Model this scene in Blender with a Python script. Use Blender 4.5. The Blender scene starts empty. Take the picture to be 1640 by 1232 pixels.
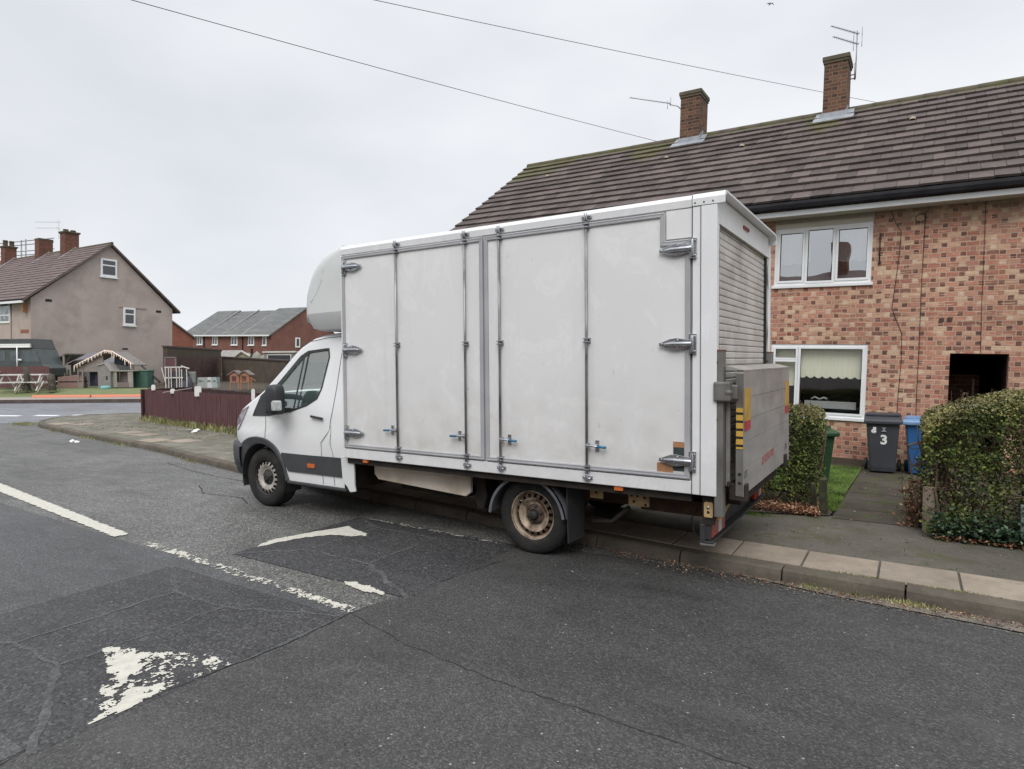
import bpy, bmesh, math, random
from mathutils import Vector, Matrix
random.seed(7)
S = bpy.context.scene
R = math.radians

# ---------------------------------------------------------------- camera, sky, sun
CX, CY, FPX, HC = 820.0, 616.0, 1013.0, 1.74          # photo centre, focal length in photo pixels, eye height
RX = Vector((0.846, 0.534, -0.008)); RY = Vector((-0.013, 0.036, 0.999)); RF = Vector((-0.534, 0.845, -0.037))
RF.normalize(); RX = (RX - RF * RX.dot(RF)).normalized(); RY = RX.cross(RF).normalized()
cam_d = bpy.data.cameras.new('camera'); cam = bpy.data.objects.new('camera', cam_d); S.collection.objects.link(cam)
cam_d.sensor_width = 36.0; cam_d.lens = 36.0 * FPX / 1640.0; cam_d.clip_start = 0.05; cam_d.clip_end = 3000
cam.matrix_world = Matrix(((RX.x, RY.x, -RF.x, 0), (RX.y, RY.y, -RF.y, 0), (RX.z, RY.z, -RF.z, HC), (0, 0, 0, 1)))
S.camera = cam
W = bpy.data.worlds.new('World'); S.world = W; W.use_nodes = True
wn = W.node_tree; wn.nodes.clear()
out = wn.nodes.new('ShaderNodeOutputWorld'); bg = wn.nodes.new('ShaderNodeBackground'); wn.links.new(bg.outputs[0], out.inputs[0])
SUN_EL, SUN_AZ = 50.0, 158.0                            # degrees; the sun stands behind the camera, behind cloud
sky = wn.nodes.new('ShaderNodeTexSky'); sky.sky_type = 'NISHITA'; sky.sun_disc = False
sky.sun_elevation = R(SUN_EL); sky.sun_rotation = R(SUN_AZ)
tc = wn.nodes.new('ShaderNodeTexCoord'); mp = wn.nodes.new('ShaderNodeMapping'); mp.inputs['Scale'].default_value = (1.0, 1.0, 2.4)
nz = wn.nodes.new('ShaderNodeTexNoise'); nz.inputs['Scale'].default_value = 1.35; nz.inputs['Detail'].default_value = 5; nz.inputs['Roughness'].default_value = 0.45
wn.links.new(tc.outputs['Generated'], mp.inputs[0]); wn.links.new(mp.outputs[0], nz.inputs[0])
cr = wn.nodes.new('ShaderNodeValToRGB')
cr.color_ramp.elements[0].position = 0.32; cr.color_ramp.elements[0].color = (5.8, 6.05, 6.45, 1)
cr.color_ramp.elements[1].position = 0.72; cr.color_ramp.elements[1].color = (8.7, 8.8, 9.0, 1)
wn.links.new(nz.outputs[0], cr.inputs[0])
sx = wn.nodes.new('ShaderNodeSeparateXYZ'); wn.links.new(tc.outputs['Generated'], sx.inputs[0])
zr = wn.nodes.new('ShaderNodeMapRange'); zr.inputs[1].default_value = 0.5; zr.inputs[2].default_value = 1.0; zr.inputs[3].default_value = 1.0; zr.inputs[4].default_value = 2.2
wn.links.new(sx.outputs[2], zr.inputs[0])
vm = wn.nodes.new('ShaderNodeVectorMath'); vm.operation = 'SCALE'; wn.links.new(cr.outputs[0], vm.inputs[0]); wn.links.new(zr.outputs[0], vm.inputs['Scale'])
mx = wn.nodes.new('ShaderNodeMix'); mx.data_type = 'RGBA'; mx.inputs[0].default_value = 0.95
wn.links.new(sky.outputs[0], mx.inputs[6]); wn.links.new(vm.outputs[0], mx.inputs[7]); wn.links.new(mx.outputs[2], bg.inputs[0])
bg.inputs[1].default_value = 0.1
sun_d = bpy.data.lights.new('sun', 'SUN'); sun_d.energy = 1.5; sun_d.angle = R(35); sun_d.color = (1.0, 0.97, 0.93)
sun = bpy.data.objects.new('sun', sun_d); S.collection.objects.link(sun)
sd = Vector((math.sin(R(SUN_AZ)) * math.cos(R(SUN_EL)), math.cos(R(SUN_AZ)) * math.cos(R(SUN_EL)), math.sin(R(SUN_EL))))
sun.rotation_euler = (-sd).to_track_quat('-Z', 'Y').to_euler()
S.view_settings.view_transform = 'Standard'; S.view_settings.look = 'None'; S.view_settings.gamma = 1.0
S.view_settings.exposure = 0.28
S.render.engine = 'CYCLES'

# ---------------------------------------------------------------- helpers
def rot_cam(px, py, depth):
    """world point seen at photo pixel px,py and at this distance along the view"""
    v = RF * FPX + RX * (px - CX) - RY * (py - CY)
    return Vector((0, 0, HC)) + v * (depth / FPX)
def gnd(px, py, z=0.0):
    v = RF * FPX + RX * (px - CX) - RY * (py - CY)
    return Vector((0, 0, HC)) + v * ((z - HC) / v.z)

ORG = {}
def tag(o, label=None, cat=None, group=None, kind=None):
    if label: o['label'] = label
    if cat: o['category'] = cat
    if group: o['group'] = group
    if kind: o['kind'] = kind
    return o
def thing(name, label, cat, loc=(0, 0, 0), rotz=0.0, group=None, mat4=None, org=None):
    o = bpy.data.objects.new(name, None); S.collection.objects.link(o); o.empty_display_size = 0.1
    if mat4 is not None: o.matrix_world = mat4
    else:
        o.location = loc; o.rotation_euler = (0, 0, rotz)
    ORG[o.name] = Vector(org) if org is not None else Vector((0, 0, 0))
    return tag(o, label, cat, group)

class MB:
    def __init__(s): s.v = []; s.f = []; s.m = []; s.sm = []; s.cm = 0; s.cs = False
    def add(s, vs, fs, smooth=None):
        b = len(s.v); s.v += [tuple(p) for p in vs]
        for q in fs: s.f.append([b + i for i in q]); s.m.append(s.cm); s.sm.append(s.cs if smooth is None else smooth)
        return s
    def box(s, x0, x1, y0, y1, z0, z1):
        return s.add([(x0, y0, z0), (x1, y0, z0), (x1, y1, z0), (x0, y1, z0), (x0, y0, z1), (x1, y0, z1), (x1, y1, z1), (x0, y1, z1)],
                     [(0, 3, 2, 1), (4, 5, 6, 7), (0, 1, 5, 4), (1, 2, 6, 5), (2, 3, 7, 6), (3, 0, 4, 7)])
    def obox(s, c, ux, uy, uz):
        c = Vector(c); ux = Vector(ux); uy = Vector(uy); uz = Vector(uz)
        return s.add([c + ux * a + uy * b + uz * d for d in (-1, 1) for (a, b) in ((-1, -1), (1, -1), (1, 1), (-1, 1))],
                     [(0, 3, 2, 1), (4, 5, 6, 7), (0, 1, 5, 4), (1, 2, 6, 5), (2, 3, 7, 6), (3, 0, 4, 7)])
    def prism(s, pts, ax, t0, t1):
        n = len(pts)
        def P(a, b, t): return {'x': (t, a, b), 'y': (a, t, b), 'z': (a, b, t)}[ax]
        vs = [P(a, b, t0) for a, b in pts] + [P(a, b, t1) for a, b in pts]
        return s.add(vs, [tuple(range(n))[::-1], tuple(range(n, 2 * n))] + [(i, (i + 1) % n, n + (i + 1) % n, n + i) for i in range(n)])
    def tube(s, pts, r, n=8, smooth=True, caps=True):
        pts = [Vector(p) for p in pts]; rr = r if isinstance(r, (list, tuple)) else [r] * len(pts)
        b = []; vs = []
        for i, p in enumerate(pts):
            d = (pts[min(i + 1, len(pts) - 1)] - pts[max(i - 1, 0)]).normalized()
            a = Vector((0, 0, 1)) if abs(d.z) < 0.9 else Vector((1, 0, 0))
            u = d.cross(a).normalized(); w = d.cross(u).normalized()
            vs += [p + (u * math.cos(2 * math.pi * k / n) + w * math.sin(2 * math.pi * k / n)) * rr[i] for k in range(n)]
        fs = [(i * n + k, i * n + (k + 1) % n, (i + 1) * n + (k + 1) % n, (i + 1) * n + k) for i in range(len(pts) - 1) for k in range(n)]
        s.add(vs, fs, smooth)
        if caps: s.add(vs, [tuple(range(n)), tuple(range((len(pts) - 1) * n, len(pts) * n))[::-1]], False)
        return s
    def lathe(s, prof, c, ax='y', n=48, sgn=1, smooth=True, a0=0, a1=2 * math.pi):
        full = abs(a1 - a0 - 2 * math.pi) < 1e-6; vs = []; m = n if full else n + 1
        for r, h in prof:
            for k in range(m):
                a = a0 + (a1 - a0) * k / n; x, z = r * math.cos(a), r * math.sin(a)
                vs.append({'y': (c[0] + x, c[1] + sgn * h, c[2] + z), 'z': (c[0] + x, c[1] + z, c[2] + sgn * h), 'x': (c[0] + sgn * h, c[1] + x, c[2] + z)}[ax])
        fs = []
        for i in range(len(prof) - 1):
            for k in range(n):
                k2 = (k + 1) % m
                fs.append((i * m + k, i * m + k2, (i + 1) * m + k2, (i + 1) * m + k))
        return s.add(vs, fs, smooth)
    def build(s, name, mats, parent=None, label=None, bevel=0, recalc=True):
        me = bpy.data.meshes.new(name)
        o = bpy.data.objects.new(name, me); S.collection.objects.link(o)
        og = ORG.get(parent.name, Vector((0, 0, 0))) if parent else Vector((0, 0, 0))
        if parent and parent.type == 'MESH': og = ORG.get(parent.name, Vector((0, 0, 0)))
        ORG[o.name] = og
        me.from_pydata([tuple(Vector(p) - og) for p in s.v], [], s.f)
        for m in (mats if isinstance(mats, (list, tuple)) else [mats]): me.materials.append(m)
        for i, p in enumerate(me.polygons): p.material_index = s.m[i]; p.use_smooth = s.sm[i]
        if recalc:
            bm = bmesh.new(); bm.from_mesh(me); bmesh.ops.remove_doubles(bm, verts=bm.verts, dist=1e-5)
            bmesh.ops.recalc_face_normals(bm, faces=bm.faces); bm.to_mesh(me); bm.free()
        me.update()
        if parent: o.parent = parent
        if bevel:
            b = o.modifiers.new('bevel', 'BEVEL'); b.width = bevel; b.segments = 2; b.limit_method = 'ANGLE'; b.angle_limit = R(40)
        if label: o['label'] = label
        return o
def boolean(o, cutters, op='DIFFERENCE'):
    for c in cutters:
        m = o.modifiers.new('b', 'BOOLEAN'); m.operation = op; m.solver = 'EXACT'; m.object = c
        bpy.context.view_layer.update()
        dg = bpy.context.evaluated_depsgraph_get()
        me = bpy.data.meshes.new_from_object(o.evaluated_get(dg))
        o.modifiers.clear(); o.data = me
    for c in cutters: bpy.data.objects.remove(c)
def copy_tree(o, parent=None):
    c = o.copy(); S.collection.objects.link(c)
    if parent: c.parent = parent
    ORG[c.name] = ORG.get(o.name, Vector((0, 0, 0)))
    for ch in list(o.children): copy_tree(ch, c)
    return c

# ---------------------------------------------------------------- materials
class N:
    """small node-tree writer"""
    def __init__(s, name):
        s.mat = bpy.data.materials.new(name); s.mat.use_nodes = True; s.t = s.mat.node_tree; s.t.nodes.clear()
        s.out = s.t.nodes.new('ShaderNodeOutputMaterial'); s.b = s.t.nodes.new('ShaderNodeBsdfPrincipled'); s.L(s.b.outputs[0], s.out.inputs[0])
        s.tc = s.t.nodes.new('ShaderNodeTexCoord'); s.co = s.tc.outputs['Object']
    def L(s, a, b): s.t.links.new(a, b)
    def n(s, typ, **kw):
        x = s.t.nodes.new(typ)
        for k, v in kw.items(): setattr(x, k, v)
        return x
    def put(s, sock, v):
        if hasattr(v, 'is_linked') or isinstance(v, bpy.types.NodeSocket): s.L(v, sock)
        else: sock.default_value = v
    def m(s, op, a, b=0.0, c=0.0, clamp=False):
        x = s.n('ShaderNodeMath', operation=op, use_clamp=clamp)
        s.put(x.inputs[0], a); s.put(x.inputs[1], b); s.put(x.inputs[2], c); return x.outputs[0]
    def scale(s, co, sc):
        x = s.n('ShaderNodeMapping'); s.L(co, x.inputs[0]); x.inputs['Scale'].default_value = sc; return x.outputs[0]
    def noise(s, sc, det=4, rough=0.55, co=None, dist=0.0):
        x = s.n('ShaderNodeTexNoise'); s.L(co or s.co, x.inputs[0]); x.inputs['Scale'].default_value = sc; x.inputs['Detail'].default_value = det
        x.inputs['Roughness'].default_value = rough; x.inputs['Distortion'].default_value = dist; return x.outputs[0]
    def vor(s, sc, feature='F1', out='Distance', co=None):
        x = s.n('ShaderNodeTexVoronoi', feature=feature); s.L(co or s.co, x.inputs[0]); x.inputs['Scale'].default_value = sc; return x.outputs[out]
    def ramp(s, f, stops, interp='LINEAR'):
        x = s.n('ShaderNodeValToRGB'); x.color_ramp.interpolation = interp; s.put(x.inputs[0], f); e = x.color_ramp.elements
        while len(e) < len(stops): e.new(0.5)
        for i, (p, c) in enumerate(stops): e[i].position = p; e[i].color = (c, c, c, 1) if isinstance(c, (int, float)) else (*c, 1)
        return x.outputs[0]
    def mix(s, f, a, b, blend='MIX'):
        x = s.n('ShaderNodeMix', data_type='RGBA', blend_type=blend)
        s.put(x.inputs[0], f)
        for i, v in ((6, a), (7, b)):
            if isinstance(v, tuple): v = (*v, 1) if len(v) == 3 else v
            s.put(x.inputs[i], v)
        return x.outputs[2]
    def bump(s, h, st=0.3, dist=0.01):
        x = s.n('ShaderNodeBump'); s.put(x.inputs['Height'], h); x.inputs['Strength'].default_value = st; x.inputs['Distance'].default_value = dist
        s.L(x.outputs[0], s.b.inputs['Normal']); return x
    def fin(s, col=None, rough=None, metal=None, spec=None, coat=None, alpha=None):
        for k, v in (('Base Color', col), ('Roughness', rough), ('Metallic', metal), ('Specular IOR Level', spec), ('Coat Weight', coat), ('Alpha', alpha)):
            if v is not None:
                if isinstance(v, tuple) and len(v) == 3: v = (*v, 1)
                s.put(s.b.inputs[k], v)
        return s.mat
def mat(name, c1, c2=None, sc=4.0, rough=0.6, metal=0.0, spec=0.4, bump=0.0, bsc=60.0, det=5, lo=0.4, hi=0.65, stretch=None, coat=0.0, dirt=None, dsc=1.5, rv=0.0):
    n = N(name); co = n.scale(n.co, stretch) if stretch else n.co; col = c1
    if c2: col = n.mix(n.ramp(n.noise(sc, det, co=co), [(lo, 0.0), (hi, 1.0)]), c1, c2)
    if dirt: col = n.mix(n.ramp(n.noise(dsc, 8, 0.65), [(0.52, 0.0), (0.72, 0.7)]), col, dirt)
    if bump: n.bump(n.noise(bsc, 4, co=co), bump)
    if rv: rough = n.ramp(n.noise(sc * 2, 5), [(0.3, max(0, rough - rv)), (0.7, min(1, rough + rv))])
    return n.fin(col, rough, metal, spec, coat)
def leafmat(name, stops, rough=0.5, spec=0.35):
    n = N(name); g = n.n('ShaderNodeNewGeometry')
    col = n.ramp(g.outputs['Random Per Island'], stops)
    cl = n.ramp(n.noise(3.0, 3), [(0.35, (0.55, 0.55, 0.55)), (0.65, (1.45, 1.45, 1.35))])
    return n.fin(n.mix(1.0, col, cl, 'MULTIPLY'), rough, 0, spec)
def brickmat(name, stretch_stops, head_stops, mortar, bh=0.075, bl=0.225, mj=0.011, stain=None, stain_z=None, streak=True):
    n = N(name)
    sp = n.n('ShaderNodeSeparateXYZ'); n.L(n.co, sp.inputs[0]); nn = n.n('ShaderNodeSeparateXYZ'); n.L(n.tc.outputs['Normal'], nn.inputs[0])
    isx = n.m('GREATER_THAN', n.m('ABSOLUTE', nn.outputs[0]), 0.7)
    u = n.m('ADD', n.m('MULTIPLY', sp.outputs[1], isx), n.m('MULTIPLY', sp.outputs[0], n.m('SUBTRACT', 1.0, isx)))
    wob = n.m('MULTIPLY', n.m('SUBTRACT', n.noise(7.0, 2), 0.5), 0.022)
    v = n.m('ADD', sp.outputs[2], wob); u = n.m('ADD', u, n.m('MULTIPLY', wob, 1.2))
    row = n.m('FLOOR', n.m('DIVIDE', v, bh)); fv = n.m('MULTIPLY', n.m('FRACT', n.m('DIVIDE', v, bh)), bh)
    per = bl * 1.5
    us = n.m('DIVIDE', n.m('ADD', u, n.m('MULTIPLY', n.m('MODULO', n.m('ABSOLUTE', row), 2.0), per / 2)), per)
    cell = n.m('FLOOR', us); fu = n.m('FRACT', us); head = n.m('GREATER_THAN', fu, 2 / 3)
    lo = n.m('MULTIPLY', head, 2 / 3); pos = n.m('MULTIPLY', n.m('SUBTRACT', fu, lo), per)
    wid = n.m('SUBTRACT', bl, n.m('MULTIPLY', head, bl / 2))
    e1 = n.m('MINIMUM', pos, n.m('SUBTRACT', wid, pos)); e2 = n.m('MINIMUM', fv, n.m('SUBTRACT', bh, fv))
    edge = n.m('MINIMUM', e1, e2); mo = n.m('SUBTRACT', 1.0, n.ramp(n.m('DIVIDE', edge, mj), [(0.35, 0.0), (0.75, 1.0)]))
    cv = n.n('ShaderNodeCombineXYZ'); n.L(n.m('ADD', cell, n.m('MULTIPLY', head, 0.37)), cv.inputs[0]); n.L(row, cv.inputs[1])
    wh = n.n('ShaderNodeTexWhiteNoise', noise_dimensions='2D'); n.L(cv.outputs[0], wh.inputs['Vector'])
    c = n.mix(head, n.ramp(wh.outputs[0], stretch_stops, 'CONSTANT'), n.ramp(wh.outputs[0], head_stops, 'CONSTANT'))
    c = n.mix(1.0, c, n.ramp(n.noise(30, 4, 0.7), [(0.25, 0.72), (0.75, 1.25)]), 'MULTIPLY')
    if streak:
        s2 = n.noise(2.0, 5, 0.7, co=n.scale(n.co, (1.6, 1.6, 17.0)))
        c = n.mix(n.ramp(s2, [(0.48, 0.0), (0.58, 0.45)]), c, (0.45, 0.20, 0.135))
    c = n.mix(mo, c, n.mix(n.noise(18, 3), mortar, tuple(q * 0.75 for q in mortar)))
    if streak:
        st = n.noise(2.0, 4, 0.65, co=n.scale(n.co, (1.9, 1.9, 21.0)))
        c = n.mix(n.ramp(st, [(0.56, 0.0), (0.62, 0.72)]), c, (0.64, 0.47, 0.32))
        s3 = n.noise(2.4, 4, 0.65, co=n.scale(n.co, (2.3, 2.3, 26.0)))
        c = n.mix(n.ramp(s3, [(0.57, 0.0), (0.64, 0.6)]), c, (0.24, 0.105, 0.075))
    c = n.mix(1.0, c, n.ramp(n.noise(0.7, 6), [(0.3, 0.8), (0.7, 1.12)]), 'MULTIPLY')
    if stain:
        g = n.m('ADD', n.m('SUBTRACT', sp.outputs[2], stain_z), n.m('MULTIPLY', n.m('SUBTRACT', n.noise(2.2, 5, co=n.scale(n.co, (1.5, 1.5, .6))), 0.5), 1.6))
        c = n.mix(n.ramp(g, [(0.0, 0.0), (0.5, 0.75)]), c, stain)
    n.bump(n.m('ADD', n.m('MULTIPLY', n.m('SUBTRACT', 1.0, mo), 1.0), n.m('MULTIPLY', n.noise(60, 3), 0.4)), 0.35, 0.006)
    return n.fin(c, 0.9, 0, 0.2)
def asphalt(name, a, b, stone, patch, worn=None, sc=1.0, bs=0.5, grain=1.0, rlo=0.42, rhi=0.75):
    n = N(name)
    big = n.noise(0.35, 6, 0.6); mid = n.noise(2.2, 6, 0.65)
    c = n.mix(n.ramp(big, [(0.35, 0.0), (0.65, 1.0)]), a, b)
    c = n.mix(n.ramp(mid, [(0.42, 0.0), (0.62, 0.55)]), c, patch)
    v = n.n('ShaderNodeTexVoronoi'); n.L(n.co, v.inputs[0]); v.inputs['Scale'].default_value = 120 * sc
    vs = n.n('ShaderNodeSeparateXYZ'); n.L(v.outputs['Color'], vs.inputs[0])
    c = n.mix(1.0, c, n.ramp(vs.outputs[0], [(0.0, 1 - .48 * grain), (0.5, 1 - .1 * grain), (0.86, 1 + .32 * grain), (1.0, 1 + 1.1 * grain)]), 'MULTIPLY')
    v2 = n.n('ShaderNodeTexVoronoi'); n.L(n.co, v2.inputs[0]); v2.inputs['Scale'].default_value = 34 * sc
    v2s = n.n('ShaderNodeSeparateXYZ'); n.L(v2.outputs['Color'], v2s.inputs[0])
    msk = n.m('MULTIPLY', n.m('GREATER_THAN', v2s.outputs[1], 0.975), n.m('LESS_THAN', v2.outputs['Distance'], 0.2))
    c = n.mix(msk, c, stone)
    if worn:
        w = n.noise(1.1, 8, 0.7, co=n.scale(n.co, (0.5, 2.0, 1)), dist=0.6)
        c = n.mix(n.ramp(w, [(0.56, 0.0), (0.7, 0.6)]), c, worn)
    stain = n.noise(0.55, 9, 0.72, co=n.scale(n.co, (0.45, 1.5, 1)), dist=0.8)
    c = n.mix(1.0, c, n.ramp(stain, [(0.34, 0.70), (0.5, 1.0), (0.68, 1.16)]), 'MULTIPLY')
    drip = n.vor(1.3, out='Distance'); c = n.mix(n.ramp(n.m('ADD', drip, n.m('MULTIPLY', n.noise(14, 5), .12)), [(0.09, 0.55), (0.15, 0.0)]), c, tuple(q * .45 for q in a))
    n.bump(n.m('ADD', n.m('SUBTRACT', 1.0, v.outputs['Distance']), n.m('MULTIPLY', n.noise(40, 4, 0.7), 1.2)), bs, 0.007)
    return n.fin(c, n.ramp(n.noise(1.0, 6, 0.7, co=n.scale(n.co, (0.4, 1.4, 1))), [(0.35, rlo), (0.65, rhi)]), 0, 0.45)
A_OLD = asphalt('old_asphalt', (0.108, 0.107, 0.100), (0.142, 0.141, 0.133), (0.30, 0.29, 0.27), (0.082, 0.082, 0.075), (0.16, 0.158, 0.148), 0.62, 1.0, 1.15, 0.36, 0.65)
A_NEW = asphalt('new_asphalt', (0.048, 0.047, 0.046), (0.062, 0.061, 0.059), (0.26, 0.26, 0.26), (0.041, 0.040, 0.039), (0.070, 0.069, 0.067), 0.95, 0.5, 0.95)
A_LANE = asphalt('lane_asphalt', (0.052, 0.052, 0.053), (0.080, 0.081, 0.083), (0.26, 0.26, 0.26), (0.050, 0.050, 0.051), (0.105, 0.105, 0.106), 0.9, 0.5, 1.0, 0.34, 0.65)
A_CUSH = asphalt('cushion_asphalt', (0.038, 0.038, 0.040), (0.054, 0.053, 0.054), (0.2, 0.2, 0.2), (0.034, 0.034, 0.036), (0.07, 0.07, 0.07), 0.6, 0.9, 1.1)
A_SIDE = asphalt('side_road_asphalt', (0.165, 0.17, 0.185), (0.20, 0.205, 0.22), (0.3, 0.3, 0.3), (0.15, 0.155, 0.168), None, 0.8, 0.3)
def footway(name, a, b, moss, mossamt):
    n = N(name)
    c = n.mix(n.ramp(n.noise(1.6, 7, 0.65), [(0.38, 0.0), (0.62, 1.0)]), a, b)
    c = n.mix(1.0, c, n.ramp(n.noise(90, 3, 0.8), [(0.25, 0.65), (0.75, 1.4)]), 'MULTIPLY')
    c = n.mix(n.ramp(n.noise(2.7, 8, 0.7, dist=0.4), [(0.60 - mossamt, 0.0), (0.70 - mossamt * 0.6, 0.85)]), c, moss)
    c = n.mix(n.ramp(n.vor(3.2, out='Distance'), [(0.0, 0.8), (0.05, 0.0)]), c, (0.20, 0.19, 0.16))
    n.bump(n.noise(70, 5, 0.7), 0.4, 0.006)
    return n.fin(c, 0.85, 0, 0.3)
FOOT = footway('footway_asphalt', (0.080, 0.072, 0.060), (0.118, 0.106, 0.090), (0.070, 0.072, 0.030), 0.10)
FOOT_L = footway('corner_footway', (0.125, 0.116, 0.096), (0.20, 0.186, 0.158), (0.10, 0.10, 0.055), 0.13)
PATHM = footway('garden_path_concrete', (0.050, 0.044, 0.034), (0.078, 0.068, 0.053), (0.065, 0.080, 0.022), 0.08)
def slabmat(name, a, b):
    n = N(name); g = n.n('ShaderNodeNewGeometry')
    c = n.mix(g.outputs['Random Per Island'], a, b)
    c = n.mix(n.ramp(n.noise(3, 7, 0.7), [(0.4, 0.0), (0.7, 0.8)]), c, tuple(q * 0.50 for q in a))
    c = n.mix(n.ramp(n.noise(11, 7, 0.75), [(0.50, 0.0), (0.68, 0.55)]), c, tuple(q * 0.55 for q in a))
    c = n.mix(1.0, c, n.ramp(n.noise(140, 3, 0.8), [(0.25, 0.8), (0.75, 1.2)]), 'MULTIPLY')
    c = n.mix(n.ramp(n.noise(1.3, 8, 0.7), [(0.58, 0.0), (0.75, 0.7)]), c, (0.12, 0.12, 0.07))
    n.bump(n.noise(80, 4), 0.25, 0.005); return n.fin(c, 0.85, 0, 0.3)
SLAB = slabmat('paving_slab', (0.36, 0.295, 0.235), (0.28, 0.24, 0.19))
KERB = slabmat('kerb_stone', (0.105, 0.090, 0.070), (0.150, 0.130, 0.105))
def paint(name, lo, hi, sc=9.0, gate=None):
    n = N(name); tr = n.n('ShaderNodeBsdfTransparent'); ms = n.n('ShaderNodeMixShader')
    a = n.m('ADD', n.m('MULTIPLY', n.noise(sc, 9, 0.75, dist=0.3), 0.72), n.m('MULTIPLY', n.vor(34, out='Distance'), 0.28))
    f = n.ramp(a, [(lo, 0.0), (hi, 1.0)])
    n.L(f, ms.inputs[0]); n.L(tr.outputs[0], ms.inputs[1]); n.L(n.b.outputs[0], ms.inputs[2]); n.L(ms.outputs[0], n.out.inputs[0])
    n.bump(n.noise(60, 3), 0.4, 0.004)
    return n.fin(n.mix(n.noise(20, 5), (0.66, 0.64, 0.56), (0.34, 0.33, 0.29)), 0.7, 0, 0.3)
P_SOLID = paint('road_paint', 0.16, 0.24); P_WORN = paint('worn_road_paint', 0.40, 0.45, 16.0); P_FLAKE = paint('flaked_road_paint', 0.30, 0.36, 7.0)
P_FAR = mat('far_road_paint', (0.82, 0.82, 0.80))
SCUFF = paint('scuffed_ridge', 0.30, 0.72, 3.0)
for nd in SCUFF.node_tree.nodes:
    if nd.type == 'MIX': nd.inputs[6].default_value = (0.15, 0.15, 0.147, 1); nd.inputs[7].default_value = (0.11, 0.11, 0.11, 1)

WHITE = mat('white_cab_paint', (0.78, 0.79, 0.80), (0.72, 0.73, 0.74), 2.0, rough=0.28, spec=0.5, coat=0.35, dirt=None)
def panelmat(name, base, grime, z0, amt):
    n = N(name); sp = n.n('ShaderNodeSeparateXYZ'); n.L(n.co, sp.inputs[0])
    c = n.mix(n.ramp(n.noise(0.9, 4), [(0.35, 0.0), (0.65, 1.0)]), base, tuple(q * 0.965 for q in base))
    sm = n.noise(2.2, 9, 0.72, dist=1.4, co=n.scale(n.co, (1.0, 1.0, 0.7)))
    c = n.mix(n.ramp(sm, [(0.52, 0.0), (0.59, 0.55), (0.65, 0.10), (0.74, 0.6)]), c, tuple(min(1, q * 1.10) for q in base))
    low = n.m('MULTIPLY', n.ramp(n.m('SUBTRACT', z0, sp.outputs[2]), [(0.0, 0.0), (1.0, amt)]), n.ramp(n.noise(4, 8, 0.7), [(0.35, 0.1), (0.7, 1.0)]))
    c = n.mix(low, c, grime)
    dr_ = n.noise(9, 6, 0.6, co=n.scale(n.co, (1.6, 1.6, 0.07)))
    c = n.mix(n.m('MULTIPLY', n.ramp(dr_, [(0.54, 0.0), (0.72, 0.2)]), n.ramp(n.noise(1.1, 5), [(0.4, 0.0), (0.6, 1.0)])), c, tuple(q * .72 for q in base[:1]) + tuple(q * .69 for q in base[1:]))
    sk = n.noise(55, 2, 0.5, co=n.scale(n.co, (1.0, 1.0, 0.25)))
    c = n.mix(n.ramp(sk, [(0.74, 0.0), (0.78, 0.55)]), c, grime)
    n.bump(n.noise(1.2, 3), 0.05, 0.02)
    return n.fin(c, 0.42, 0, 0.45)
PANEL = panelmat('door_panel_grp', (0.74, 0.742, 0.748), (0.38, 0.35, 0.28), 1.75, 0.55)
BOXW = panelmat('box_white', (0.76, 0.77, 0.785), (0.36, 0.33, 0.28), 1.2, 0.6)
FAIR = mat('fairing_grp', (0.66, 0.68, 0.68), (0.60, 0.62, 0.62), 2, rough=0.35, spec=0.5)
GASK = mat('grey_gasket', (0.36, 0.365, 0.385), (0.42, 0.425, 0.44), 3, rough=0.6)
GALV = mat('zinc_steel', (0.52, 0.54, 0.57), (0.36, 0.37, 0.39), 14, rough=0.32, metal=0.9, bump=0.05, rv=0.12)
RODM = mat('weathered_rod_steel', (0.34, 0.345, 0.35), (0.16, 0.155, 0.15), 12, rough=0.5, metal=0.7, stretch=(1, 1, 0.3), lo=0.42, hi=0.62)
LIFT = mat('lift_steel', (0.20, 0.195, 0.185), (0.12, 0.115, 0.105), 6, rough=0.6, metal=0.35, dirt=(0.14, 0.10, 0.07), stretch=(1, 1, .5))
ALU = mat('lift_platform_alloy', (0.42, 0.405, 0.39), (0.34, 0.325, 0.31), 3, rough=0.5, metal=0.3, dirt=(0.2, 0.18, 0.16), stretch=(1, .6, 2.5))
SHUT = mat('roller_shutter_slats', (0.62, 0.60, 0.585), (0.48, 0.455, 0.43), 3, rough=0.45, dirt=(0.30, 0.27, 0.25), dsc=2.2, stretch=(1, .7, 1))
BLACKP = mat('black_plastic', (0.030, 0.031, 0.034), (0.042, 0.043, 0.046), 5, rough=0.55, spec=0.4, bump=0.1, bsc=200)
GREYP = mat('grey_plastic', (0.10, 0.105, 0.115), (0.135, 0.14, 0.15), 6, rough=0.6, dirt=(0.2, 0.19, 0.17), dsc=3)
TRIM = mat('dark_trim', (0.050, 0.052, 0.057), (0.062, 0.064, 0.069), 4, rough=0.5)
RUBBER = mat('tyre_rubber', (0.013, 0.013, 0.013), (0.026, 0.024, 0.022), 7, rough=0.85, bump=0.25, bsc=60, dirt=(0.055, 0.047, 0.04), dsc=4)
RIMM = mat('dirty_steel_rim', (0.40, 0.32, 0.24), (0.10, 0.065, 0.045), 9, rough=0.5, metal=0.25, lo=0.45, hi=0.62)
RIMF = mat('silver_steel_rim', (0.48, 0.45, 0.41), (0.22, 0.19, 0.16), 12, rough=0.45, metal=0.35, lo=0.5, hi=0.7)
DARKM = mat('dark_underbody', (0.018, 0.015, 0.013), (0.035, 0.026, 0.02), 6, rough=0.85)
RUST = mat('rusty_chassis', (0.055, 0.035, 0.025), (0.10, 0.055, 0.03), 8, rough=0.85, dirt=(0.03, .025, .02))
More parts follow.
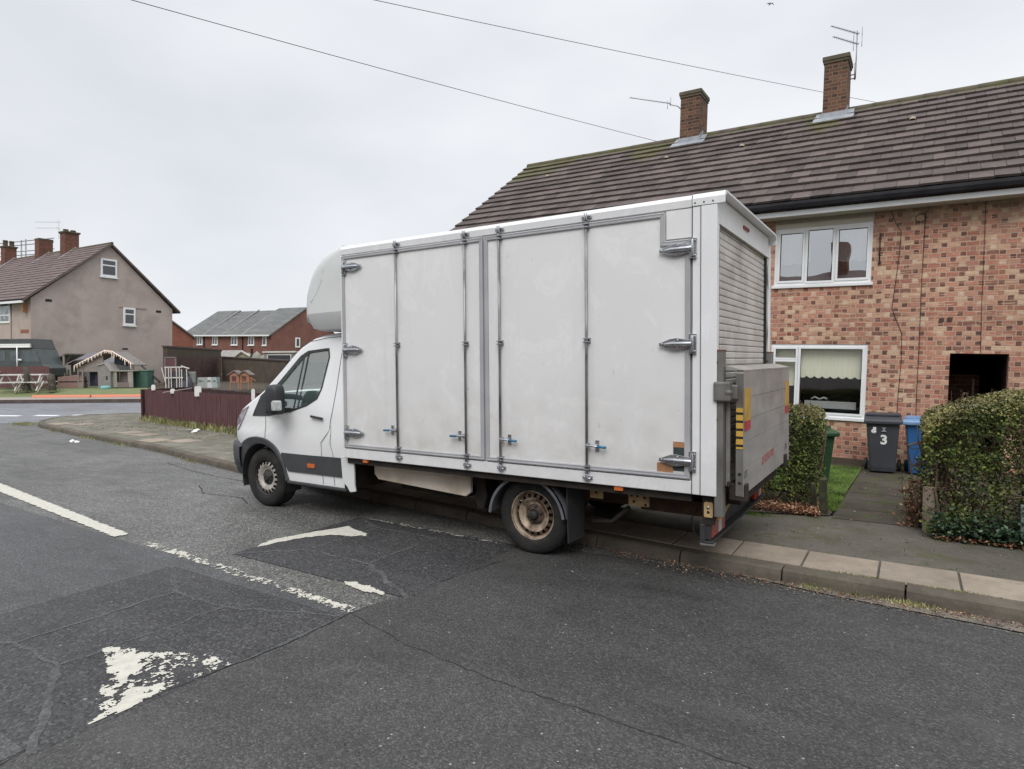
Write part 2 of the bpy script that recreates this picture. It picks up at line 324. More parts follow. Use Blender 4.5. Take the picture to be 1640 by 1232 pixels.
CREAM = mat('cream_locker', (0.74, 0.66, 0.56), (0.64, 0.56, 0.46), 4, rough=0.55, dirt=(0.3, 0.22, 0.15))
BRKT = mat('yellow_bracket', (0.46, 0.33, 0.16), (0.30, 0.19, 0.09), 12, rough=0.6)
ORANGE = mat('orange_lens', (0.62, 0.16, 0.04), (0.5, 0.13, 0.035), 5, rough=0.25)
RED = mat('red_lens', (0.30, 0.02, 0.018), (0.22, 0.015, 0.014), 5, rough=0.2, coat=0.4)
LENS = mat('clear_lens', (0.55, 0.53, 0.52), (0.4, 0.38, 0.38), 8, rough=0.2, coat=0.4)
BLUEG = mat('blue_grip', (0.03, 0.14, 0.25), (0.035, 0.17, 0.30), 8, rough=0.4)
SEAM = mat('dark_seam', (0.02, 0.02, 0.02), rough=0.8)
YTAPE = mat('yellow_tape', (0.52, 0.33, 0.08), (0.42, 0.25, 0.06), 8, rough=0.5)
RTAPE = mat('red_tape', (0.45, 0.06, 0.07), (0.35, 0.05, 0.05), 8, rough=0.5)
WOODP = mat('brown_patch', (0.38, 0.20, 0.10), (0.30, 0.15, 0.08), 18, rough=0.7)
DGREEN = mat('dark_green_patch', (0.03, 0.045, 0.045), (0.05, 0.06, 0.06), 18, rough=0.7)
BLKTR = mat('hub_black', (0.025, 0.025, 0.027), (0.05, 0.045, 0.04), 10, rough=0.6)
def hazard():
    n = N('hazard_tape'); sp = n.n('ShaderNodeSeparateXYZ'); n.L(n.co, sp.inputs[0])
    a = n.m('ABSOLUTE', n.m('SUBTRACT', n.m('FRACT', n.m('MULTIPLY', sp.outputs[1], 9.0)), 0.5))
    k = n.m('FRACT', n.m('MULTIPLY', n.m('ADD', sp.outputs[2], n.m('MULTIPLY', a, 0.06)), 17.0))
    return n.fin(n.mix(n.m('LESS_THAN', k, 0.32), (0.55, 0.34, 0.06), (0.02, 0.018, 0.015)), 0.45)
HAZ = hazard()
def glass(name, tint, refl=0.12, rough=0.0):
    n = N(name); n.t.nodes.remove(n.b)
    tr = n.n('ShaderNodeBsdfTransparent'); tr.inputs[0].default_value = (*tint, 1); gl = n.n('ShaderNodeBsdfGlossy'); gl.inputs['Roughness'].default_value = rough
    fr = n.n('ShaderNodeFresnel'); gm = n.n('ShaderNodeNewGeometry'); n.L(n.m('SUBTRACT', 1.5, n.m('MULTIPLY', gm.outputs['Backfacing'], 0.8333)), fr.inputs[0]); ms = n.n('ShaderNodeMixShader')
    n.L(n.m('ADD', fr.outputs[0], refl, clamp=True), ms.inputs[0]); n.L(tr.outputs[0], ms.inputs[1]); n.L(gl.outputs[0], ms.inputs[2]); n.L(ms.outputs[0], n.out.inputs[0])
    bp = n.n('ShaderNodeBump'); n.L(n.noise(1.6, 1), bp.inputs['Height']); bp.inputs['Strength'].default_value = 0.06; bp.inputs['Distance'].default_value = 0.05
    n.L(bp.outputs[0], gl.inputs['Normal'])
    return n.mat
G_CAB = glass('cab_glass', (0.86, 0.94, 0.91), 0.16); G_WIN = glass('window_glass', (0.75, 0.78, 0.78), 0.55); G_WIN2 = glass('lower_window_glass', (0.93, 0.94, 0.93), 0.10)
G_FAR = mat('far_glass', (0.045, 0.05, 0.058), rough=0.08, spec=0.8)
UPVC = mat('white_upvc', (0.78, 0.79, 0.80), (0.72, 0.73, 0.74), 3, rough=0.35)
BRK = brickmat('mottled_brick',
    [(0.0, (0.45, 0.210, 0.152)), (0.22, (0.49, 0.265, 0.19)), (0.42, (0.35, 0.155, 0.115)), (0.56, (0.56, 0.36, 0.25)), (0.68, (0.38, 0.195, 0.145)), (0.78, (0.58, 0.43, 0.30)), (0.87, (0.22, 0.11, 0.085)), (0.93, (0.44, 0.26, 0.19))],
    [(0.0, (0.14, 0.072, 0.058)), (0.30, (0.23, 0.115, 0.085)), (0.52, (0.62, 0.47, 0.35)), (0.68, (0.36, 0.19, 0.14)), (0.86, (0.12, 0.070, 0.062))],
    (0.55, 0.39, 0.29), bl=0.160, mj=0.010, stain=(0.20, 0.165, 0.12), stain_z=3.75)
BRK_CH = brickmat('chimney_brick', [(0.0, (0.125, 0.062, 0.044)), (0.4, (0.165, 0.085, 0.057)), (0.7, (0.095, 0.050, 0.038))], [(0.0, (0.075, 0.042, 0.034)), (0.5, (0.14, 0.075, 0.05))],
    (0.21, 0.175, 0.12), stain=(0.085, 0.075, 0.05), stain_z=7.75, streak=False)
BRK_RED = brickmat('red_brick', [(0.0, (0.225, 0.105, 0.090)), (0.5, (0.205, 0.094, 0.083)), (0.8, (0.24, 0.112, 0.095))], [(0.0, (0.175, 0.075, 0.062)), (0.5, (0.20, 0.085, 0.07))], (0.20, 0.12, 0.10), streak=False)
BRK_OR = brickmat('orange_brick', [(0.0, (0.31, 0.125, 0.09)), (0.5, (0.28, 0.11, 0.08))], [(0.0, (0.3, 0.1, 0.06))], (0.3, 0.16, 0.12), streak=False)
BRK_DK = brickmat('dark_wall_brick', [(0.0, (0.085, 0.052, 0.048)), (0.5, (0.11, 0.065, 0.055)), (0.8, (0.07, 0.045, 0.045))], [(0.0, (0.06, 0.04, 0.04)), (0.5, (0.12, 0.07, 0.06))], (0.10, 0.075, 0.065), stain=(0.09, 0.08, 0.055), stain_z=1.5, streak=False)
def rooftile(name, a, b, moss, uw=0.30, zs=None, mossz=None):
    n = N(name); g = n.n('ShaderNodeNewGeometry'); rnd = g.outputs['Random Per Island']
    c = n.mix(rnd, a, b)
    c = n.mix(n.ramp(n.noise(1.1, 7, 0.7), [(0.45, 0.0), (0.7, 0.55)]), c, tuple(q * 0.72 for q in a))
    c = n.mix(n.ramp(n.noise(8, 6, 0.75), [(0.57, 0.0), (0.68, 0.6)]), c, (0.20, 0.185, 0.165))
    if mossz:
        sp = n.n('ShaderNodeSeparateXYZ'); n.L(n.co, sp.inputs[0]); z = sp.outputs[2]; f = 0.0
        for (u0, ww) in ((-1.2, 0.7), (-5.0, 0.9), (-8.6, 2.5), (4.0, 0.5)):
            du = n.m('SUBTRACT', 1.0, n.m('DIVIDE', n.m('ABSOLUTE', n.m('SUBTRACT', sp.outputs[0], u0)), ww))
            f = n.m('MAXIMUM', f, du)
        f = n.m('MULTIPLY', n.m('MAXIMUM', f, 0.10), n.ramp(n.m('SUBTRACT', z, mossz), [(0.0, 0.0), (0.9, 1.0)]))
        f = n.m('ADD', f, n.m('MULTIPLY', n.m('SUBTRACT', n.noise(5, 7, 0.7), 0.5), 0.9))
        c = n.mix(n.ramp(f, [(0.28, 0.0), (0.5, 0.85)]), c, moss)
        rz = n.ramp(n.m('ADD', n.m('SUBTRACT', z, 6.86), n.m('MULTIPLY', n.noise(3, 4), 0.1)), [(0.0, 0.0), (0.1, 0.7)])
        c = n.mix(rz, c, moss)
    n.bump(n.noise(50, 4), 0.3, 0.006); return n.fin(c, 0.8, 0, 0.35)
TILE = rooftile('roof_tile', (0.064, 0.050, 0.047), (0.132, 0.103, 0.096), (0.085, 0.08, 0.032), mossz=5.9)
TILE_L = rooftile('left_roof_tile', (0.135, 0.098, 0.096), (0.165, 0.122, 0.118), (0.1, 0.1, 0.05))
TILE_S = rooftile('slate_roof', (0.15, 0.155, 0.155), (0.19, 0.195, 0.19), (0.15, 0.16, 0.09))
RENDER = mat('pebbledash', (0.44, 0.375, 0.342), (0.37, 0.314, 0.286), 0.8, rough=0.95, bump=0.5, bsc=40, dirt=(0.26, 0.22, 0.198), dsc=0.7)
RENDER2 = mat('pale_pebbledash', (0.42, 0.345, 0.31), (0.38, 0.31, 0.28), 1.2, rough=0.95, bump=0.4, bsc=40, dirt=(0.3, 0.25, 0.22))
LEAD = mat('lead_flashing', (0.26, 0.28, 0.31), (0.34, 0.36, 0.39), 6, rough=0.55, metal=0.2)
CAPM = mat('chimney_cap', (0.12, 0.095, 0.07), (0.08, 0.075, 0.045), 7, rough=0.9)
GUTB = mat('black_gutter', (0.010, 0.010, 0.013), (0.018, 0.018, 0.021), 5, rough=0.65, spec=0.2)
SOFF = mat('cream_soffit', (0.55, 0.52, 0.45), (0.48, 0.45, 0.38), 2, rough=0.7)
CURT = mat('net_curtain', (0.82, 0.83, 0.85), (0.72, 0.73, 0.76), 9, rough=0.9, stretch=(4, 1, .3))
BLIND = mat('cream_blind', (0.86, 0.85, 0.70), (0.80, 0.79, 0.64), 6, rough=0.9, stretch=(5, 1, .3))
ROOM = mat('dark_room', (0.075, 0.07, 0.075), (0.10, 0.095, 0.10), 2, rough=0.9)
SILLD = mat('sill_ornament', (0.35, 0.36, 0.36), rough=0.4)
CABLE = mat('black_cable', (0.02, 0.02, 0.022), rough=0.6)
AERM = mat('aerial_alloy', (0.30, 0.31, 0.33), (0.22, 0.23, 0.24), 5, rough=0.5, metal=0.5)
BIN_G = mat('grey_bin_plastic', (0.048, 0.052, 0.062), (0.058, 0.062, 0.074), 4, rough=0.5, bump=0.1, bsc=150)
BIN_B = mat('blue_bin_plastic', (0.028, 0.115, 0.30), (0.035, 0.14, 0.34), 4, rough=0.4)
BIN_BL = mat('blue_bin_lid', (0.20, 0.33, 0.52), (0.16, 0.27, 0.46), 4, rough=0.35)
BIN_N = mat('green_bin_plastic', (0.018, 0.055, 0.024), (0.025, 0.07, 0.03), 4, rough=0.45)
INK = mat('white_lettering', (0.80, 0.80, 0.78), rough=0.5); INKG = mat('grey_lettering', (0.30, 0.30, 0.33), rough=0.5); INKR = mat('faded_red_lettering', (0.42, 0.12, 0.12), (0.33, 0.16, 0.15), 22, rough=0.6)
LEAF = leafmat('privet_leaf', [(0.0, (0.016, 0.028, 0.008)), (0.35, (0.045, 0.070, 0.015)), (0.65, (0.095, 0.135, 0.028)), (0.9, (0.19, 0.225, 0.05)), (1.0, (0.11, 0.085, 0.03))])
LEAF2 = leafmat('privet_leaf_left', [(0.0, (0.018, 0.032, 0.010)), (0.35, (0.045, 0.072, 0.015)), (0.65, (0.09, 0.125, 0.026)), (0.92, (0.17, 0.20, 0.045)), (1.0, (0.12, 0.10, 0.035))])
LEAFT = leafmat('trimmed_top_leaf', [(0.0, (0.10, 0.095, 0.035)), (0.5, (0.19, 0.175, 0.07)), (1.0, (0.25, 0.22, 0.10))])
IVY = leafmat('ivy_leaf', [(0.0, (0.010, 0.022, 0.014)), (0.5, (0.022, 0.045, 0.026)), (0.85, (0.045, 0.085, 0.045)), (1.0, (0.14, 0.19, 0.11))])
TWIG = mat('twig_bark', (0.10, 0.062, 0.042), (0.17, 0.12, 0.085), 12, rough=0.9)
DEADL = leafmat('dead_leaf', [(0.0, (0.09, 0.035, 0.022)), (0.5, (0.20, 0.085, 0.045)), (0.85, (0.30, 0.16, 0.09)), (1.0, (0.45, 0.35, 0.25))])
GRASS = leafmat('grass_blade', [(0.0, (0.06, 0.11, 0.02)), (0.5, (0.11, 0.19, 0.035)), (1.0, (0.20, 0.27, 0.07))])
GRASSY = leafmat('dry_grass_blade', [(0.0, (0.14, 0.15, 0.05)), (0.5, (0.25, 0.25, 0.11)), (1.0, (0.36, 0.34, 0.20))])
SOIL = mat('garden_soil', (0.05, 0.038, 0.028), (0.075, 0.058, 0.04), 9, rough=0.95, bump=0.6, bsc=30)
LAWN = mat('lawn_ground', (0.07, 0.12, 0.025), (0.10, 0.145, 0.04), 9, rough=0.95)
VERGE = mat('verge_grass', (0.13, 0.16, 0.07), (0.17, 0.18, 0.09), 3, rough=0.95, bump=0.5, bsc=20)
FENCE = mat('maroon_fence_stain', (0.105, 0.042, 0.045), (0.080, 0.032, 0.035), 6, rough=0.8, stretch=(3, 3, .4), dirt=(0.13, 0.065, 0.06), dsc=2)
FENCED = mat('dark_fence', (0.045, 0.02, 0.022), (0.06, 0.028, 0.028), 6, rough=0.85)
MISC = {}
def cm(name, c, rough=0.7, metal=0.0):
    if name not in MISC: MISC[name] = mat(name, c, tuple(q * 0.82 for q in c), 3.0, rough=rough, metal=metal)
    return MISC[name]
# ---------------------------------------------------------------- the setting: roads, kerbs, pavements
RH = Vector((0.8457, 0.5337, 0)); FH = Vector((-0.5337, 0.8457, 0))     # right / away, on the ground
def cg(r, d, z=0.0): return RH * r + FH * d + Vector((0, 0, z))
def struct(name, mb, m, kind='structure', **k):
    o = mb.build(name, m, None, **k); o['kind'] = kind; return o
def sheet(name, pts, z, m, kind='structure'):
    mb = MB(); p3 = [(p[0], p[1], z if len(p) < 3 else p[2]) for p in pts]
    mb.add(p3, [tuple(range(len(pts)))]); bm_o = struct(name, mb, m, kind); return bm_o
sheet('terrain', [(-400, -300), (300, -300), (300, 400), (-400, 400)], -0.12, VERGE)
sheet('road', [(-60, -0.2), (14, -0.2), (14, 9), (-16, 10), (-60, 26)], 0.0, A_OLD)
# newer surfacing right of the transverse joint, and the resurfaced lane left of it
sheet('road_new_surface', [(-3.30, 0.0), (14, 0.0), (14, 5.20), (1.6, 4.98), (0.65, 4.98), (-0.6, 5.12), (-1.3, 5.2), (-2.2, 5.18), (-3.12, 5.1), (-3.12, 4.3), (-3.14, 3.6), (-3.27, 3.05), (-3.24, 2.5), (-3.31, 1.9), (-3.36, 1.2)], 0.004, A_NEW)
sheet('road_lane_surface', [(-40, 0.0), (-3.31, 0.0), (-3.365, 1.2), (-3.315, 1.9), (-3.245, 2.5), (-3.275, 3.05), (-3.5, 3.16), (-6.7, 3.17), (-9.8, 3.25), (-16, 3.5), (-22, 3.9), (-30, 4.6), (-40, 6)], 0.004, A_LANE)
cg2 = lambda r, d: tuple(cg(r, d))[:2]
sheet('side_road', [cg2(-45, 18.2), cg2(-15.5, 18.6), cg2(-11.5, 19.6), cg2(30, 24), cg2(45, 28.5), cg2(-45, 28.5)], 0.008, A_SIDE)
# joint cracks in the surfacing
def crack(pts, w, z, name, m):
    mb = MB(); a = []
    P = []
    for i in range(len(pts) - 1):
        p, q = Vector(pts[i]), Vector(pts[i + 1]); k = max(2, int((q - p).length / 0.05))
        P += [p.lerp(q, t / k) for t in range(k)]
    P.append(Vector(pts[-1])); vs = []
    for i, p in enumerate(P):
        d = (P[min(i + 1, len(P) - 1)] - P[max(0, i - 1)]).normalized(); nrm = Vector((-d.y, d.x)); j = random.uniform(-.010, .010)
        ww = w * random.uniform(0.35, 1.2); c = p + nrm * j
        vs += [(c.x + nrm.x * ww, c.y + nrm.y * ww, z), (c.x - nrm.x * ww, c.y - nrm.y * ww, z)]
    mb.add(vs, [(2 * i, 2 * i + 1, 2 * i + 3, 2 * i + 2) for i in range(len(P) - 1)])
    return struct(name, mb, m)
crack([(-3.30, 0.9), (-3.36, 1.2), (-3.31, 1.9), (-3.24, 2.5), (-3.27, 3.05), (-3.16, 3.6), (-3.05, 4.3), (-2.95, 4.7)], 0.0042, 0.0075, 'road_joint', SEAM)
crack([(-3.27, 3.05), (-2.6, 2.88), (-1.9, 2.80), (-1.2, 2.78), (-0.3, 2.74)], 0.0026, 0.0075, 'road_seam', SEAM)
crack([(-8.6, 5.2), (-8.0, 4.9), (-7.3, 5.0), (-6.9, 4.8)], 0.008, 0.003, 'road_crack', SEAM)
crack([(-11.0, 6.1), (-9.9, 5.85), (-9.0, 5.75), (-8.2, 5.7)], 0.008, 0.003, 'road_crack', SEAM)
# speed cushions: ramped square platforms, real height
from mathutils import noise as mn
CUSH = [(-5.22, -3.10, 3.46, 5.02, 0.62, 0.75, 0.34, 0.045), (-5.35, -3.29, 1.18, 2.98, 0.75, 0.74, 0.40, 0.045)]
def cz(x, y):
    z = .004
    for x0, x1, y0, y1, rx0, rx1, ry, h in CUSH:
        t = min((x - x0) / rx0, (x1 - x) / rx1, (y - y0) / ry, (y1 - y) / ry, 1)
        if t > 0: z = max(z, .005 + (h - .005) * t)
    return z
def scuff(a, b, w):
    mb = MB(); a, b = Vector(a[:2]), Vector(b[:2]); L = (b - a).length; d = (b - a) / L; nr = Vector((-d.y, d.x)); n = int(L / .04) + 1; vs = []
    for i in range(n + 1):
        j = mn.noise(Vector((a.x * 3 + i * .35, a.y, 0))) * .035; c = a + d * (L * i / n) + nr * j; ww = w * (.6 + .8 * abs(mn.noise(Vector((i * .7, a.y * 5, 3)))))
        for s_ in (-1, 1): q = c + nr * ww * s_; vs.append((q.x, q.y, cz(q.x, q.y) + .0035))
    mb.add(vs, [(2 * i, 2 * i + 1, 2 * i + 3, 2 * i + 2) for i in range(n)]); struct('cushion_scuff_line', mb, SCUFF)
for x0, x1, y0, y1, rx0, rx1, ry, h in CUSH:
    mb = MB(); vs = [(x0, y0, .005), (x1, y0, .005), (x1, y1, .005), (x0, y1, .005), (x0 + rx0, y0 + ry, h), (x1 - rx1, y0 + ry, h), (x1 - rx1, y1 - ry, h), (x0 + rx0, y1 - ry, h)]
    mb.add(vs, [(4, 5, 6, 7), (0, 1, 5, 4), (1, 2, 6, 5), (2, 3, 7, 6), (3, 0, 4, 7)]); struct('speed_cushion', mb, A_CUSH)
    for a, b, w in ((0, 4, .024), (1, 5, .026), (2, 6, .016), (3, 7, .026), (4, 5, .015), (5, 6, .010), (6, 7, .018), (7, 4, .015)): scuff(vs[a], vs[b], w)
def inpoly(x, y, P):
    c = False; j = len(P) - 1
    for i in range(len(P)):
        if (P[i][1] > y) != (P[j][1] > y) and x < (P[j][0] - P[i][0]) * (y - P[i][1]) / (P[j][1] - P[i][1]) + P[i][0]: c = not c
        j = i
    return c
def worn(name, P, keep, cell=.012, rag=.03, zo=.0035, m=None):
    """thermoplastic paint with real ragged edges and bare patches, draped on the surface below"""
    mb = MB(); xs = [p[0] for p in P]; ys = [p[1] for p in P]; x = min(xs)
    while x < max(xs):
        y = min(ys)
        while y < max(ys):
            cx, cy = x + cell / 2, y + cell / 2; jx = mn.noise(Vector((cx * 14, cy * 14, 1))) * rag + mn.noise(Vector((cx * 45, cy * 45, 4))) * rag * .5; jy = mn.noise(Vector((cx * 14, cy * 14, 7))) * rag + mn.noise(Vector((cx * 45, cy * 45, 9))) * rag * .5
            if inpoly(cx + jx, cy + jy, P):
                nz_ = .5 + .5 * (mn.noise(Vector((cx * 22, cy * 22, 2))) * .6 + mn.noise(Vector((cx * 60, cy * 60, 5))) * .5 + mn.noise(Vector((cx * 6, cy * 6, 8))) * .45)
                if nz_ < keep(cx, cy): mb.add([(a, b, cz(a, b) + zo) for a, b in ((x, y), (x + cell, y), (x + cell, y + cell), (x, y + cell))], [(0, 1, 2, 3)])
            y += cell
        x += cell
    return struct(name, mb, m or P_SOLID)
# road markings
worn('centre_line', [(-11.6, 3.62), (-6.76, 3.185), (-6.74, 3.315), (-11.6, 3.82)], lambda x, y: 1.0, .02, .008)
sheet('centre_line', [(-13.5, 3.80), (-11.6, 3.625), (-11.6, 3.81), (-13.5, 4.0)], 0.0075, P_SOLID)
worn('worn_centre_line', [(-6.3, 3.195), (-3.28, 3.045), (-3.24, 3.125), (-6.3, 3.29)], lambda x, y: .475 + .05 * math.sin(x * 3), .009, .03)
def dr(px, py):
    z = 0.0
    for _ in range(8): p = gnd(px, py, z); z = cz(p.x, p.y)
    return (p.x, p.y)
def drc(ox, oy, s, pts): return [dr(ox + x / s, oy + y / s) for x, y in pts]
worn('ramp_arrow_marking', drc(380, 780, 3.1538, [(100, 306), (115, 290), (200, 262), (400, 225), (500, 210), (560, 198), (585, 212), (650, 236), (652, 250), (560, 250), (480, 242), (330, 258), (200, 282)]), lambda x, y: .82, .009, .022)
worn('cushion_edge_line', [(-5.05, 5.00), (-3.3, 4.93), (-3.3, 4.975), (-5.05, 5.05)], lambda x, y: .46, .011, .03)
worn('cushion_edge_line', drc(380, 780, 3.1538, [(540, 478), (600, 483), (680, 508), (745, 533), (735, 547), (640, 530), (550, 494)]), lambda x, y: .85, .009, .02)
AA = drc(0, 760, 2.5625, [(420, 708), (545, 708), (600, 775), (530, 860), (425, 840)]); AB = drc(0, 760, 2.5625, [(355, 1032), (412, 985), (470, 950), (540, 868), (668, 868), (662, 892), (545, 955)]); AC = drc(0, 760, 2.5625, [(820, 760), (870, 740), (910, 770), (850, 800)])
def arrow_keep(x, y):
    jx = mn.noise(Vector((x * 11, y * 11, 21))) * .09; jy = mn.noise(Vector((x * 11, y * 11, 27))) * .09
    if inpoly(x + jx, y + jy, AA) or inpoly(x + jx * .5, y + jy * .5, AB): return .70
    return .56 if inpoly(x, y, AC) else (.46 if x < -3.55 else .42)
worn('ramp_arrow_marking', drc(0, 760, 2.5625, [(425, 712), (535, 712), (600, 732), (690, 732), (860, 740), (915, 762), (950, 778), (850, 818), (770, 852), (665, 888), (545, 953), (420, 1008), (358, 1032), (412, 985), (398, 920), (428, 860), (438, 790), (424, 730)]), arrow_keep, .0075, .022)
for a, b in ((-20.3, -19.4), (-19.0, -18.1), (-17.7, -16.76), (-16.34, -15.45), (-15.04, -14.18), (-13.8, -13.0)):
    sheet('give_way_line', [cg2(a, 21.45), cg2(b, 21.3), cg2(b, 21.6), cg2(a, 21.75)], 0.013, P_FAR)
# kerb line
KP = [(9, 5.02), (3, 5.1), (0.65, 5.2), (-1.3, 5.24), (-4, 5.52), (-9, 6.12), (-12.9, 6.84), (-17, 7.30), (-20.4, 7.78), (-21.6, 8.15), (-22.45, 8.75), (-22.9, 9.6), (-22.6, 10.6), (-21.6, 11.9), (-18, 16), (-12, 22)]
def offs(pts, d):
    o = []
    for i, p in enumerate(pts):
        a = Vector(pts[max(0, i - 1)]); b = Vector(pts[min(len(pts) - 1, i + 1)]); t = (b - a).normalized(); n_ = Vector((t.y, -t.x)); o.append((p[0] + n_.x * d, p[1] + n_.y * d))
    return o
mb = MB()
def along(pts, L, gap):
    seg = []; P = [Vector(p) for p in pts]; i = 0; pos = P[0]; carry = []
    out_ = []; acc = [P[0]]; rem = L
    for a, b in zip(P, P[1:]):
        d = (b - a).length; t = 0
        while d - t > rem:
            t += rem; q = a.lerp(b, t / d); acc.append(q); out_.append((acc[0], acc[-1])); acc = [q]; rem = L
        rem -= d - t; acc.append(b)
    return out_
for a, b in along(KP, 0.82, 0.01):
    t = (b - a).normalized(); n_ = Vector((t.y, -t.x)); g = 0.006
    prof = [(-.02, -.05), (0.0, .055), (.012, .088), (.035, .102), (.15, .104), (.15, -.05)]; zz = random.uniform(-.004, .004)
    vs = []
    for e in (a + t * g, b - t * g):
        vs += [(e.x + n_.x * q, e.y + n_.y * q, h + (zz if h > 0 else 0)) for q, h in prof]
    mb.add(vs, [tuple(range(6))[::-1], tuple(range(6, 12))] + [(i, (i + 1) % 6, 6 + (i + 1) % 6, 6 + i) for i in range(6)])
struct('kerb', mb, KERB, recalc=True, bevel=0.006)
K2 = offs(KP, 0.14)
BACK = [(9, 7.4), (3, 7.45), (-8.9, 8.3)]
mid = 5
sheet('footway', [K2[i] for i in range(mid + 1)] + [(-8.9, 7.9), (-1.4, 7.12), (-0.72, 7.32), (0.0, 7.32), (0.3, 7.0), (9, 6.45)], 0.094, FOOT)
sheet('corner_footway', [K2[i] for i in range(mid, len(K2))] + [(-8.9, 22)], 0.094, FOOT_L)
# slabs behind the kerb
mb = MB()
xs = [5.6, 5.05, 4.5, 3.95, 3.42, 2.9, 2.38, 1.86, 1.35, 0.83, 0.32, -0.195, -0.72, -1.255, -1.78, -2.31, -2.84, -3.37, -3.9, -4.45, -5.0, -5.55, -6.1, -6.7, -7.3, -7.9, -8.5, -9.1]
def ky(x):
    for (a, b) in zip(KP, KP[1:]):
        if b[0] <= x <= a[0]: return a[1] + (b[1] - a[1]) * (x - a[0]) / (b[0] - a[0])
    return 5.2
for b_, a_ in zip(xs, xs[1:]):
    z = 0.106 + random.uniform(-.003, .003); g = .008
    y0a, y0b = ky(a_) + .16, ky(b_) + .16; w = 0.47
    mb.add([(a_ + g, y0a, .05), (b_ - g, y0b, .05), (b_ - g, y0b + w, .05), (a_ + g, y0a + w, .05), (a_ + g, y0a, z), (b_ - g, y0b, z), (b_ - g, y0b + w, z), (a_ + g, y0a + w, z)],
           [(0, 3, 2, 1), (4, 5, 6, 7), (0, 1, 5, 4), (1, 2, 6, 5), (2, 3, 7, 6), (3, 0, 4, 7)])
for x in (-13.4, -14.1, -15.4, -16.2, -19.6, -20.3):
    y = ky(x) + random.choice((.16, .5)); mb.box(x, x + .62, y + .0, y + .45, .05, .101)
struct('paving_slabs', mb, SLAB, bevel=0.004)
# pale gutter channel beside the right-hand kerb
sheet('gutter_channel', [(5, 4.90), (0.65, 5.02), (-0.4, 5.10), (-1.2, 5.22), (-1.3, 5.24), (0.65, 5.2), (5, 5.08)], 0.009, mat('gutter_silt', (0.17, 0.145, 0.12), (0.10, 0.085, 0.07), 7, rough=0.9, bump=0.5, bsc=50, dirt=(0.09, 0.10, 0.04), dsc=3))
# far side of the side road: kerb, footway, verge, gardens
mb = MB(); q = [cg(-60, 28.45), cg(60, 28.45), cg(60, 28.62), cg(-60, 28.62)]
mb.add([(*p[:2], -.05) for p in q] + [(*p[:2], .17) for p in q], [(4, 5, 6, 7), (0, 1, 5, 4), (1, 2, 6, 5), (2, 3, 7, 6), (3, 0, 4, 7)])
struct('far_kerb', mb, mat('far_kerb_stone', (0.07, 0.055, 0.05), (0.10, 0.08, 0.07), 3, rough=0.9))
sheet('far_footway', [cg2(-60, 28.62), cg2(60, 28.62), cg2(60, 32.0), cg2(-60, 32.0)], 0.165, mat('far_footway_slabs', (0.30, 0.27, 0.24), (0.25, 0.23, 0.2), 1.5, rough=0.9))
mb = MB(); q = [cg(-70, 31.0, .168), cg(70, 31.0, .168), cg(70, 32.6, .44), cg(-70, 32.6, .44), cg(-90, 120, .46), cg(90, 120, .46)]
mb.add(q, [(0, 1, 2, 3), (3, 2, 5, 4)]); struct('grass_verge', mb, VERGE)
# opposite pavement behind the camera, and the small front garden
sheet('near_footway', [(-40, -0.2), (14, -0.2), (14, -3.0), (-40, -3.0)], 0.10, FOOT)
def gz(y): return 0.10 - 0.10 * max(0, min(1, (y - 7.25) / 4.5))
sheet('garden_soil', [(-9, 7.7, .110), (-1.4, 7.05, .110), (-0.70, 7.28, .108), (-0.66, 12.0, -.01), (-9, 12.6, -.01)], 0, SOIL)
sheet('garden_path', [(-0.68, 7.22, .099), (0.12, 7.24, .099), (0.60, 12.0, .010), (-0.62, 12.0, .010)], 0, PATHM)
sheet('garden_soil', [(0.14, 7.1, .112), (0.5, 6.85, .112), (9, 6.4, .112), (9, 12.0, .0), (0.62, 12.0, .0)], 0, SOIL)
for i in range(1, 9):
    y = 7.25 + i * 0.55; crack([(-0.65, y), (0.12, y + .01)], 0.006, gz(y) + .0065, 'path_joint', SEAM)

def blades(name, areas, n, hmin, hmax, m, w=.006, kind='stuff'):
    mb = MB()
    for _ in range(n):
        x, y, z, sc = random.choice(areas)(); h = random.uniform(hmin, hmax) * sc; a = random.uniform(0, 6.28); l = random.uniform(.1, .6) * h
        dx, dy = math.cos(a), math.sin(a); b = random.uniform(0, 6.28); wx, wy = math.cos(b) * w, math.sin(b) * w
        mb.add([(x - wx, y - wy, z), (x + wx, y + wy, z), (x + dx * l * .4 + wx * .7, y + dy * l * .4 + wy * .7, z + h * .6), (x + dx * l, y + dy * l, z + h)], [(0, 1, 2), (0, 2, 3)])
    o = mb.build(name, m, None, recalc=False); o['kind'] = kind; return o
FA, FB, FC, FD = (-17.35, 9.25), (-9.6, 7.95), (-12.6, 15.6), (-6.5, 13.5)
def on(a, b, sp, z=.1): 
    def f():
        t = random.random(); return (a[0] + (b[0] - a[0]) * t + random.gauss(0, sp), a[1] + (b[1] - a[1]) * t - abs(random.gauss(0, sp)), z, random.uniform(.5, 1.2))
    return f
# ---------------------------------------------------------------- the box truck (front towards -X, near side plane y = 4.72)
TY = 5.745
trk = thing('box_truck', 'white box lorry with zinc-hinged side doors and folded tail lift, parked half on the pavement', 'box truck', (-3.9, TY, 0), org=(-3.9, TY, 0))
YS, YF, XF, XB, ZB, ZT = 4.72, 6.77, -5.11, -1.205, 0.73, 2.955
def interp(tab, x):
    if x <= tab[0][0]: return tab[0][1]
    for (a, p), (b, q) in zip(tab, tab[1:]):
        if x <= b: return p + (q - p) * (x - a) / (b - a)
    return tab[-1][1]
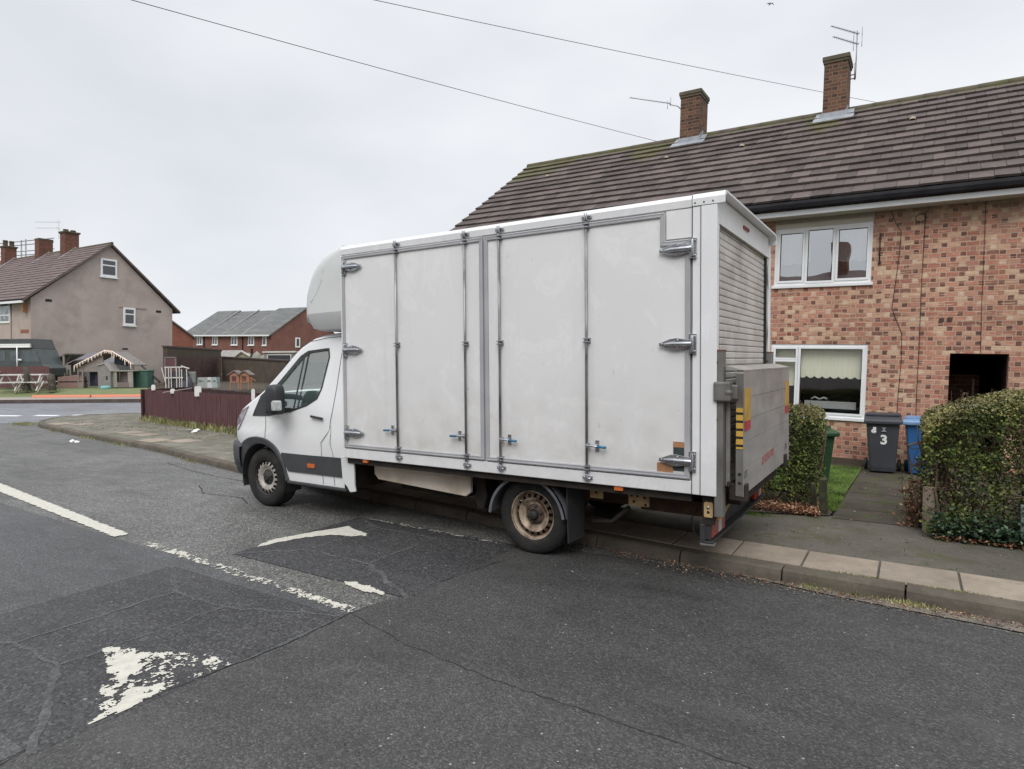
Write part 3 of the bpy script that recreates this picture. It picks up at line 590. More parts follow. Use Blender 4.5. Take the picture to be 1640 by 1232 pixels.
# --- box body: rounded front and top edges
mb = MB(); rr = 0.055
sec = [(YS + .012, ZB), (YF - .012, ZB)]
sec += [(YF - .012 - rr + rr * math.cos(a), ZT - rr + rr * math.sin(a)) for a in [R(0), R(25), R(50), R(72), R(90)]]
sec += [(YS + .012 + rr - rr * math.cos(a), ZT - rr + rr * math.sin(a)) for a in [R(90), R(72), R(50), R(25), R(0)]]
n_ = len(sec)
secs = [(XF, 0.975), (XF + .02, 0.995), (XF + .05, 1.0), (XB - .05, 1.0)]
cy_, cz_ = TY, (ZB + ZT) / 2; vs = []
for x, k in secs: vs += [(x, cy_ + (y - cy_) * k, cz_ + (z - cz_) * k) for y, z in sec]
fs = [tuple(range(n_))[::-1]] + [(i * n_ + k, i * n_ + (k + 1) % n_, (i + 1) * n_ + (k + 1) % n_, (i + 1) * n_ + k) for i in range(3) for k in range(n_)]
mb.add(vs, fs); body = mb.build('box_body', BOXW, trk)
# inner load space so the rear opening has depth
mb = MB(); mb.box(XB - .07, XB - .045, YS + .06, YF - .06, ZB + .02, ZT - .06); mb.build('load_bulkhead', DARKM, trk)
# white extrusions on the near side: top rail, bottom rail, front post, rear corner posts
mb = MB()
pr = [(YS - .004, ZT - .085), (YS - .010, ZT - .03), (YS + .01, ZT + .004), (YS + .06, ZT + .012), (YS + .06, ZT - .08)]
mb.prism([(a, b) for a, b in pr], 'x', XF + .005, -1.388); mb.build('top_rail', BOXW, trk, bevel=.003)
mb = MB(); mb.prism([(YF + .004, ZT - .085), (YF + .010, ZT - .03), (YF - .01, ZT + .004), (YF - .06, ZT + .012), (YF - .06, ZT - .08)], 'x', XF + .005, -1.388); mb.build('top_rail', BOXW, trk, bevel=.003)
mb = MB(); mb.box(XF, -1.388, YS - .008, YS + .05, ZB - .002, .828); mb.build('bottom_rail', BOXW, trk, bevel=.006)
mb = MB(); mb.box(XF - .004, XF + .035, YS - .006, YS + .04, .828, ZT - .09); mb.build('corner_post', BOXW, trk, bevel=.008)
mb = MB(); mb.box(-1.386, -1.325, YS - .008, YS + .04, ZB - .002, 2.868); mb.box(-1.322, XB + .0, YS - .012, YS + .05, ZB - .002, 2.868)
cp = mb.build('corner_post', BOXW, trk, bevel=.004)
mb = MB(); mb.box(-1.3245, -1.3215, YS - .0135, YS - .006, ZB, 2.868); mb.box(-1.3885, -1.3855, YS - .0115, YS - .003, ZB, 2.95); mb.build('panel_seam', SEAM, cp)
mb = MB(); mb.box(-1.322, XB, YF - .05, YF + .012, ZB, 2.868); mb.build('corner_post', BOXW, trk, bevel=.004)
# rear roof capping, standing proud behind
mb = MB(); mb.prism([(YS - .014, 2.872), (YS - .016, ZT - .03), (YS + .005, ZT + .006), (YS + .06, ZT + .016), (YF - .06, ZT + .016), (YF - .005, ZT + .006), (YF + .016, ZT - .03), (YF + .014, 2.872), (YF - .004, 2.872), (YF - .01, ZT - .035), (YF - .06, ZT - .002), (YS + .06, ZT - .002), (YS + .01, ZT - .035), (YS + .004, 2.872)], 'x', -1.385, -1.150)
cap = mb.build('roof_cap', BOXW, trk, bevel=.002)
for x in (-1.365, -1.30, -1.235): mb = MB(); mb.lathe([(0, .004), (.006, .003), (.007, 0)], (x, YS - .014, 2.893), n=8, sgn=-1); mb.build('rivet', SEAM, cap)
# header, shutter frame, roller shutter
mb = MB(); mb.box(XB - .06, XB - .015, YS + .045, YF - .045, 2.735, ZT - .01)
hd = mb.build('rear_header', BOXW, trk, bevel=.006)
mb = MB(); mb.box(XB - .016, XB - .002, 5.60, 5.80, 2.842, 2.872); mb.build('marker_lamp', RED, hd, bevel=.006)
mb = MB(); mb.box(XB - .016, XB - .011, YS + .05, YF - .05, 2.730, 2.745); mb.build('rubber_seal', mat('mossy_seal', (.12, .11, .06), (.05, .05, .04), 14), hd)
SFM = mat('worn_shutter_frame', (0.5, .5, .5), (.14, .135, .13), 9, stretch=(1, 1, .4), lo=.45, hi=.55)
for y0, y1 in ((YS + .05, YS + .11), (YF - .17, YF - .05)): mb = MB(); mb.box(XB - .05, XB - .012, y0, y1, ZB, 2.735); mb.build('shutter_frame', SFM, trk)
mb = MB(); mb.box(XB - .045, XB - .006, YF - .185, YF - .168, ZB, 2.73); mb.build('shutter_guide', SEAM, trk)
mb = MB(); z = ZB; k = 0; Hs = 0.0535
while z < 2.72:
    z1 = min(z + Hs, 2.734); y0, y1 = YS + .11, YF - .185
    mb.prism([(XB - .040, z + .002), (XB - .032, z + .005), (XB - .030, z + .012), (XB - .030, z1 - .008), (XB - .033, z1 - .003), (XB - .040, z1 - .001), (XB - .055, z1), (XB - .055, z)], 'y', y0, y1); z += Hs
sh = mb.build('roller_shutter', SHUT, trk)
mb = MB(); mb.box(XB - .032, XB - .012, 5.62, 5.66, 1.55, 1.64); mb.build('shutter_latch', RODM, sh)

# --- the two long side doors, each with gasket, rods, handles, hinges
def gasket(pts, w=.042, parent=None):
    """a grey rubber moulding following a closed outline (mitred), raised off the panel"""
    mb = MB(); n = len(pts); P = [Vector(p) for p in pts]; ring = []
    for i in range(n):
        a, b, c = P[i - 1], P[i], P[(i + 1) % n]; d1 = (b - a).normalized(); d2 = (c - b).normalized(); m = (Vector((-d1.y, d1.x)) + Vector((-d2.y, d2.x))); m = m / max(.2, m.dot(Vector((-d1.y, d1.x)))) * 1.0
        ring.append((b, m))
    prof = [(0.0, -.004), (.003, -.018), (.012, -.021), (.015, -.018), (.028, -.018), (.031, -.021), (w - .003, -.018), (w, -.004)]
    for i in range(n):
        (b, m), (c, m2) = ring[i], ring[(i + 1) % n]; g = (c - b).normalized() * .0015; vs = []
        for (q, mm, s_) in ((b, m, 1), (c, m2, -1)):
            vs += [(q.x + mm.x * o + g.x * s_, YS + h, q.y + mm.y * o + g.y * s_) for o, h in prof]
        k = len(prof); mb.add(vs, [(j, j + 1, k + j + 1, k + j) for j in range(k - 1)])
    return mb.build('rubber_moulding', GASK, parent, recalc=False)
def hinge(x, z, sgn, parent):
    """strap hinge: knuckle plate at x, tapering strap pointing sgn (+1 = towards the rear)"""
    mb = MB(); L = .255; w = .052; y = YS - .024
    mb.prism([(x - .026, z - .075), (x + .026, z - .075), (x + .026, z + .075), (x - .026, z + .075)], 'y', YS - .030, YS - .006)
    mb.tube([(x, YS - .038, z - .062), (x, YS - .038, z + .062)], .013, 10)
    out = [(0, -.030), (.05, -.034), (.12, -.046), (.17, -.040), (L - .02, -.014), (L, -.012), (L, .012), (L - .02, .014), (.17, .040), (.12, .046), (.05, .034), (0, .030)]
    mb.prism([(x + sgn * a, z + b) for a, b in out], 'y', y - .010, YS - .021)
    mb.tube([(x, YS - .046, z), (x + sgn * .16, YS - .044, z), (x + sgn * (L - .04), YS - .036, z)], [.019, .017, .010], 10)
    for a, b in ((.11, .028), (.11, -.028), (L - .022, 0)): mb.lathe([(0, .010), (.007, .009), (.009, 0)], (x + sgn * a, y - .010, z + b), n=10, sgn=-1)
    for b in (.055, -.055): mb.lathe([(0, .008), (.006, .007), (.008, 0)], (x + .018, YS - .030, z + b), n=10, sgn=-1)
    return mb.build('hinge', GALV, parent, bevel=.002)
def rod(x, zt, zb, zm, hz, hs, parent):
    mb = MB(); yb = YS - .032
    mb.tube([(x, yb, zt), (x, yb, zb)], .0115, 10)
    r = mb.build('lock_rod', RODM, parent)
    for z in (zt - .075, zm, zb + .085):
        mb = MB(); mb.box(x - .030, x + .030, YS - .012, YS - .004, z - .022, z + .022)
        for dz in (-.013, .013): mb.box(x - .026, x + .026, yb - .018, YS - .010, z + dz - .0045, z + dz + .0045)
        for dx in (-.025, .025): mb.lathe([(0, .007), (.006, .006), (.007, 0)], (x + dx, YS - .012, z), n=8, sgn=-1)
        mb.build('rod_guide', GALV, r, bevel=.002)
    for z, s_ in ((zt - .004, 1), (zb + .004, -1)):
        mb = MB(); mb.box(x - .045, x + .045, YS - .022, YS - .010, z - .012, z + .012); mb.tube([(x - .03, YS - .030, z - .004 * s_), (x + .03, YS - .030, z + .010 * s_)], .010, 8)
        mb.tube([(x, yb - .006, z - .03), (x, yb - .006, z + .03)], .015, 8); mb.build('cam_keeper', GALV, r, bevel=.002)
    mb = MB(); mb.box(x + hs * .005, x + hs * .03, yb - .02, yb + .01, hz - .02, hz + .02); mb.tube([(x, yb - .016, hz + .004), (x + hs * .06, yb - .020, hz), (x + hs * .10, yb - .014, hz - .003)], .0085, 8)
    mb.obox((x + hs * .085, YS - .010, hz), (.016, 0, 0), (0, .006, 0), (0, 0, .046)); mb.tube([(x + hs * .085, YS - .028, hz - .014), (x + hs * .085, YS - .028, hz + .014)], .012, 8)
    mb.build('lock_handle', GALV, r, bevel=.002)
    mb = MB(); mb.tube([(x + hs * .098, yb - .014, hz - .002), (x + hs * .175, yb - .012, hz - .006)], .011, 10); mb.build('handle_grip', BLUEG, r)
    return r
zg0, zg1 = .838, 2.858
mb = MB(); mb.box(-5.070, -3.285, YS - .006, YS + .02, zg0, zg1)
d1 = mb.build('side_door', PANEL, trk, label='front side door leaf hinged beside the cab')
gasket([(-5.085, zg0), (-5.085, zg1), (-3.275, zg1), (-3.275, zg0)][::-1], parent=d1)
mb = MB(); pts2 = [(-3.262, zg0), (-1.398, zg0), (-1.398, 2.640), (-1.590, 2.640), (-1.590, zg1), (-3.262, zg1)]
mb.prism([(-3.25, zg0 + .01), (-1.41, zg0 + .01), (-1.41, 2.63), (-1.60, 2.63), (-1.60, zg1 - .01), (-3.25, zg1 - .01)], 'y', YS - .006, YS + .02)
d2 = mb.build('side_door', PANEL, trk, label='rear side door leaf with a notched top corner')
gasket(pts2, parent=d2)
mb = MB(); mb.box(-1.585, -1.392, YS - .003, YS + .02, 2.65, 2.862); mb.build('notch_panel', PANEL, trk)
for z in (2.730, 1.870, 1.002): hinge(-5.045, z, 1, d1)
for z in (2.563, 1.858, .978): hinge(-1.378, z, -1, d2)
rod(-4.312, 2.905, .790, 1.912, 1.060, -1, d1); rod(-3.470, 2.905, .780, 1.905, 1.050, -1, d1)
rod(-3.090, 2.905, .785, 1.905, 1.045, 1, d2); rod(-2.243, 2.905, .775, 1.905, 1.044, 1, d2)
mb = MB(); mb.box(-1.528, -1.445, YS - .0085, YS - .004, .895, 1.112); mb.build('old_sticker', DGREEN, d2)
mb = MB(); mb.box(-1.528, -1.445, YS - .0105, YS - .008, 1.075, 1.118); mb.build('old_sticker', WOODP, d2)
mb = MB(); mb.box(-1.655, -1.530, YS - .0105, YS - .004, .878, .948); mb.build('old_sticker', WOODP, d2)

# --- underneath
mb = MB(); mb.box(XF + .02, -1.40, YS + .03, YF - .03, .665, .728); mb.build('floor_frame', DARKM, trk)
mb = MB()
for y in (5.25, 6.2): mb.box(-6.6, -1.30, y - .045, y + .045, .47, .66)
for x in (-4.9, -3.7, -2.2, -1.6): mb.box(x - .04, x + .04, 5.2, 6.25, .50, .62)
mb.build('chassis_rail', RUST, trk, bevel=.006)
mb = MB(); mb.prism([(-4.88, .66), (-4.88, .54), (-4.82, .485), (-3.66, .425), (-3.60, .47), (-3.60, .66)], 'y', 4.93, 4.97)
lk = mb.build('cream_side_panel', CREAM, trk, bevel=.006)
mb = MB(); mb.prism([(-4.75, .50), (-3.72, .43), (-3.80, .36), (-3.95, .33), (-4.7, .36)], 'y', 5.16, 5.75); mb.build('fuel_tank', DARKM, trk, bevel=.02)
mb = MB(); mb.prism([(-3.585, .66), (-3.48, .66), (-3.46, .42), (-3.50, .30), (-3.58, .30), (-3.60, .42)], 'y', 5.0, 5.5); mb.build('air_box', DARKM, trk, bevel=.015)
for x0, x1 in ((-2.02, -1.945), (-4.84, -4.775)):
    mb = MB(); mb.box(x0, x1, YS + .004, YS + .04, .690, .728); mb.build('side_marker', ORANGE, trk, bevel=.004)
mb = MB(); mb.box(-5.19, -5.125, YS + .075, YF - .08, .355, .728); mb.build('cab_rear_panel', DARKM, trk)
for (x0, x1, z0, z1, hs_) in ((-1.98, -1.80, .535, .64, ((-1.95, .62), (-1.90, .62), (-1.93, .57), (-1.84, .61), (-1.83, .55))), (-2.33, -2.21, .56, .66, ((-2.27, .61),))):
    mb = MB(); mb.box(x0, x1, 4.93, 4.945, z0, z1); b_ = mb.build('chassis_bracket', BRKT, trk, bevel=.004)
    for hx, hz_ in hs_: mb = MB(); mb.lathe([(0, .003), (.011, .002), (.012, 0)], (hx, 4.93, hz_), n=12, sgn=-1); mb.build('bolt_hole', SEAM, b_)
mb = MB(); mb.box(-1.92, -1.33, 5.06, 5.12, .48, .60); mb.build('rear_beam', RUST, trk, bevel=.006)
mb = MB(); mb.tube([(-2.87, 5.1, .36), (-2.87, 6.4, .36)], .06, 14); mb.lathe([(0, -.13), (.09, -.11), (.14, -.03), (.14, .03), (.09, .11), (0, .13)], (-2.87, 5.75, .36), ax='y', n=20); mb.build('rear_axle', RUST, trk)
mb = MB(); mb.tube([(-2.35, 5.02, .33), (-2.15, 5.0, .36), (-2.0, 5.0, .50)], .02, 8); mb.tube([(-3.8, 5.8, .45), (-2.2, 5.9, .38), (-1.5, 5.6, .42)], .035, 10); mb.build('exhaust_pipe', DARKM, trk)
mb = MB(); mb.tube([(-1.42, 4.98, .56), (-1.46, 4.96, .48), (-1.44, 4.95, .38), (-1.37, 4.95, .34)], .008, 6); mb.build('brake_hose', CABLE, trk)

# --- wheels
def tyre_prof(r, w):
    return [(r * .60, -.01 * 0 + w * .08), (r * .62, 0.004), (r * .72, -.006), (r * .86, -.004), (r * .95, .008), (r * .985, .026), (r, .045), (r, .07), (r * .985, .074), (r, .078), (r, w / 2 - .01), (r * .985, w / 2 - .004), (r * .985, w / 2 + .004), (r, w / 2 + .01), (r, w - .045), (r * .985, w - .02), (r * .93, w - .002), (r * .72, w), (r * .60, w - .03)]
RIMD = mat('brown_rim_shade', (.12, .075, .05), (.05, .035, .028), 12, rough=.6, metal=.2)
def wheel(x, y, z, sgn, rim_m, rear, name='wheel', label=None):
    """sgn=+1: outer face towards -Y (near side)"""
    r, w = .355, .225
    mb = MB(); mb.lathe(tyre_prof(r, w), (x, y, z), n=72, sgn=sgn)
    hub = MB(); wh = mb.build('tyre', RUBBER, trk, label=label)
    mb = MB(); mb.lathe([(.213, .010), (.222, .002), (.222, .012), (.208, .022), (.200, .06), (.198, .20)], (x, y, z), n=64, sgn=sgn)
    # disc with vent slots
    ns = 18 if rear else 18; n = ns * 4; rad = [.200, .192, .155, .146, .118, .108, .096, .062, .05, 0.0]; dep = ([.050, .044, .030, .034, .060, .064, .062, .040, .036, .036] if rear else [.045, .040, .022, .024, .040, .050, .050, .040, .036, .036])
    vs = []
    for rr_, h in zip(rad[:-1], dep[:-1]):
        vs += [(x + rr_ * math.cos(2 * math.pi * k / n), y + sgn * h, z + rr_ * math.sin(2 * math.pi * k / n)) for k in range(n)]
    fs = []
    for i in range(len(rad) - 2):
        for k in range(n):
            if i == 1 and k % 4 in (0, 1): continue
            fs.append((i * n + k, i * n + (k + 1) % n, (i + 1) * n + (k + 1) % n, (i + 1) * n + k))
    mb.add(vs, fs, True); base = len(mb.f) - len(fs); j = 0
    for i in range(len(rad) - 2):
        for k in range(n):
            if i == 1 and k % 4 in (0, 1): continue
            dark = (i == 0 or i >= 6) if not rear else (i == 1 or i >= 6)
            mb.m[base + j] = 1 if dark else 0; j += 1
    if not rear:
        for q in range(base): mb.m[q] = 1
    rm = mb.build('rim', [rim_m, RIMD if rear else BLKTR], wh)
    mb = MB(); mb.lathe([(0, .075), (.19, .075)], (x, y, z), n=32, sgn=sgn); mb.build('brake_drum', DARKM, wh)
    mb = MB(); mb.lathe([(0, .000 if rear else .012), (.030, .002 if rear else .014), (.040, .014), (.044, .050)], (x, y, z), n=24, sgn=sgn)
    if not rear: mb.lathe([(.044, .030), (.068, .032), (.074, .044)], (x, y, z), n=24, sgn=sgn)
    for k in range(5 if not rear else 6):
        a = 2 * math.pi * k / (5 if not rear else 6) + .3
        mb.lathe([(0, .030), (.012, .032), (.014, .055)], (x + .074 * math.cos(a), y, z + .074 * math.sin(a)), n=6, sgn=sgn)
    mb.build('hub_cap', BLKTR, wh)
    if rear:
        mb = MB(); mb.tube([(x - .10, y + sgn * .03, z + .10), (x - .12, y + sgn * -.003, z + .125)], .004, 6); mb.build('valve', GALV, wh)
    return wh
wheel(-6.62, 4.845, .352, 1, RIMF, False); wheel(-2.87, 4.860, .352, 1, RIMM, True, label='rear wheel with a dirty brown steel rim')
wheel(-6.62, 6.645, .435, -1, RIMF, False); wheel(-2.87, 6.630, .435, -1, RIMM, True)
# rear wheel arch fender and mudflap
def arcstrip(mb, cx, cz, r0, r1, y0, y1, a0, a1, n=28, zmax=None):
    P = []
    for k in range(n + 1):
        a = R(a0 + (a1 - a0) * k / n); P.append((math.cos(a), math.sin(a)))
    vs = []
    for c, s_ in P:
        for r_, y in ((r0, y0), (r1, y0), (r1, y1), (r0, y1)):
            zz = cz + r_ * s_; vs.append((cx + r_ * c, y, min(zz, zmax) if zmax else zz))
    fs = [(4 * i + j, 4 * i + (j + 1) % 4, 4 * i + 4 + (j + 1) % 4, 4 * i + 4 + j) for i in range(n) for j in range(4)] + [(0, 1, 2, 3), (4 * n, 4 * n + 3, 4 * n + 2, 4 * n + 1)]
    mb.add(vs, fs)
for y0 in (4.80, 6.44):
    mb = MB(); arcstrip(mb, -2.905, .315, .398, .412, y0, y0 + .25, 8, 176, zmax=.70); arcstrip(mb, -2.905, .315, .372, .412, y0, y0 + .012, 8, 176, zmax=.70)
    mb.build('wheel_arch', GREYP, trk)
    mb = MB(); mb.add([(-2.495, y0 + .03, .16), (-2.475, y0 + .30, .16), (-2.485, y0 + .30, .70), (-2.51, y0 + .03, .70), (-2.485, y0 + .03, .16), (-2.465, y0 + .30, .16), (-2.475, y0 + .30, .70), (-2.50, y0 + .03, .70)], [(0, 1, 2, 3), (7, 6, 5, 4), (0, 3, 7, 4), (1, 5, 6, 2), (3, 2, 6, 7), (0, 4, 5, 1)])
    mb.build('mud_flap', BLACKP, trk)
# white wing piece under the box, behind the cab
mb = MB(); mb.prism([(-5.215, .728), (-5.02, .728), (-5.012, .42), (-5.0, .36), (-5.08, .345), (-5.12, .40), (-5.19, .45)], 'y', 4.765, 4.79); mb.build('side_fairing', FAIR, trk, bevel=.006)

# --- tail lift
for y0, y1 in ((4.715, 4.80), (6.62, 6.70)):
    mb = MB(); mb.box(-1.222, -1.160, y0, y1, .575, 1.805); c_ = mb.build('lift_column', LIFT, trk, bevel=.006)
    mb = MB()
    for z in (1.72, 1.30): mb.lathe([(0, .004), (.009, .003), (.01, 0)], (-1.205, y0, z), n=10, sgn=-1)
    mb.box(-1.223, -1.159, y0 - .001, y1 + .001, 1.800, 1.811); mb.build('column_cap', mat('rusty_red', (.16, .05, .035), rough=.8), c_)
for s_, y0 in ((1, 4.70), (-1, 6.68)):
    mb = MB()
    mb.obox((-1.165, y0 + s_ * .03, 1.505), (.060, 0, 0), (0, .045, 0), (0, 0, .072)); mb.obox((-1.10, y0 + s_ * .10, 1.50), (.035, 0, 0), (0, .06, 0), (0, 0, .055))
    mb.tube([(-1.12, y0 - s_ * .02, 1.50), (-1.12, y0 + s_ * .14, 1.50)], .022, 12)
    mb.build('lift_carriage', LIFT, trk, bevel=.012)
    mb = MB(); mb.box(-1.158, -1.128, y0 + s_ * .09, y0 + s_ * .13, .80, 1.44)
    mb.build('lift_arm', mat('lift_arm_steel', (.30, .29, .28), (.2, .19, .18), 5, rough=.5, metal=.4) if s_ == 1 else bpy.data.materials['lift_arm_steel'], trk, bevel=.004)
    mb = MB(); mb.tube([(-1.13, y0 + s_ * .065, .84), (-1.13, y0 + s_ * .065, .80)], .012, 8); mb.obox((-1.07, y0 + s_ * .13, .76), (.06, 0, 0), (0, .05, 0), (0, 0, .06)); mb.build('lift_bracket', DARKM, trk, bevel=.01)
mb = MB(); PX0, PX1, PY0, PY1, PZ0, PZ1 = -1.075, -1.030, 4.775, 6.775, .740, 1.655
zz = PZ0
for i, h in enumerate((.195, .195, .16, .165, .20)):
    mb.box(PX0, PX1, PY0 + .006, PY1 - .006, zz + .0015, zz + h - .0015); zz += h
pl = mb.build('lift_platform', ALU, trk, bevel=.002)
mb = MB(); mb.box(PX0 - .004, PX1 + .004, PY0, PY0 + .010, PZ0 - .005, PZ1 + .004); mb.box(PX0 - .004, PX1 + .004, PY1 - .010, PY1, PZ0 - .005, PZ1 + .004)
mb.prism([(PX0 - .09, PZ1 + .035), (PX0 - .08, PZ1 + .04), (PX1 + .002, PZ1 + .006), (PX1 + .002, PZ1 - .004), (PX0, PZ1 - .004)], 'y', PY0, PY1)
mb.build('platform_edge', mat('edge_alloy', (.42, .40, .37), (.33, .31, .29), 5, rough=.5, metal=.4), pl)
mb = MB(); mb.box(PX0 - .006, PX1 + .0015, PY0 - .004, PY0 - .0005, PZ0 + .0, PZ1 - .02); sd_ = mb.build('platform_side_beam', LIFT, pl)
mb = MB(); mb.box(PX0 - .004, PX1, PY0 - .008, PY0 - .0045, 1.085, 1.385); mb.build('hazard_tape', HAZ, sd_)
mb = MB()
for z in (.90, .835): mb.lathe([(0, .006), (.010, .005), (.012, 0)], (PX0 + .022, PY0 - .004, z), n=10, sgn=-1)
mb.build('bolt', SEAM, sd_)
for y0 in (4.80, 6.56):
    mb = MB(); mb.box(PX1 + .002, PX1 + .006, y0, y0 + .20, 1.285, 1.525); f_ = mb.build('warning_flag', YTAPE, pl)
    mb = MB(); mb.box(PX1 + .002, PX1 + .0065, y0 + .005, y0 + .195, 1.215, 1.284); mb.build('flag_reflector', RTAPE, f_)
mb = MB()
for y0 in (4.80, 6.55):
    mb.prism([(y0, .86), (y0 + .10, .87), (y0 + .095, .925), (y0 + .015, .92)], 'x', PX1 + .002, PX1 + .005)
mb.build('hand_hole', LIFT, pl)
# faded red stencilled maker's mark, illegible strokes
mb = MB(); y = 5.46
for i in range(8):
    w_ = .058; z = .872 + i * .0035
    mb.box(PX1 + .002, PX1 + .004, y, y + .016, z, z + .062)
    if i % 3 != 1: mb.box(PX1 + .002, PX1 + .004, y + .017, y + w_ - .012, z + .046, z + .062)
    if i % 2 == 0: mb.box(PX1 + .002, PX1 + .004, y + .017, y + w_ - .012, z + .0, z + .014)
    else: mb.box(PX1 + .002, PX1 + .004, y + .017, y + w_ - .014, z + .024, z + .036)
    y += w_ + .010
mb.build('faded_lettering', INKR, pl)
# rear bumper with lamps
mb = MB(); mb.box(-1.34, -1.24, 4.76, 6.73, .355, .375); mb.box(-1.34, -1.30, 4.76, 6.73, .375, .50); bp_ = mb.build('rear_bumper', BLACKP, trk, bevel=.006)
mb = MB(); mb.prism([(-1.34, .355), (-1.24, .355), (-1.23, .345), (-1.33, .335)], 'y', 4.75, 4.84); mb.build('bumper_end', LIFT, bp_, bevel=.004)
for y0, s_ in ((4.80, 1), (6.34, -1)):
    mb = MB(); mb.box(-1.30, -1.255, y0, y0 + .39, .385, .52); l_ = mb.build('tail_lamp', RED, trk, bevel=.01)
    mb = MB(); mb.box(-1.256, -1.251, y0 + .17, y0 + .26, .40, .50); mb.build('reversing_lens', LENS, l_)
mb = MB(); mb.box(-1.34, -1.26, 4.775, 4.80, .38, .52); mb.build('lamp_housing', BLACKP, trk, bevel=.006)
mb = MB(); mb.prism([(-1.305, .555), (-1.245, .555), (-1.24, .57), (-1.24, .66), (-1.25, .672), (-1.30, .672), (-1.308, .66), (-1.308, .57)], 'y', 4.755, 4.765); b_ = mb.build('mounting_plate', BRKT, trk, bevel=.003)
mb = MB(); mb.lathe([(0, .008), (.010, .007), (.012, 0)], (-1.275, 4.755, .632), n=12, sgn=-1); mb.build('bolt', GALV, b_)
mb = MB(); mb.lathe([(0, .002), (.011, .001), (.012, 0)], (-1.275, 4.755, .595), n=12, sgn=-1); mb.build('bolt_hole', SEAM, b_)
mb = MB(); mb.box(-1.32, -1.232, 4.765, 4.80, .50, .73); mb.build('corner_bracket', DARKM, trk)
mb = MB(); mb.prism([(4.90, .50), (5.05, .70), (5.25, .66), (5.20, .56)], 'x', -1.26, -1.22); mb.build('lift_link', BRKT, trk, bevel=.01)
mb = MB(); mb.box(-1.28, -1.20, 4.82, 6.66, .60, .73); mb.box(-1.20, -1.09, 5.0, 6.5, .62, .70); mb.build('lift_cross_tube', DARKM, trk, bevel=.01)

# --- cab
WT = [(-7.44, .50), (-7.40, .62), (-7.33, .74), (-7.25, .82), (-7.16, .872), (-7.05, .905), (-6.9, .925), (-6.6, .94), (-5.15, .94)]
ZTT = [(-7.44, .98), (-7.36, 1.02), (-7.22, 1.05), (-7.15, 1.10), (-7.05, 1.18), (-6.88, 1.275), (-6.72, 1.36), (-6.62, 1.42), (-6.36, 1.64), (-6.15, 1.835), (-6.03, 1.93), (-5.84, 2.02), (-5.6, 2.065), (-5.3, 2.085), (-5.15, 2.09)]
def sect(x, off=0.0, zb=.36, nose=0):
    w = interp(WT, x) - off; zt = interp(ZTT, x) - off; zc = interp(ZTT, min(x + .10, -5.15)) + .035 - off
    def hw(z):
        f = 0.0
        if z < .60: f = .015 * (1 - (z - .36) / .24)
        if z > 1.12: f = .15 * ((z - 1.12) / .85) ** 1.05
        b = .020 * max(0, 1 - abs(z - .86) / .12)      # shoulder line on the lower door
        return max(.05, w - f + b)
    pts = []; zs_ = zt - .055
    for k in range(15): z = zb + (zs_ - zb) * k / 14; pts.append((hw(z), z))
    w0 = hw(zs_)
    for a in (20, 42, 66, 90): pts.append((w0 - .055 + .055 * math.cos(R(a)), zs_ + .055 * math.sin(R(a))))
    w1 = pts[-1][0]
    for k in range(1, 6): t = k / 5; pts.append((w1 * (1 - t), zt + (zc - zt) * (1 - (1 - t) ** 2)))
    return pts
def cab_loft(xs, off, zb):
    mb = MB(); vs = []; n = None
    for x in xs:
        p = sect(x, off, zb); full = [(TY - a, z) for a, z in p] + [(TY + a, z) for a, z in p[:-1][::-1]]; n = len(full); vs += [(x, y, z) for y, z in full]
    fs = [(i * n + k, i * n + k + 1, (i + 1) * n + k + 1, (i + 1) * n + k) for i in range(len(xs) - 1) for k in range(n - 1)] + [(i * n + n - 1, i * n, (i + 1) * n, (i + 1) * n + n - 1) for i in range(len(xs) - 1)]
    fs += [tuple(range(n))[::-1], tuple(range((len(xs) - 1) * n, len(xs) * n))]
    mb.add(vs, fs, True); return mb
xs_ = [-7.44, -7.42, -7.38, -7.33, -7.28, -7.22, -7.16, -7.1, -7.03, -6.95, -6.86, -6.78, -6.7, -6.62, -6.52, -6.42, -6.32, -6.22, -6.12, -6.03, -5.94, -5.84, -5.72, -5.6, -5.45, -5.3, -5.2, -5.135]
cab = cab_loft(xs_, 0, .36).build('cab_body', WHITE, trk)
inner = cab_loft([x for x in xs_ if -6.9 < x < -5.18], .045, .80).build('cut_inner', WHITE, None)
WIN = [(-6.47, 1.155), (-6.43, 1.43), (-6.30, 1.545), (-6.02, 1.81), (-5.90, 1.868), (-5.56, 1.895), (-5.535, 1.80), (-5.60, 1.45), (-5.66, 1.335), (-5.82, 1.255), (-6.10, 1.175)]
def cutter(mb_): return mb_.build('cut', WHITE, None)
ORG['cut_inner'] = Vector((0, 0, 0))
c1 = cutter(MB().prism(WIN, 'y', 3.9, 7.6))
c2 = cutter(MB().prism([(-6.84, 1.385), (-6.00, 2.06), (-5.86, 1.94), (-6.60, 1.25)], 'y', TY - .70, TY + .70))
mbc = MB(); mbc.lathe([(0, -.1), (.43, -.1), (.43, 0.38), (0, .38)], (-6.62, 4.65, .345), n=56, smooth=False); c3 = cutter(mbc)
mbc = MB(); mbc.lathe([(0, -.1), (.43, -.1), (.43, 0.38), (0, .38)], (-6.62, 6.84, .345), n=56, sgn=-1, smooth=False); c4 = cutter(mbc)
boolean(cab, [inner, c1, c2, c3, c4])
for p in cab.data.polygons: p.use_smooth = True
try: cab.data.set_sharp_from_angle(angle=R(38))
except Exception as e: print('sharp', e)
mb = MB(); mb.box(-7.0, -6.2, 5.05, 6.44, .40, .78); mb.build('engine_bay', DARKM, trk)
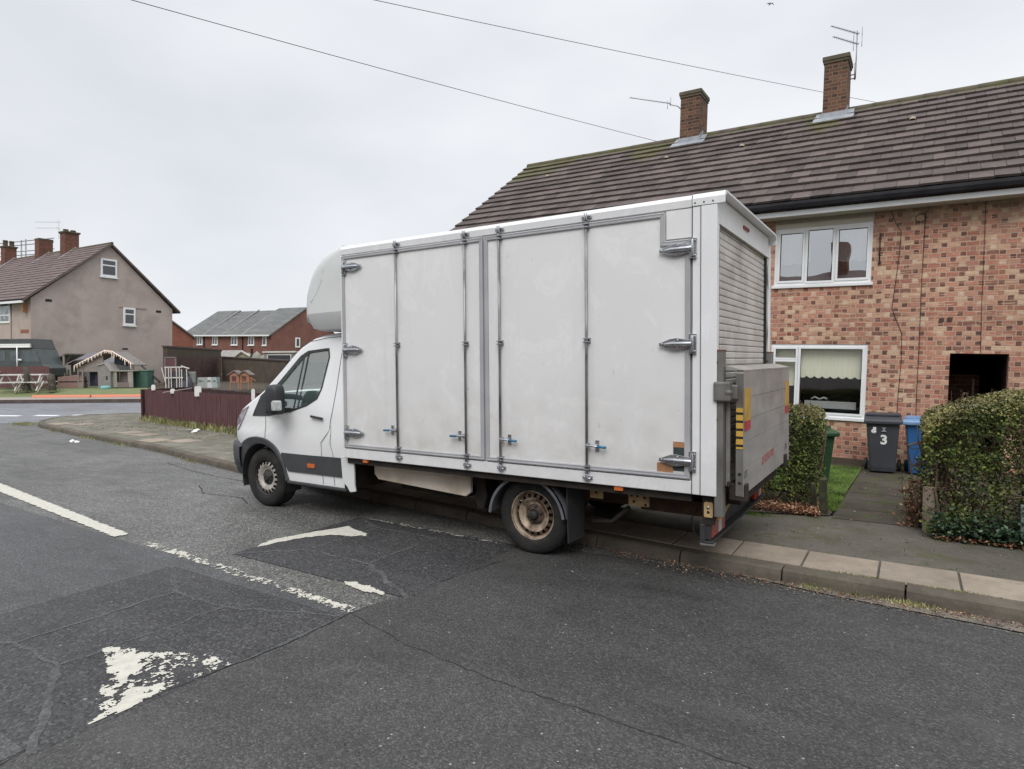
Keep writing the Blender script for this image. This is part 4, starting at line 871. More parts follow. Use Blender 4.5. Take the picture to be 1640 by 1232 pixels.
for y0, y1 in ((4.835, 5.05), (6.44, 6.655)):
    mb = MB(); vs = []
    for k in range(29):
        a = R(-18 + 216 * k / 28)
        for y in (y0, y1): vs.append((-6.62 + .424 * math.cos(a), y, .345 + .424 * math.sin(a)))
    mb.add(vs, [(2 * k, 2 * k + 1, 2 * k + 3, 2 * k + 2) for k in range(28)], True); mb.build('arch_liner', BLACKP, trk)
def side_y(x, z):     # near side surface of the cab
    w = interp(WT, x); f = .015 * (1 - (z - .36) / .24) if z < .60 else (.15 * ((max(z, 1.12) - 1.12) / .85) ** 1.05); b = .020 * max(0, 1 - abs(z - .86) / .12)
    return TY - (w - f + b)
def surf_hw(x, z):
    P = sect(x)[:19]
    for (a, p), (b, q) in zip(P, P[1:]):
        if p <= z <= q: return a + (b - a) * (z - p) / max(1e-6, q - p)
    return P[-1][0]
def side_poly(name, pts, m, parent, off=.004, th=.012, sub=True, far=False, bevel=0):
    P = []
    for i in range(len(pts)):
        a = pts[i]; b = pts[(i + 1) % len(pts)]; k = max(1, int(math.dist(a, b) / .05)) if sub else 1
        P += [(a[0] + (b[0] - a[0]) * t / k, a[1] + (b[1] - a[1]) * t / k) for t in range(k)]
    s_ = -1 if far else 1; mir = (lambda y: 2 * TY - y) if far else (lambda y: y)
    n = len(P); vs = [(x, mir(side_y(x, z) - off), z) for x, z in P] + [(x, mir(side_y(x, z) - off + th), z) for x, z in P]
    bm = bmesh.new(); V = [bm.verts.new(v) for v in vs]
    bm.faces.new(V[:n][::-1]); bm.faces.new(V[n:])
    for i in range(n): bm.faces.new((V[i], V[(i + 1) % n], V[n + (i + 1) % n], V[n + i]))
    bmesh.ops.triangulate(bm, faces=[f for f in bm.faces if len(f.verts) > 4]); bmesh.ops.recalc_face_normals(bm, faces=bm.faces)
    me = bpy.data.meshes.new(name); og = ORG[parent.name]
    for v in bm.verts: v.co -= og
    bm.to_mesh(me); bm.free(); o = bpy.data.objects.new(name, me); S.collection.objects.link(o); ORG[o.name] = og; o.parent = parent; me.materials.append(m); return o
def side_strip(name, pts, w, m, parent, off=.003, closed=False, far=False):
    mb = MB(); P = []; m_ = len(pts) if closed else len(pts) - 1
    for i in range(m_):
        a = pts[i]; b = pts[(i + 1) % len(pts)]; k = max(1, int(math.dist(a, b) / .04)); P += [(a[0] + (b[0] - a[0]) * t / k, a[1] + (b[1] - a[1]) * t / k) for t in range(k)]
    P.append(pts[0] if closed else pts[-1]); mir = (lambda y: 2 * TY - y) if far else (lambda y: y); vs = []
    for i, p in enumerate(P):
        a, b = P[max(0, i - 1)], P[min(len(P) - 1, i + 1)]; d = Vector((b[0] - a[0], b[1] - a[1])).normalized(); nx, nz_ = -d.y * w / 2, d.x * w / 2
        for q in ((p[0] + nx, p[1] + nz_), (p[0] - nx, p[1] - nz_)): vs.append((q[0], mir(side_y(*q) - off), q[1]))
    mb.add(vs, [(2 * i, 2 * i + 1, 2 * i + 3, 2 * i + 2) for i in range(len(P) - 1)]); return mb.build(name, m, parent, recalc=False)
for far in (False, True):
    side_poly('side_window', [(x * 1.0, z) for x, z in WIN], G_CAB, trk, off=-.022, th=.004, far=far)
    side_strip('window_seal', WIN, .022, BLACKP, cab, off=.003, closed=True, far=far)
    side_strip('window_divider', [(-5.945, 1.855), (-6.03, 1.19)], .030, BLACKP, cab, off=.004, far=far)
    side_poly('mirror_sail', [(-6.66, 1.345), (-6.785, 1.100), (-6.47, 1.110), (-6.12, 1.165), (-6.30, 1.175), (-6.45, 1.41), (-6.52, 1.44)], BLACKP, cab, off=.006, far=far)
    dl = side_strip('door_shut_line', [(-6.525, 1.10), (-6.525, .845)], .007, SEAM, cab, far=far)
    side_strip('door_shut_line', [(-5.335, 2.02), (-5.36, 1.45), (-5.385, 1.20), (-5.425, .99), (-5.545, .85), (-5.56, .66), (-5.55, .38)], .007, SEAM, cab, far=far)
    side_strip('door_shut_line', [(-5.40, 1.05), (-5.40, .85), (-5.37, .70), (-5.37, .38)], .006, SEAM, cab, far=far)
    side_strip('door_shut_line', [(-6.60, 1.45), (-6.33, 1.68), (-6.08, 1.90), (-5.88, 1.985), (-5.6, 2.02), (-5.335, 2.03)], .006, SEAM, cab, far=far)
    # wheel arch trim, sill trim, lower body
    tr = [(-6.62 + .43 * math.cos(R(a)), .345 + .43 * math.sin(R(a))) for a in range(4, 140, 6)]
    tr2 = [(-6.62 + .43 * math.cos(R(a)), .345 + .43 * math.sin(R(a))) for a in range(4, 178, 6)]
    outer = [(-7.0, .765), (-6.90, .815), (-6.76, .848), (-6.60, .850), (-6.47, .825), (-6.36, .765), (-6.26, .66), (-6.16, .44), (-6.13, .375)]
    RO = [(2, .492), (11.7, .470), (41, .478), (58, .494), (72.6, .503), (88, .505), (105.6, .522), (121, .547), (138, .585), (146, .578), (160, .505), (178, .468)]
    mb = MB(); vs = []; mir = (lambda y: 2 * TY - y) if far else (lambda y: y)
    for k in range(45):
        a = 2 + 176 * k / 44; ca, sa = math.cos(R(a)), math.sin(R(a)); ro = interp(RO, a)
        for r_, o in ((.425, -.02), (.425, .012), (.44, .018), (ro - .01, .018), (ro, .010), (ro, -.02)): x, z = -6.62 + r_ * ca, .345 + r_ * sa; vs.append((x, mir(side_y(x, z) - o), z))
    mb.add(vs, [(6 * k + j, 6 * k + (j + 1) % 6, 6 * k + 6 + (j + 1) % 6, 6 * k + 6 + j) for k in range(44) for j in range(6)] + [(0, 1, 2, 3, 4, 5), (264, 265, 266, 267, 268, 269)]); mb.build('arch_trim', TRIM, trk)
    side_poly('sill_trim', [(-6.25, .655), (-6.24, .688), (-5.80, .69), (-5.20, .70), (-5.20, .485), (-6.135, .478)], TRIM, trk, off=.012, th=.02, far=far)
    mk = side_poly('indicator_lens', [(-5.775, .60), (-5.67, .60), (-5.66, .575), (-5.67, .552), (-5.775, .552), (-5.785, .575)], ORANGE, trk, off=.020, th=.01, far=far)
mb = MB(); mb.box(-6.14, -5.16, 4.785, 4.90, .335, .368); mb.build('side_step', BLACKP, trk, bevel=.012)
mb = MB(); mb.obox((-5.612, side_y(-5.61, 1.13) - .020, 1.128), (.098, 0, -.010), (0, .012, 0), (0, 0, .013));
mb.build('door_handle', BLACKP, cab, bevel=.008)
# front bumper
mb = MB()
def bump_sec(z, o): return [(TY + s_ * (interp(WT, x) + o), x, z) for s_, x in [(-1, -6.99), (-1, -7.06), (-1, -7.15), (-1, -7.25), (-1, -7.34), (-1, -7.41), (-1, -7.45), (1, -7.45), (1, -7.41), (1, -7.34), (1, -7.25), (1, -7.15), (1, -7.06), (1, -6.99)]]
rows = [(.34, -.03), (.37, .010), (.45, .020), (.46, .030), (.58, .040), (.70, .040), (.755, .034), (.775, .006)]
vs = []
for z, o in rows: vs += [(x - o * 1.2, y, zz_ - (.05 * max(0, (x + 7.16) / .17) if z > .7 else 0)) for y, x, zz_ in bump_sec(z, o)]
n = 14; mb.add(vs, [(i * n + k, i * n + k + 1, (i + 1) * n + k + 1, (i + 1) * n + k) for i in range(len(rows) - 1) for k in range(n - 1)], True)
mb.build('front_bumper', TRIM, trk)
# headlights wrap round the corner
for s_ in (-1, 1):
    mb = MB(); P = [(-7.155, .90), (-7.185, .95), (-7.175, 1.02), (-7.10, 1.09), (-7.0, 1.165), (-6.88, 1.215), (-6.93, 1.13), (-7.02, 1.02), (-7.10, .93)]
    vs = [(x, TY + s_ * (surf_hw(x, z) + .010), z) for x, z in P] + [(x, TY + s_ * (surf_hw(x, z) - .04), z) for x, z in P]
    m_ = len(P); mb.add(vs, [tuple(range(m_))[::-1], tuple(range(m_, 2 * m_))] + [(i, (i + 1) % m_, m_ + (i + 1) % m_, m_ + i) for i in range(m_)]); mb.build('headlight', mat('headlight_lens', (.30, .26, .30), (.12, .11, .13), 16, rough=.12, coat=.6) if s_ == -1 else bpy.data.materials['headlight_lens'], trk)
mb = MB(); mb.box(-7.455, -7.43, TY - .45, TY + .45, .80, .93); mb.build('grille', BLACKP, trk, bevel=.01)
# windscreen
mb = MB(); mb.add([(-6.70, TY - .70, 1.415), (-6.70, TY + .70, 1.415), (-6.02, TY + .68, 1.99), (-6.02, TY - .68, 1.99), (-6.735, TY, 1.43), (-6.065, TY, 2.005)], [(0, 4, 5, 3), (4, 1, 2, 5)], True); mb.build('windscreen', G_CAB, trk)
# mirror arms and heads
for s_ in (-1, 1):
    yy = lambda a: TY + s_ * (a)
    mb = MB(); mb.tube([(-6.45, yy(.93), 1.36), (-6.30, yy(1.02), 1.385), (-6.18, yy(1.06), 1.385)], [.036, .034, .030], 12); mb.tube([(-6.48, yy(.93), 1.175), (-6.30, yy(1.02), 1.205), (-6.15, yy(1.06), 1.205)], [.040, .040, .032], 12)
    mb.tube([(-6.40, yy(.96), 1.27), (-6.33, yy(.98), 1.28)], .035, 10)
    ma = mb.build('mirror_arm', BLACKP, trk)
    mb = MB()
    ob = [(-.105, -.165), (.08, -.165), (.115, -.14), (.12, .10), (.10, .155), (.05, .175), (-.07, .165), (-.115, .10), (-.125, -.10)]
    vs = []; ys_ = ((1.03, .86), (1.05, 1.0), (1.13, 1.0), (1.165, .93), (1.18, .7)); c_ = (-6.085, 1.325)
    for yo, k in ys_: vs += [(c_[0] + a * k * .82, yy(yo + .04), c_[1] + b * k) for a, b in ob]
    m_ = len(ob); mb.add(vs, [(i * m_ + j, i * m_ + (j + 1) % m_, (i + 1) * m_ + (j + 1) % m_, (i + 1) * m_ + j) for i in range(4) for j in range(m_)] + [tuple(range(m_))[::-1], tuple(range(4 * m_, 5 * m_))], True)
    mh = mb.build('mirror_head', BLACKP, ma, bevel=0)
    mb = MB(); q = [(-.045, -.055), (.03, -.055), (.04, -.04), (.035, .045), (.02, .06), (-.03, .06), (-.05, .03)]; mb.prism([(-5.985 + a, 1.262 + b) for a, b in q], 'y', yy(1.15), yy(1.235)); mb.build('mirror_cover', FAIR if False else mat('mirror_chrome_lens', (.6, .62, .62), (.35, .36, .36), 25, rough=.2, metal=.2) if s_ == -1 else bpy.data.materials['mirror_chrome_lens'], mh, bevel=.01)
# cabin
mb = MB(); mb.prism([(-6.75, .82), (-6.75, 1.30), (-6.62, 1.38), (-6.40, 1.24), (-6.25, 1.22), (-6.22, 1.0), (-6.35, .82)], 'y', 4.90, 6.60); mb.build('dashboard', mat('dash_plastic', (.06, .075, .075), (.08, .09, .09), 4), trk, bevel=.02)
for y0 in (4.98, 5.62, 6.10):
    mb = MB(); mb.prism([(-5.95, .82), (-5.95, 1.06), (-5.60, 1.02), (-5.50, 1.45), (-5.42, 1.64), (-5.34, 1.64), (-5.36, 1.40), (-5.42, .82)], 'y', y0, y0 + .42); mb.build('seat', mat('seat_cloth', (.05, .055, .06), (.07, .075, .08), 20) if y0 < 5 else bpy.data.materials['seat_cloth'], trk, bevel=.04)
mb = MB(); a_ = R(62); mb.tube([(-6.12 + .19 * math.cos(t) * math.cos(a_), 6.18 + .19 * math.sin(t), 1.23 + .19 * math.cos(t) * math.sin(a_)) for t in [2 * math.pi * k / 32 for k in range(33)]], .014, 8, caps=False); mb.tube([(-6.12, 6.0, 1.23), (-6.12, 6.36, 1.23)], .016, 6); mb.tube([(-6.12, 6.18, 1.23), (-6.35, 6.18, 1.10)], .025, 8); mb.build('steering_wheel', BLACKP, trk)
mb = MB(); mb.obox((-5.78, 6.50, 1.40), (.13, 0, .01), (0, .05, .0), (0, 0, .025)); mb.obox((-6.0, 6.48, 1.33), (.025, 0, 0), (0, .025, 0), (0, 0, .05)); mb.build('rolled_paper', mat('white_paper', (.7, .72, .7), rough=.8), trk, bevel=.015)
# roof fairing
FW = [(-6.00, .60), (-5.98, .72), (-5.93, .80), (-5.84, .87), (-5.70, .93), (-5.50, .97), (-5.3, .995), (-5.12, 1.010)]
FT = [(-6.00, 2.34), (-5.98, 2.44), (-5.93, 2.55), (-5.84, 2.67), (-5.70, 2.81), (-5.50, 2.915), (-5.3, 2.96), (-5.12, 2.985)]
FB_ = [(-6.00, 2.24), (-5.98, 2.20), (-5.93, 2.16), (-5.84, 2.115), (-5.70, 2.095), (-5.50, 2.09), (-5.12, 2.09)]
fx = [-6.00, -5.99, -5.97, -5.94, -5.89, -5.83, -5.75, -5.65, -5.56, -5.45, -5.34, -5.22, -5.125]; mb = MB(); vs = []; n = 0
for x in fx:
    w, zt, zb = interp(FW, x), interp(FT, x), interp(FB_, x); zl = zb + (2.285 - zb) * max(0, min(1, (x + 6.0) / .15)) if zb < 2.27 else zb + .01
    zl = min(zl, 2.30); r_ = min(.30 - .22 * max(0, (x + 6.0) / .85), (zt - zl) * .62); pts = [(w * .80, zb), (w * .90, zb + .02), (w, zl), (w * 1.0, zl + .004)]
    for k in range(0, 5): pts.append((w, zl + .02 + (zt - r_ - zl - .02) * k / 4))
    for a in (15, 30, 45, 60, 75, 90): pts.append((w - r_ * .55 + r_ * .55 * math.cos(R(a)), zt - r_ + r_ * math.sin(R(a))))
    w1 = pts[-1][0]
    for k in (1, 2, 3): pts.append((w1 * (1 - k / 3), zt + .01 * k / 3))
    full = [(TY - a, z) for a, z in pts] + [(TY + a, z) for a, z in pts[:-1][::-1]]; n = len(full); vs += [(x, y, z) for y, z in full]
mb.add(vs, [(i * n + k, i * n + (k + 1) % n, (i + 1) * n + (k + 1) % n, (i + 1) * n + k) for i in range(len(fx) - 1) for k in range(n)] + [tuple(range(n))[::-1], tuple(range((len(fx) - 1) * n, len(fx) * n))], True)
fa = mb.build('roof_fairing', FAIR, trk); 
try: fa.data.set_sharp_from_angle(angle=R(30))
except Exception: pass

mb = MB(); cpts = [(-5.80, 2.38), (-5.68, 2.43), (-5.57, 2.51), (-5.49, 2.61), (-5.44, 2.73), (-5.42, 2.84)]
mb.tube([(x, TY - interp(FW, x) + .003, z) for x, z in cpts], [.002, .005, .006, .006, .005, .002], 8); mb.build('fairing_crease', FAIR, fa)
# ---------------------------------------------------------------- houses: local frame (u along the street, d away, w up), truly level
HX = Vector((0.99944, -0.0195, -0.0272)).normalized(); HZ = Vector((0.0280, 0.0190, 0.9994)); HZ = (HZ - HX * HZ.dot(HX)).normalized(); HY = HZ.cross(HX)
HO = gnd(1386, 745, 0.0)
def HM(u=0, d=0, w=0):
    o = HO + HX * u + HY * d + HZ * w
    return Matrix(((HX.x, HY.x, HZ.x, o.x), (HX.y, HY.y, HZ.y, o.y), (HX.z, HY.z, HZ.z, o.z), (0, 0, 0, 1)))
def wall_holes(mb, u0, u1, w0, w1, d, th, holes):
    """wall in the u-w plane, front face at d, with real openings"""
    us = sorted({u0, u1} | {h[0] for h in holes} | {h[1] for h in holes}); ws = sorted({w0, w1} | {h[2] for h in holes} | {h[3] for h in holes})
    for a, b in zip(us, us[1:]):
        for c, e in zip(ws, ws[1:]):
            mu, mw = (a + b) / 2, (c + e) / 2
            if any(h[0] < mu < h[1] and h[2] < mw < h[3] for h in holes): continue
            mb.add([(a, d, c), (b, d, c), (b, d, e), (a, d, e)], [(0, 1, 2, 3)])
    for (a, b, c, e) in holes:
        t = d + th
        mb.add([(a, d, c), (a, d, e), (a, t, e), (a, t, c)], [(0, 1, 2, 3)]); mb.add([(b, d, c), (b, d, e), (b, t, e), (b, t, c)], [(0, 1, 2, 3)])
        mb.add([(a, d, c), (b, d, c), (b, t, c), (a, t, c)], [(0, 1, 2, 3)]); mb.add([(a, d, e), (b, d, e), (b, t, e), (a, t, e)], [(0, 1, 2, 3)])
def tiles(mb, u0, u1, P0, P1, n, tw, th=.022, jit=.004, und=.02):
    """overlapping tiles from eave point P0=(d,w) up to ridge point P1"""
    P0 = Vector(P0); P1 = Vector(P1); L = (P1 - P0).length; t = (P1 - P0) / L; nr = Vector((-t.y, t.x))
    if nr.y < 0: nr = -nr
    s = L / n
    for r in range(n):
        a = P0 + t * (s * r - .03) + nr * (th + .012); b = P0 + t * (s * (r + 1) + .01) + nr * (.004)
        off = (r % 2) * tw / 2; u = u0 - off
        while u < u1:
            x0, x1 = max(u, u0), min(u + tw, u1); u += tw
            if x1 - x0 < .03: continue
            j = random.uniform(-jit, jit); k = random.uniform(-jit, jit); g = .0025
            a0, a1 = a + nr * j, a + nr * k; lo0, lo1 = a0 - nr * th, a1 - nr * th
            mb.add([(x0 + g, a0.x, a0.y), (x1 - g, a1.x, a1.y), (x1 - g, b.x, b.y), (x0 + g, b.x, b.y), (x0 + g, lo0.x, lo0.y), (x1 - g, lo1.x, lo1.y), (x1 - g, b.x - nr.x * th, b.y - nr.y * th), (x0 + g, b.x - nr.x * th, b.y - nr.y * th)],
                   [(0, 1, 2, 3), (4, 5, 1, 0), (0, 3, 7, 4), (1, 5, 6, 2)])
def window(parent, u0, u1, w0, w1, d, lights, fr=.055, glass_m=None, transom=None, name='window', deep=.07, back=None, sash=True):
    """lights: list of (u0,u1,w0,w1) glazed areas; frame = everything else"""
    mb = MB(); us = sorted({u0, u1} | {l[0] for l in lights} | {l[1] for l in lights}); ws = sorted({w0, w1} | {l[2] for l in lights} | {l[3] for l in lights})
    for a, b in zip(us, us[1:]):
        for c, e in zip(ws, ws[1:]):
            mu, mw = (a + b) / 2, (c + e) / 2
            if any(l[0] < mu < l[1] and l[2] < mw < l[3] for l in lights): continue
            mb.box(a, b, d, d + deep, c, e)
    f = mb.build(name, UPVC, parent)
    if sash:
        mb = MB()
        for l in lights:
            i = .012; o = fr * .62
            for (a, b, c, e) in ((l[0] - o, l[1] + o, l[2] - o, l[2] - i + .012), (l[0] - o, l[1] + o, l[3] + i - .012, l[3] + o), (l[0] - o, l[0], l[2], l[3]), (l[1], l[1] + o, l[2], l[3])): mb.box(a, b, d - .014, d - .001, c, e)
        mb.build('sash', UPVC, f, bevel=.003)
        mb = MB()
        for l in lights:
            s_ = .007
            for (a, b, c, e) in ((l[0], l[1], l[2], l[2] + s_), (l[0], l[1], l[3] - s_, l[3]), (l[0], l[0] + s_, l[2], l[3]), (l[1] - s_, l[1], l[2], l[3])): mb.box(a, b, d + .001, d + .012, c, e)
        mb.build('glazing_bead', SEAM, f)
    mb = MB()
    for l in lights: mb.add([(l[0], d + .02, l[2]), (l[1], d + .02, l[2]), (l[1], d + .02, l[3]), (l[0], d + .02, l[3])], [(0, 1, 2, 3)])
    mb.build('pane', glass_m or G_WIN, f)
    return f
# ---- the brick terrace on the right
ter = thing('terraced_house', 'mottled red brick terrace with brown tiled roof and two chimneys behind the truck', 'house', mat4=HM())
UL, UR, DEP, WE = -8.55, 9.0, 6.6, 4.22
upW = [(-1.52, -.04, 2.95, 4.02)]; loW = [(-1.52, -.04, .73, 1.965)]
ups = [(-1.52, -.04, 2.95, 4.02), (-5.6, -4.1, 2.95, 4.02), (-8.0, -6.9, 2.95, 4.02), (3.4, 4.9, 2.95, 4.02), (6.6, 8.1, 2.95, 4.02)]
los = [(-1.52, -.04, .73, 1.965), (-5.6, -4.1, .73, 1.965), (3.4, 4.9, .73, 1.965), (6.6, 8.1, .73, 1.965)]
doors = [(-3.2, -2.4, -.3, 1.83), (-7.6, -6.8, -.3, 1.83), (1.06, 1.775, -.3, 1.835)]
mb = MB(); wall_holes(mb, UL, UR, -.8, 4.30, 0, .24, ups + los + doors)
mb.add([(UL, 0, -.8), (UL, DEP, -.8), (UL, DEP, 4.3), (UL, 3.3, 6.92), (UL, 0, 4.3)], [(0, 1, 2, 3, 4)]); mb.add([(UR, 0, -.8), (UR, DEP, -.8), (UR, DEP, 4.3), (UR, 3.3, 6.92), (UR, 0, 4.3)], [(0, 1, 2, 3, 4)])
mb.add([(UL, DEP, -.8), (UR, DEP, -.8), (UR, DEP, 4.3), (UL, DEP, 4.3)], [(0, 1, 2, 3)])
mb.build('wall', BRK, ter, recalc=False)
mb = MB(); mb.box(UL - .004, UR, -.03, .0 - .001, -.8, .085); mb.build('plinth', mat('stained_plinth', (.10, .075, .055), (.07, .06, .04), 6, rough=.9, bump=.4), ter)
# roof: sawtooth tiles, underlay, back slope
E0, E1 = (-.40, 4.330), (3.3, 6.985)
mb = MB(); mb.add([(UL - .16, E0[0], E0[1] - .01), (UR, E0[0], E0[1] - .01), (UR, E1[0], E1[1] - .02), (UL - .16, E1[0], E1[1] - .02)], [(0, 1, 2, 3)]); mb.add([(UL - .16, E1[0], E1[1] - .0), (UR, E1[0], E1[1] - .0), (UR, 7.0, 4.33), (UL - .16, 7.0, 4.33)], [(0, 1, 2, 3)])
mb.build('roof_deck', SEAM, ter)
mb = MB(); tiles(mb, UL - .18, UR, E0, E1, 14, .30, th=.036, jit=.006); rf = mb.build('roof', TILE, ter, recalc=False)
mb = MB(); u = UL - .2
while u < UR: mb.tube([(u + .001, 3.3, 6.965), (u + .44, 3.3, 6.965)], .085 + random.uniform(-.003, .003), 12); u += .44
mb.build('ridge_tiles', mat('mossy_ridge', (.10, .095, .045), (.12, .10, .085), 3, rough=.9), rf)
mb = MB(); mb.prism([(-.40, 4.285), (3.3, 6.94), (3.3, 6.88), (-.40, 4.20)], 'x', UL - .165, UL - .14); mb.build('verge_board', GUTB, rf)
mb = MB()
for (u, w) in ((-4.36, 6.22), (-2.70, 6.21), (.36, 6.20), (-7.5, 6.25)):
    d = E0[0] + (w - E0[1]) / (E1[1] - E0[1]) * (E1[0] - E0[0]); mb.lathe([(0, .055), (.03, .05), (.05, .03), (.055, .0)], (u, d - .02, w + .01), ax='z', n=16)
mb.build('roof_vent', mat('clay_vent', (.40, .31, .23), (.3, .24, .18), 10, rough=.8), rf)
# eaves
mb = MB(); prof = [(-.455, 4.300), (-.465, 4.25), (-.452, 4.195), (-.405, 4.178), (-.36, 4.19), (-.345, 4.25), (-.345, 4.30)]
mb.prism(prof, 'x', UL - .17, UR); mb.build('gutter', GUTB, ter)
mb = MB(); mb.box(UL - .17, UR, -.345, -.315, 4.085, 4.17); mb.build('fascia', UPVC, ter, bevel=.004)
mb = MB(); mb.box(UL - .17, UR, -.315, .02, 4.10, 4.125); mb.build('soffit', SOFF, ter)
for i, (a, b, c, e) in enumerate(ups):
    t1 = a + (b - a) * .335; t2 = a + (b - a) * .63
    mb = MB(); mb.box(a - .01, b + .01, .0, .03, e - .075, 4.10); mb.build('window_head_board', SOFF, ter)
    lt = [(a + .085, t1 - .055, c + .10, e - .16), (t1 + .028, t2 - .030, c + .08, e - .13), (t2 + .055, b - .075, c + .10, e - .16)]
    f = window(ter, a, b, c, e - .07, .012, lt, glass_m=G_WIN)
    mb = MB(); mb.box(a - .03, b + .03, -.035, .04, c - .028, c + .022); mb.build('sill', UPVC, f, bevel=.005)
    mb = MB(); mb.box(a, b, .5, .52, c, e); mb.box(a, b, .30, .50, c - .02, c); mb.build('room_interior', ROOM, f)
    mb = MB(); vs = []; nn_ = 60
    for k in range(nn_ + 1):
        x = a + .06 + (b - a - .12) * k / nn_; sc = .030 * abs(math.sin(k / nn_ * math.pi * 6)); lowz = c + .42 - .030 + sc * -1 + .04
        vs += [(x, .20 + .015 * math.sin(k * 1.9), e - .10), (x, .20 + .022 * math.sin(k * 1.9), lowz)]
    mb.add(vs, [(2 * k, 2 * k + 1, 2 * k + 3, 2 * k + 2) for k in range(nn_) if not (t1 + .04 < a + .06 + (b - a - .12) * k / nn_ < t2 - .05)], True); mb.build('net_curtain', CURT, f, recalc=False)
for i, (a, b, c, e) in enumerate(los):
    t = a + (b - a) * .30
    lt = [(a + .075, t - .045, c + 1.00, e - .085), (a + .075, t - .045, c + .09, c + .93), (t + .035, b - .075, c + .09, e - .075)]
    f = window(ter, a, b, c, e, .012, lt, glass_m=G_WIN2)
    mb = MB(); mb.box(a - .03, b + .03, -.035, .04, c - .028, c + .022); mb.build('sill', UPVC, f, bevel=.005)
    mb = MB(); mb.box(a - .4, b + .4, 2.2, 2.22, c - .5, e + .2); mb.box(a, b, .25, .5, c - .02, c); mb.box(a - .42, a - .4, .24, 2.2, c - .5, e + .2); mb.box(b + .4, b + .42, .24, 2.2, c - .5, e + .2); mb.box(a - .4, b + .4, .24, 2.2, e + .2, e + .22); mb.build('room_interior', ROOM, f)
    mb = MB(); vs = []; nn_ = 80; lo_ = c + .665
    for k in range(nn_ + 1):
        x = t + .0 + (b - t - .06) * k / nn_; s_ = abs(math.sin(k / nn_ * math.pi * 8)); vs += [(x, .14, e - .05), (x, .135, lo_ + .10), (x, .14, lo_ + .03 - .035 * s_)]
    mb.add(vs, [(3 * k + j, 3 * k + j + 1, 3 * k + j + 4, 3 * k + j + 3) for k in range(nn_) for j in (0, 1)], True); mb.add([(a + .05, .15, lo_ - .15), (t, .15, lo_ - .15), (t, .15, e - .05), (a + .05, .15, e - .05)], [(0, 1, 2, 3)]); mb.build('roman_blind', BLIND, f, recalc=False)
    mb = MB(); mb.tube([(t + .20, .18, c + .30), (t + .26, .18, c + .335), (t + .33, .18, c + .30), (t + .40, .18, c + .33), (t + .45, .18, c + .31)], .016, 8); mb.box(t + .10, b - .15, .17, .30, c + .15, c + .27); mb.build('sill_ornament', SILLD, f)
for (a, b, c, e) in doors[:2]:
    mb = MB(); mb.box(a, b, .10, .15, c, e); mb.build('front_door', UPVC, ter)
# covered passage through the terrace
a, b, c, e = doors[2]; mb = MB()
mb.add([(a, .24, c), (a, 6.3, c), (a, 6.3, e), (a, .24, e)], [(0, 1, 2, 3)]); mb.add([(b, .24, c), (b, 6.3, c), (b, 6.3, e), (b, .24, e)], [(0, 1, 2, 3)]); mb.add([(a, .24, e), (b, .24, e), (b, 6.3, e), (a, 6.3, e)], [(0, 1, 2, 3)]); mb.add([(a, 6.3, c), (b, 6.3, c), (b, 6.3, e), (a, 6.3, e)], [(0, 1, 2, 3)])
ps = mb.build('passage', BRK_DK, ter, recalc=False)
mb = MB(); mb.box(a + .01, a + .44, 1.15, 1.3, c, 1.52); mb.build('passage_partition', BRK_CH, ps)
mb = MB(); mb.box(a + .335, a + .365, .9, .93, c, 1.45); mb.build('gate_post', mat('pale_gate_post', (.22, .18, .13), rough=.8), ps)
# chimneys
def chimney(parent, u0, u1, d0, d1, w0, w1, pots=(), m=BRK_CH, cap=.035):
    mb = MB(); mb.box(u0, u1, d0, d1, w0, w1 - .14); ch = mb.build('chimney', m, parent)
    mb = MB(); mb.box(u0 - cap * .55, u1 + cap * .55, d0 - cap * .55, d1 + cap * .55, w1 - .14, w1 - .085); mb.box(u0 - cap, u1 + cap, d0 - cap, d1 + cap, w1 - .085, w1); mb.build('chimney_cap', CAPM, ch, bevel=.006)
    for (pu, pd, r, h) in pots:
        mb = MB(); mb.lathe([(r * 1.05, 0), (r * .95, h * .8), (r * 1.1, h * .85), (r * 1.05, h), (r * .8, h), (r * .8, h * .2), (0, h * .2)], (pu, pd, w1), ax='z', n=20); mb.build('chimney_pot', CAPM, ch)
    return ch
def rw(d): return E0[1] + (d - E0[0]) / (E1[0] - E0[0]) * (E1[1] - E0[1]) + .05
for (u0, u1, w1, pot) in ((-1.285, -.845, 8.06, (-1.03, 3.28, .10, .07)), (-4.345, -3.885, 7.98, (-4.10, 3.3, .05, .05)), (4.2, 4.65, 8.05, (4.4, 3.3, .1, .07))):
    ch = chimney(rf, u0, u1, 3.0, 3.60, 6.0, w1, [pot])
    mb = MB(); mb.box(u0 - .03, u1 + .03, 2.965, 2.998, rw(2.97) - .06, rw(3.0) + .075); z0 = rw(2.93)
    mb.add([(u0 - .16, 2.80, rw(2.80)), (u1 + .16, 2.80, rw(2.80)), (u1 + .16, 3.02, rw(3.02)), (u0 - .16, 3.02, rw(3.02))], [(0, 1, 2, 3)])
    for s_, uu in ((-1, u0), (1, u1)):
        for k in range(3): dd = 3.0 + k * .1; mb.box(min(uu, uu + s_ * .012), max(uu, uu + s_ * .012), dd, dd + .10, rw(dd) - .05, rw(dd) + .12); mb.add([(uu, dd, rw(dd) + .01), (uu + s_ * .14, dd, rw(dd) + .004), (uu + s_ * .14, dd + .1, rw(dd + .1) + .004), (uu, dd + .1, rw(dd + .1) + .01)], [(0, 1, 2, 3)])
    mb.build('lead_flashing', LEAD, ch)
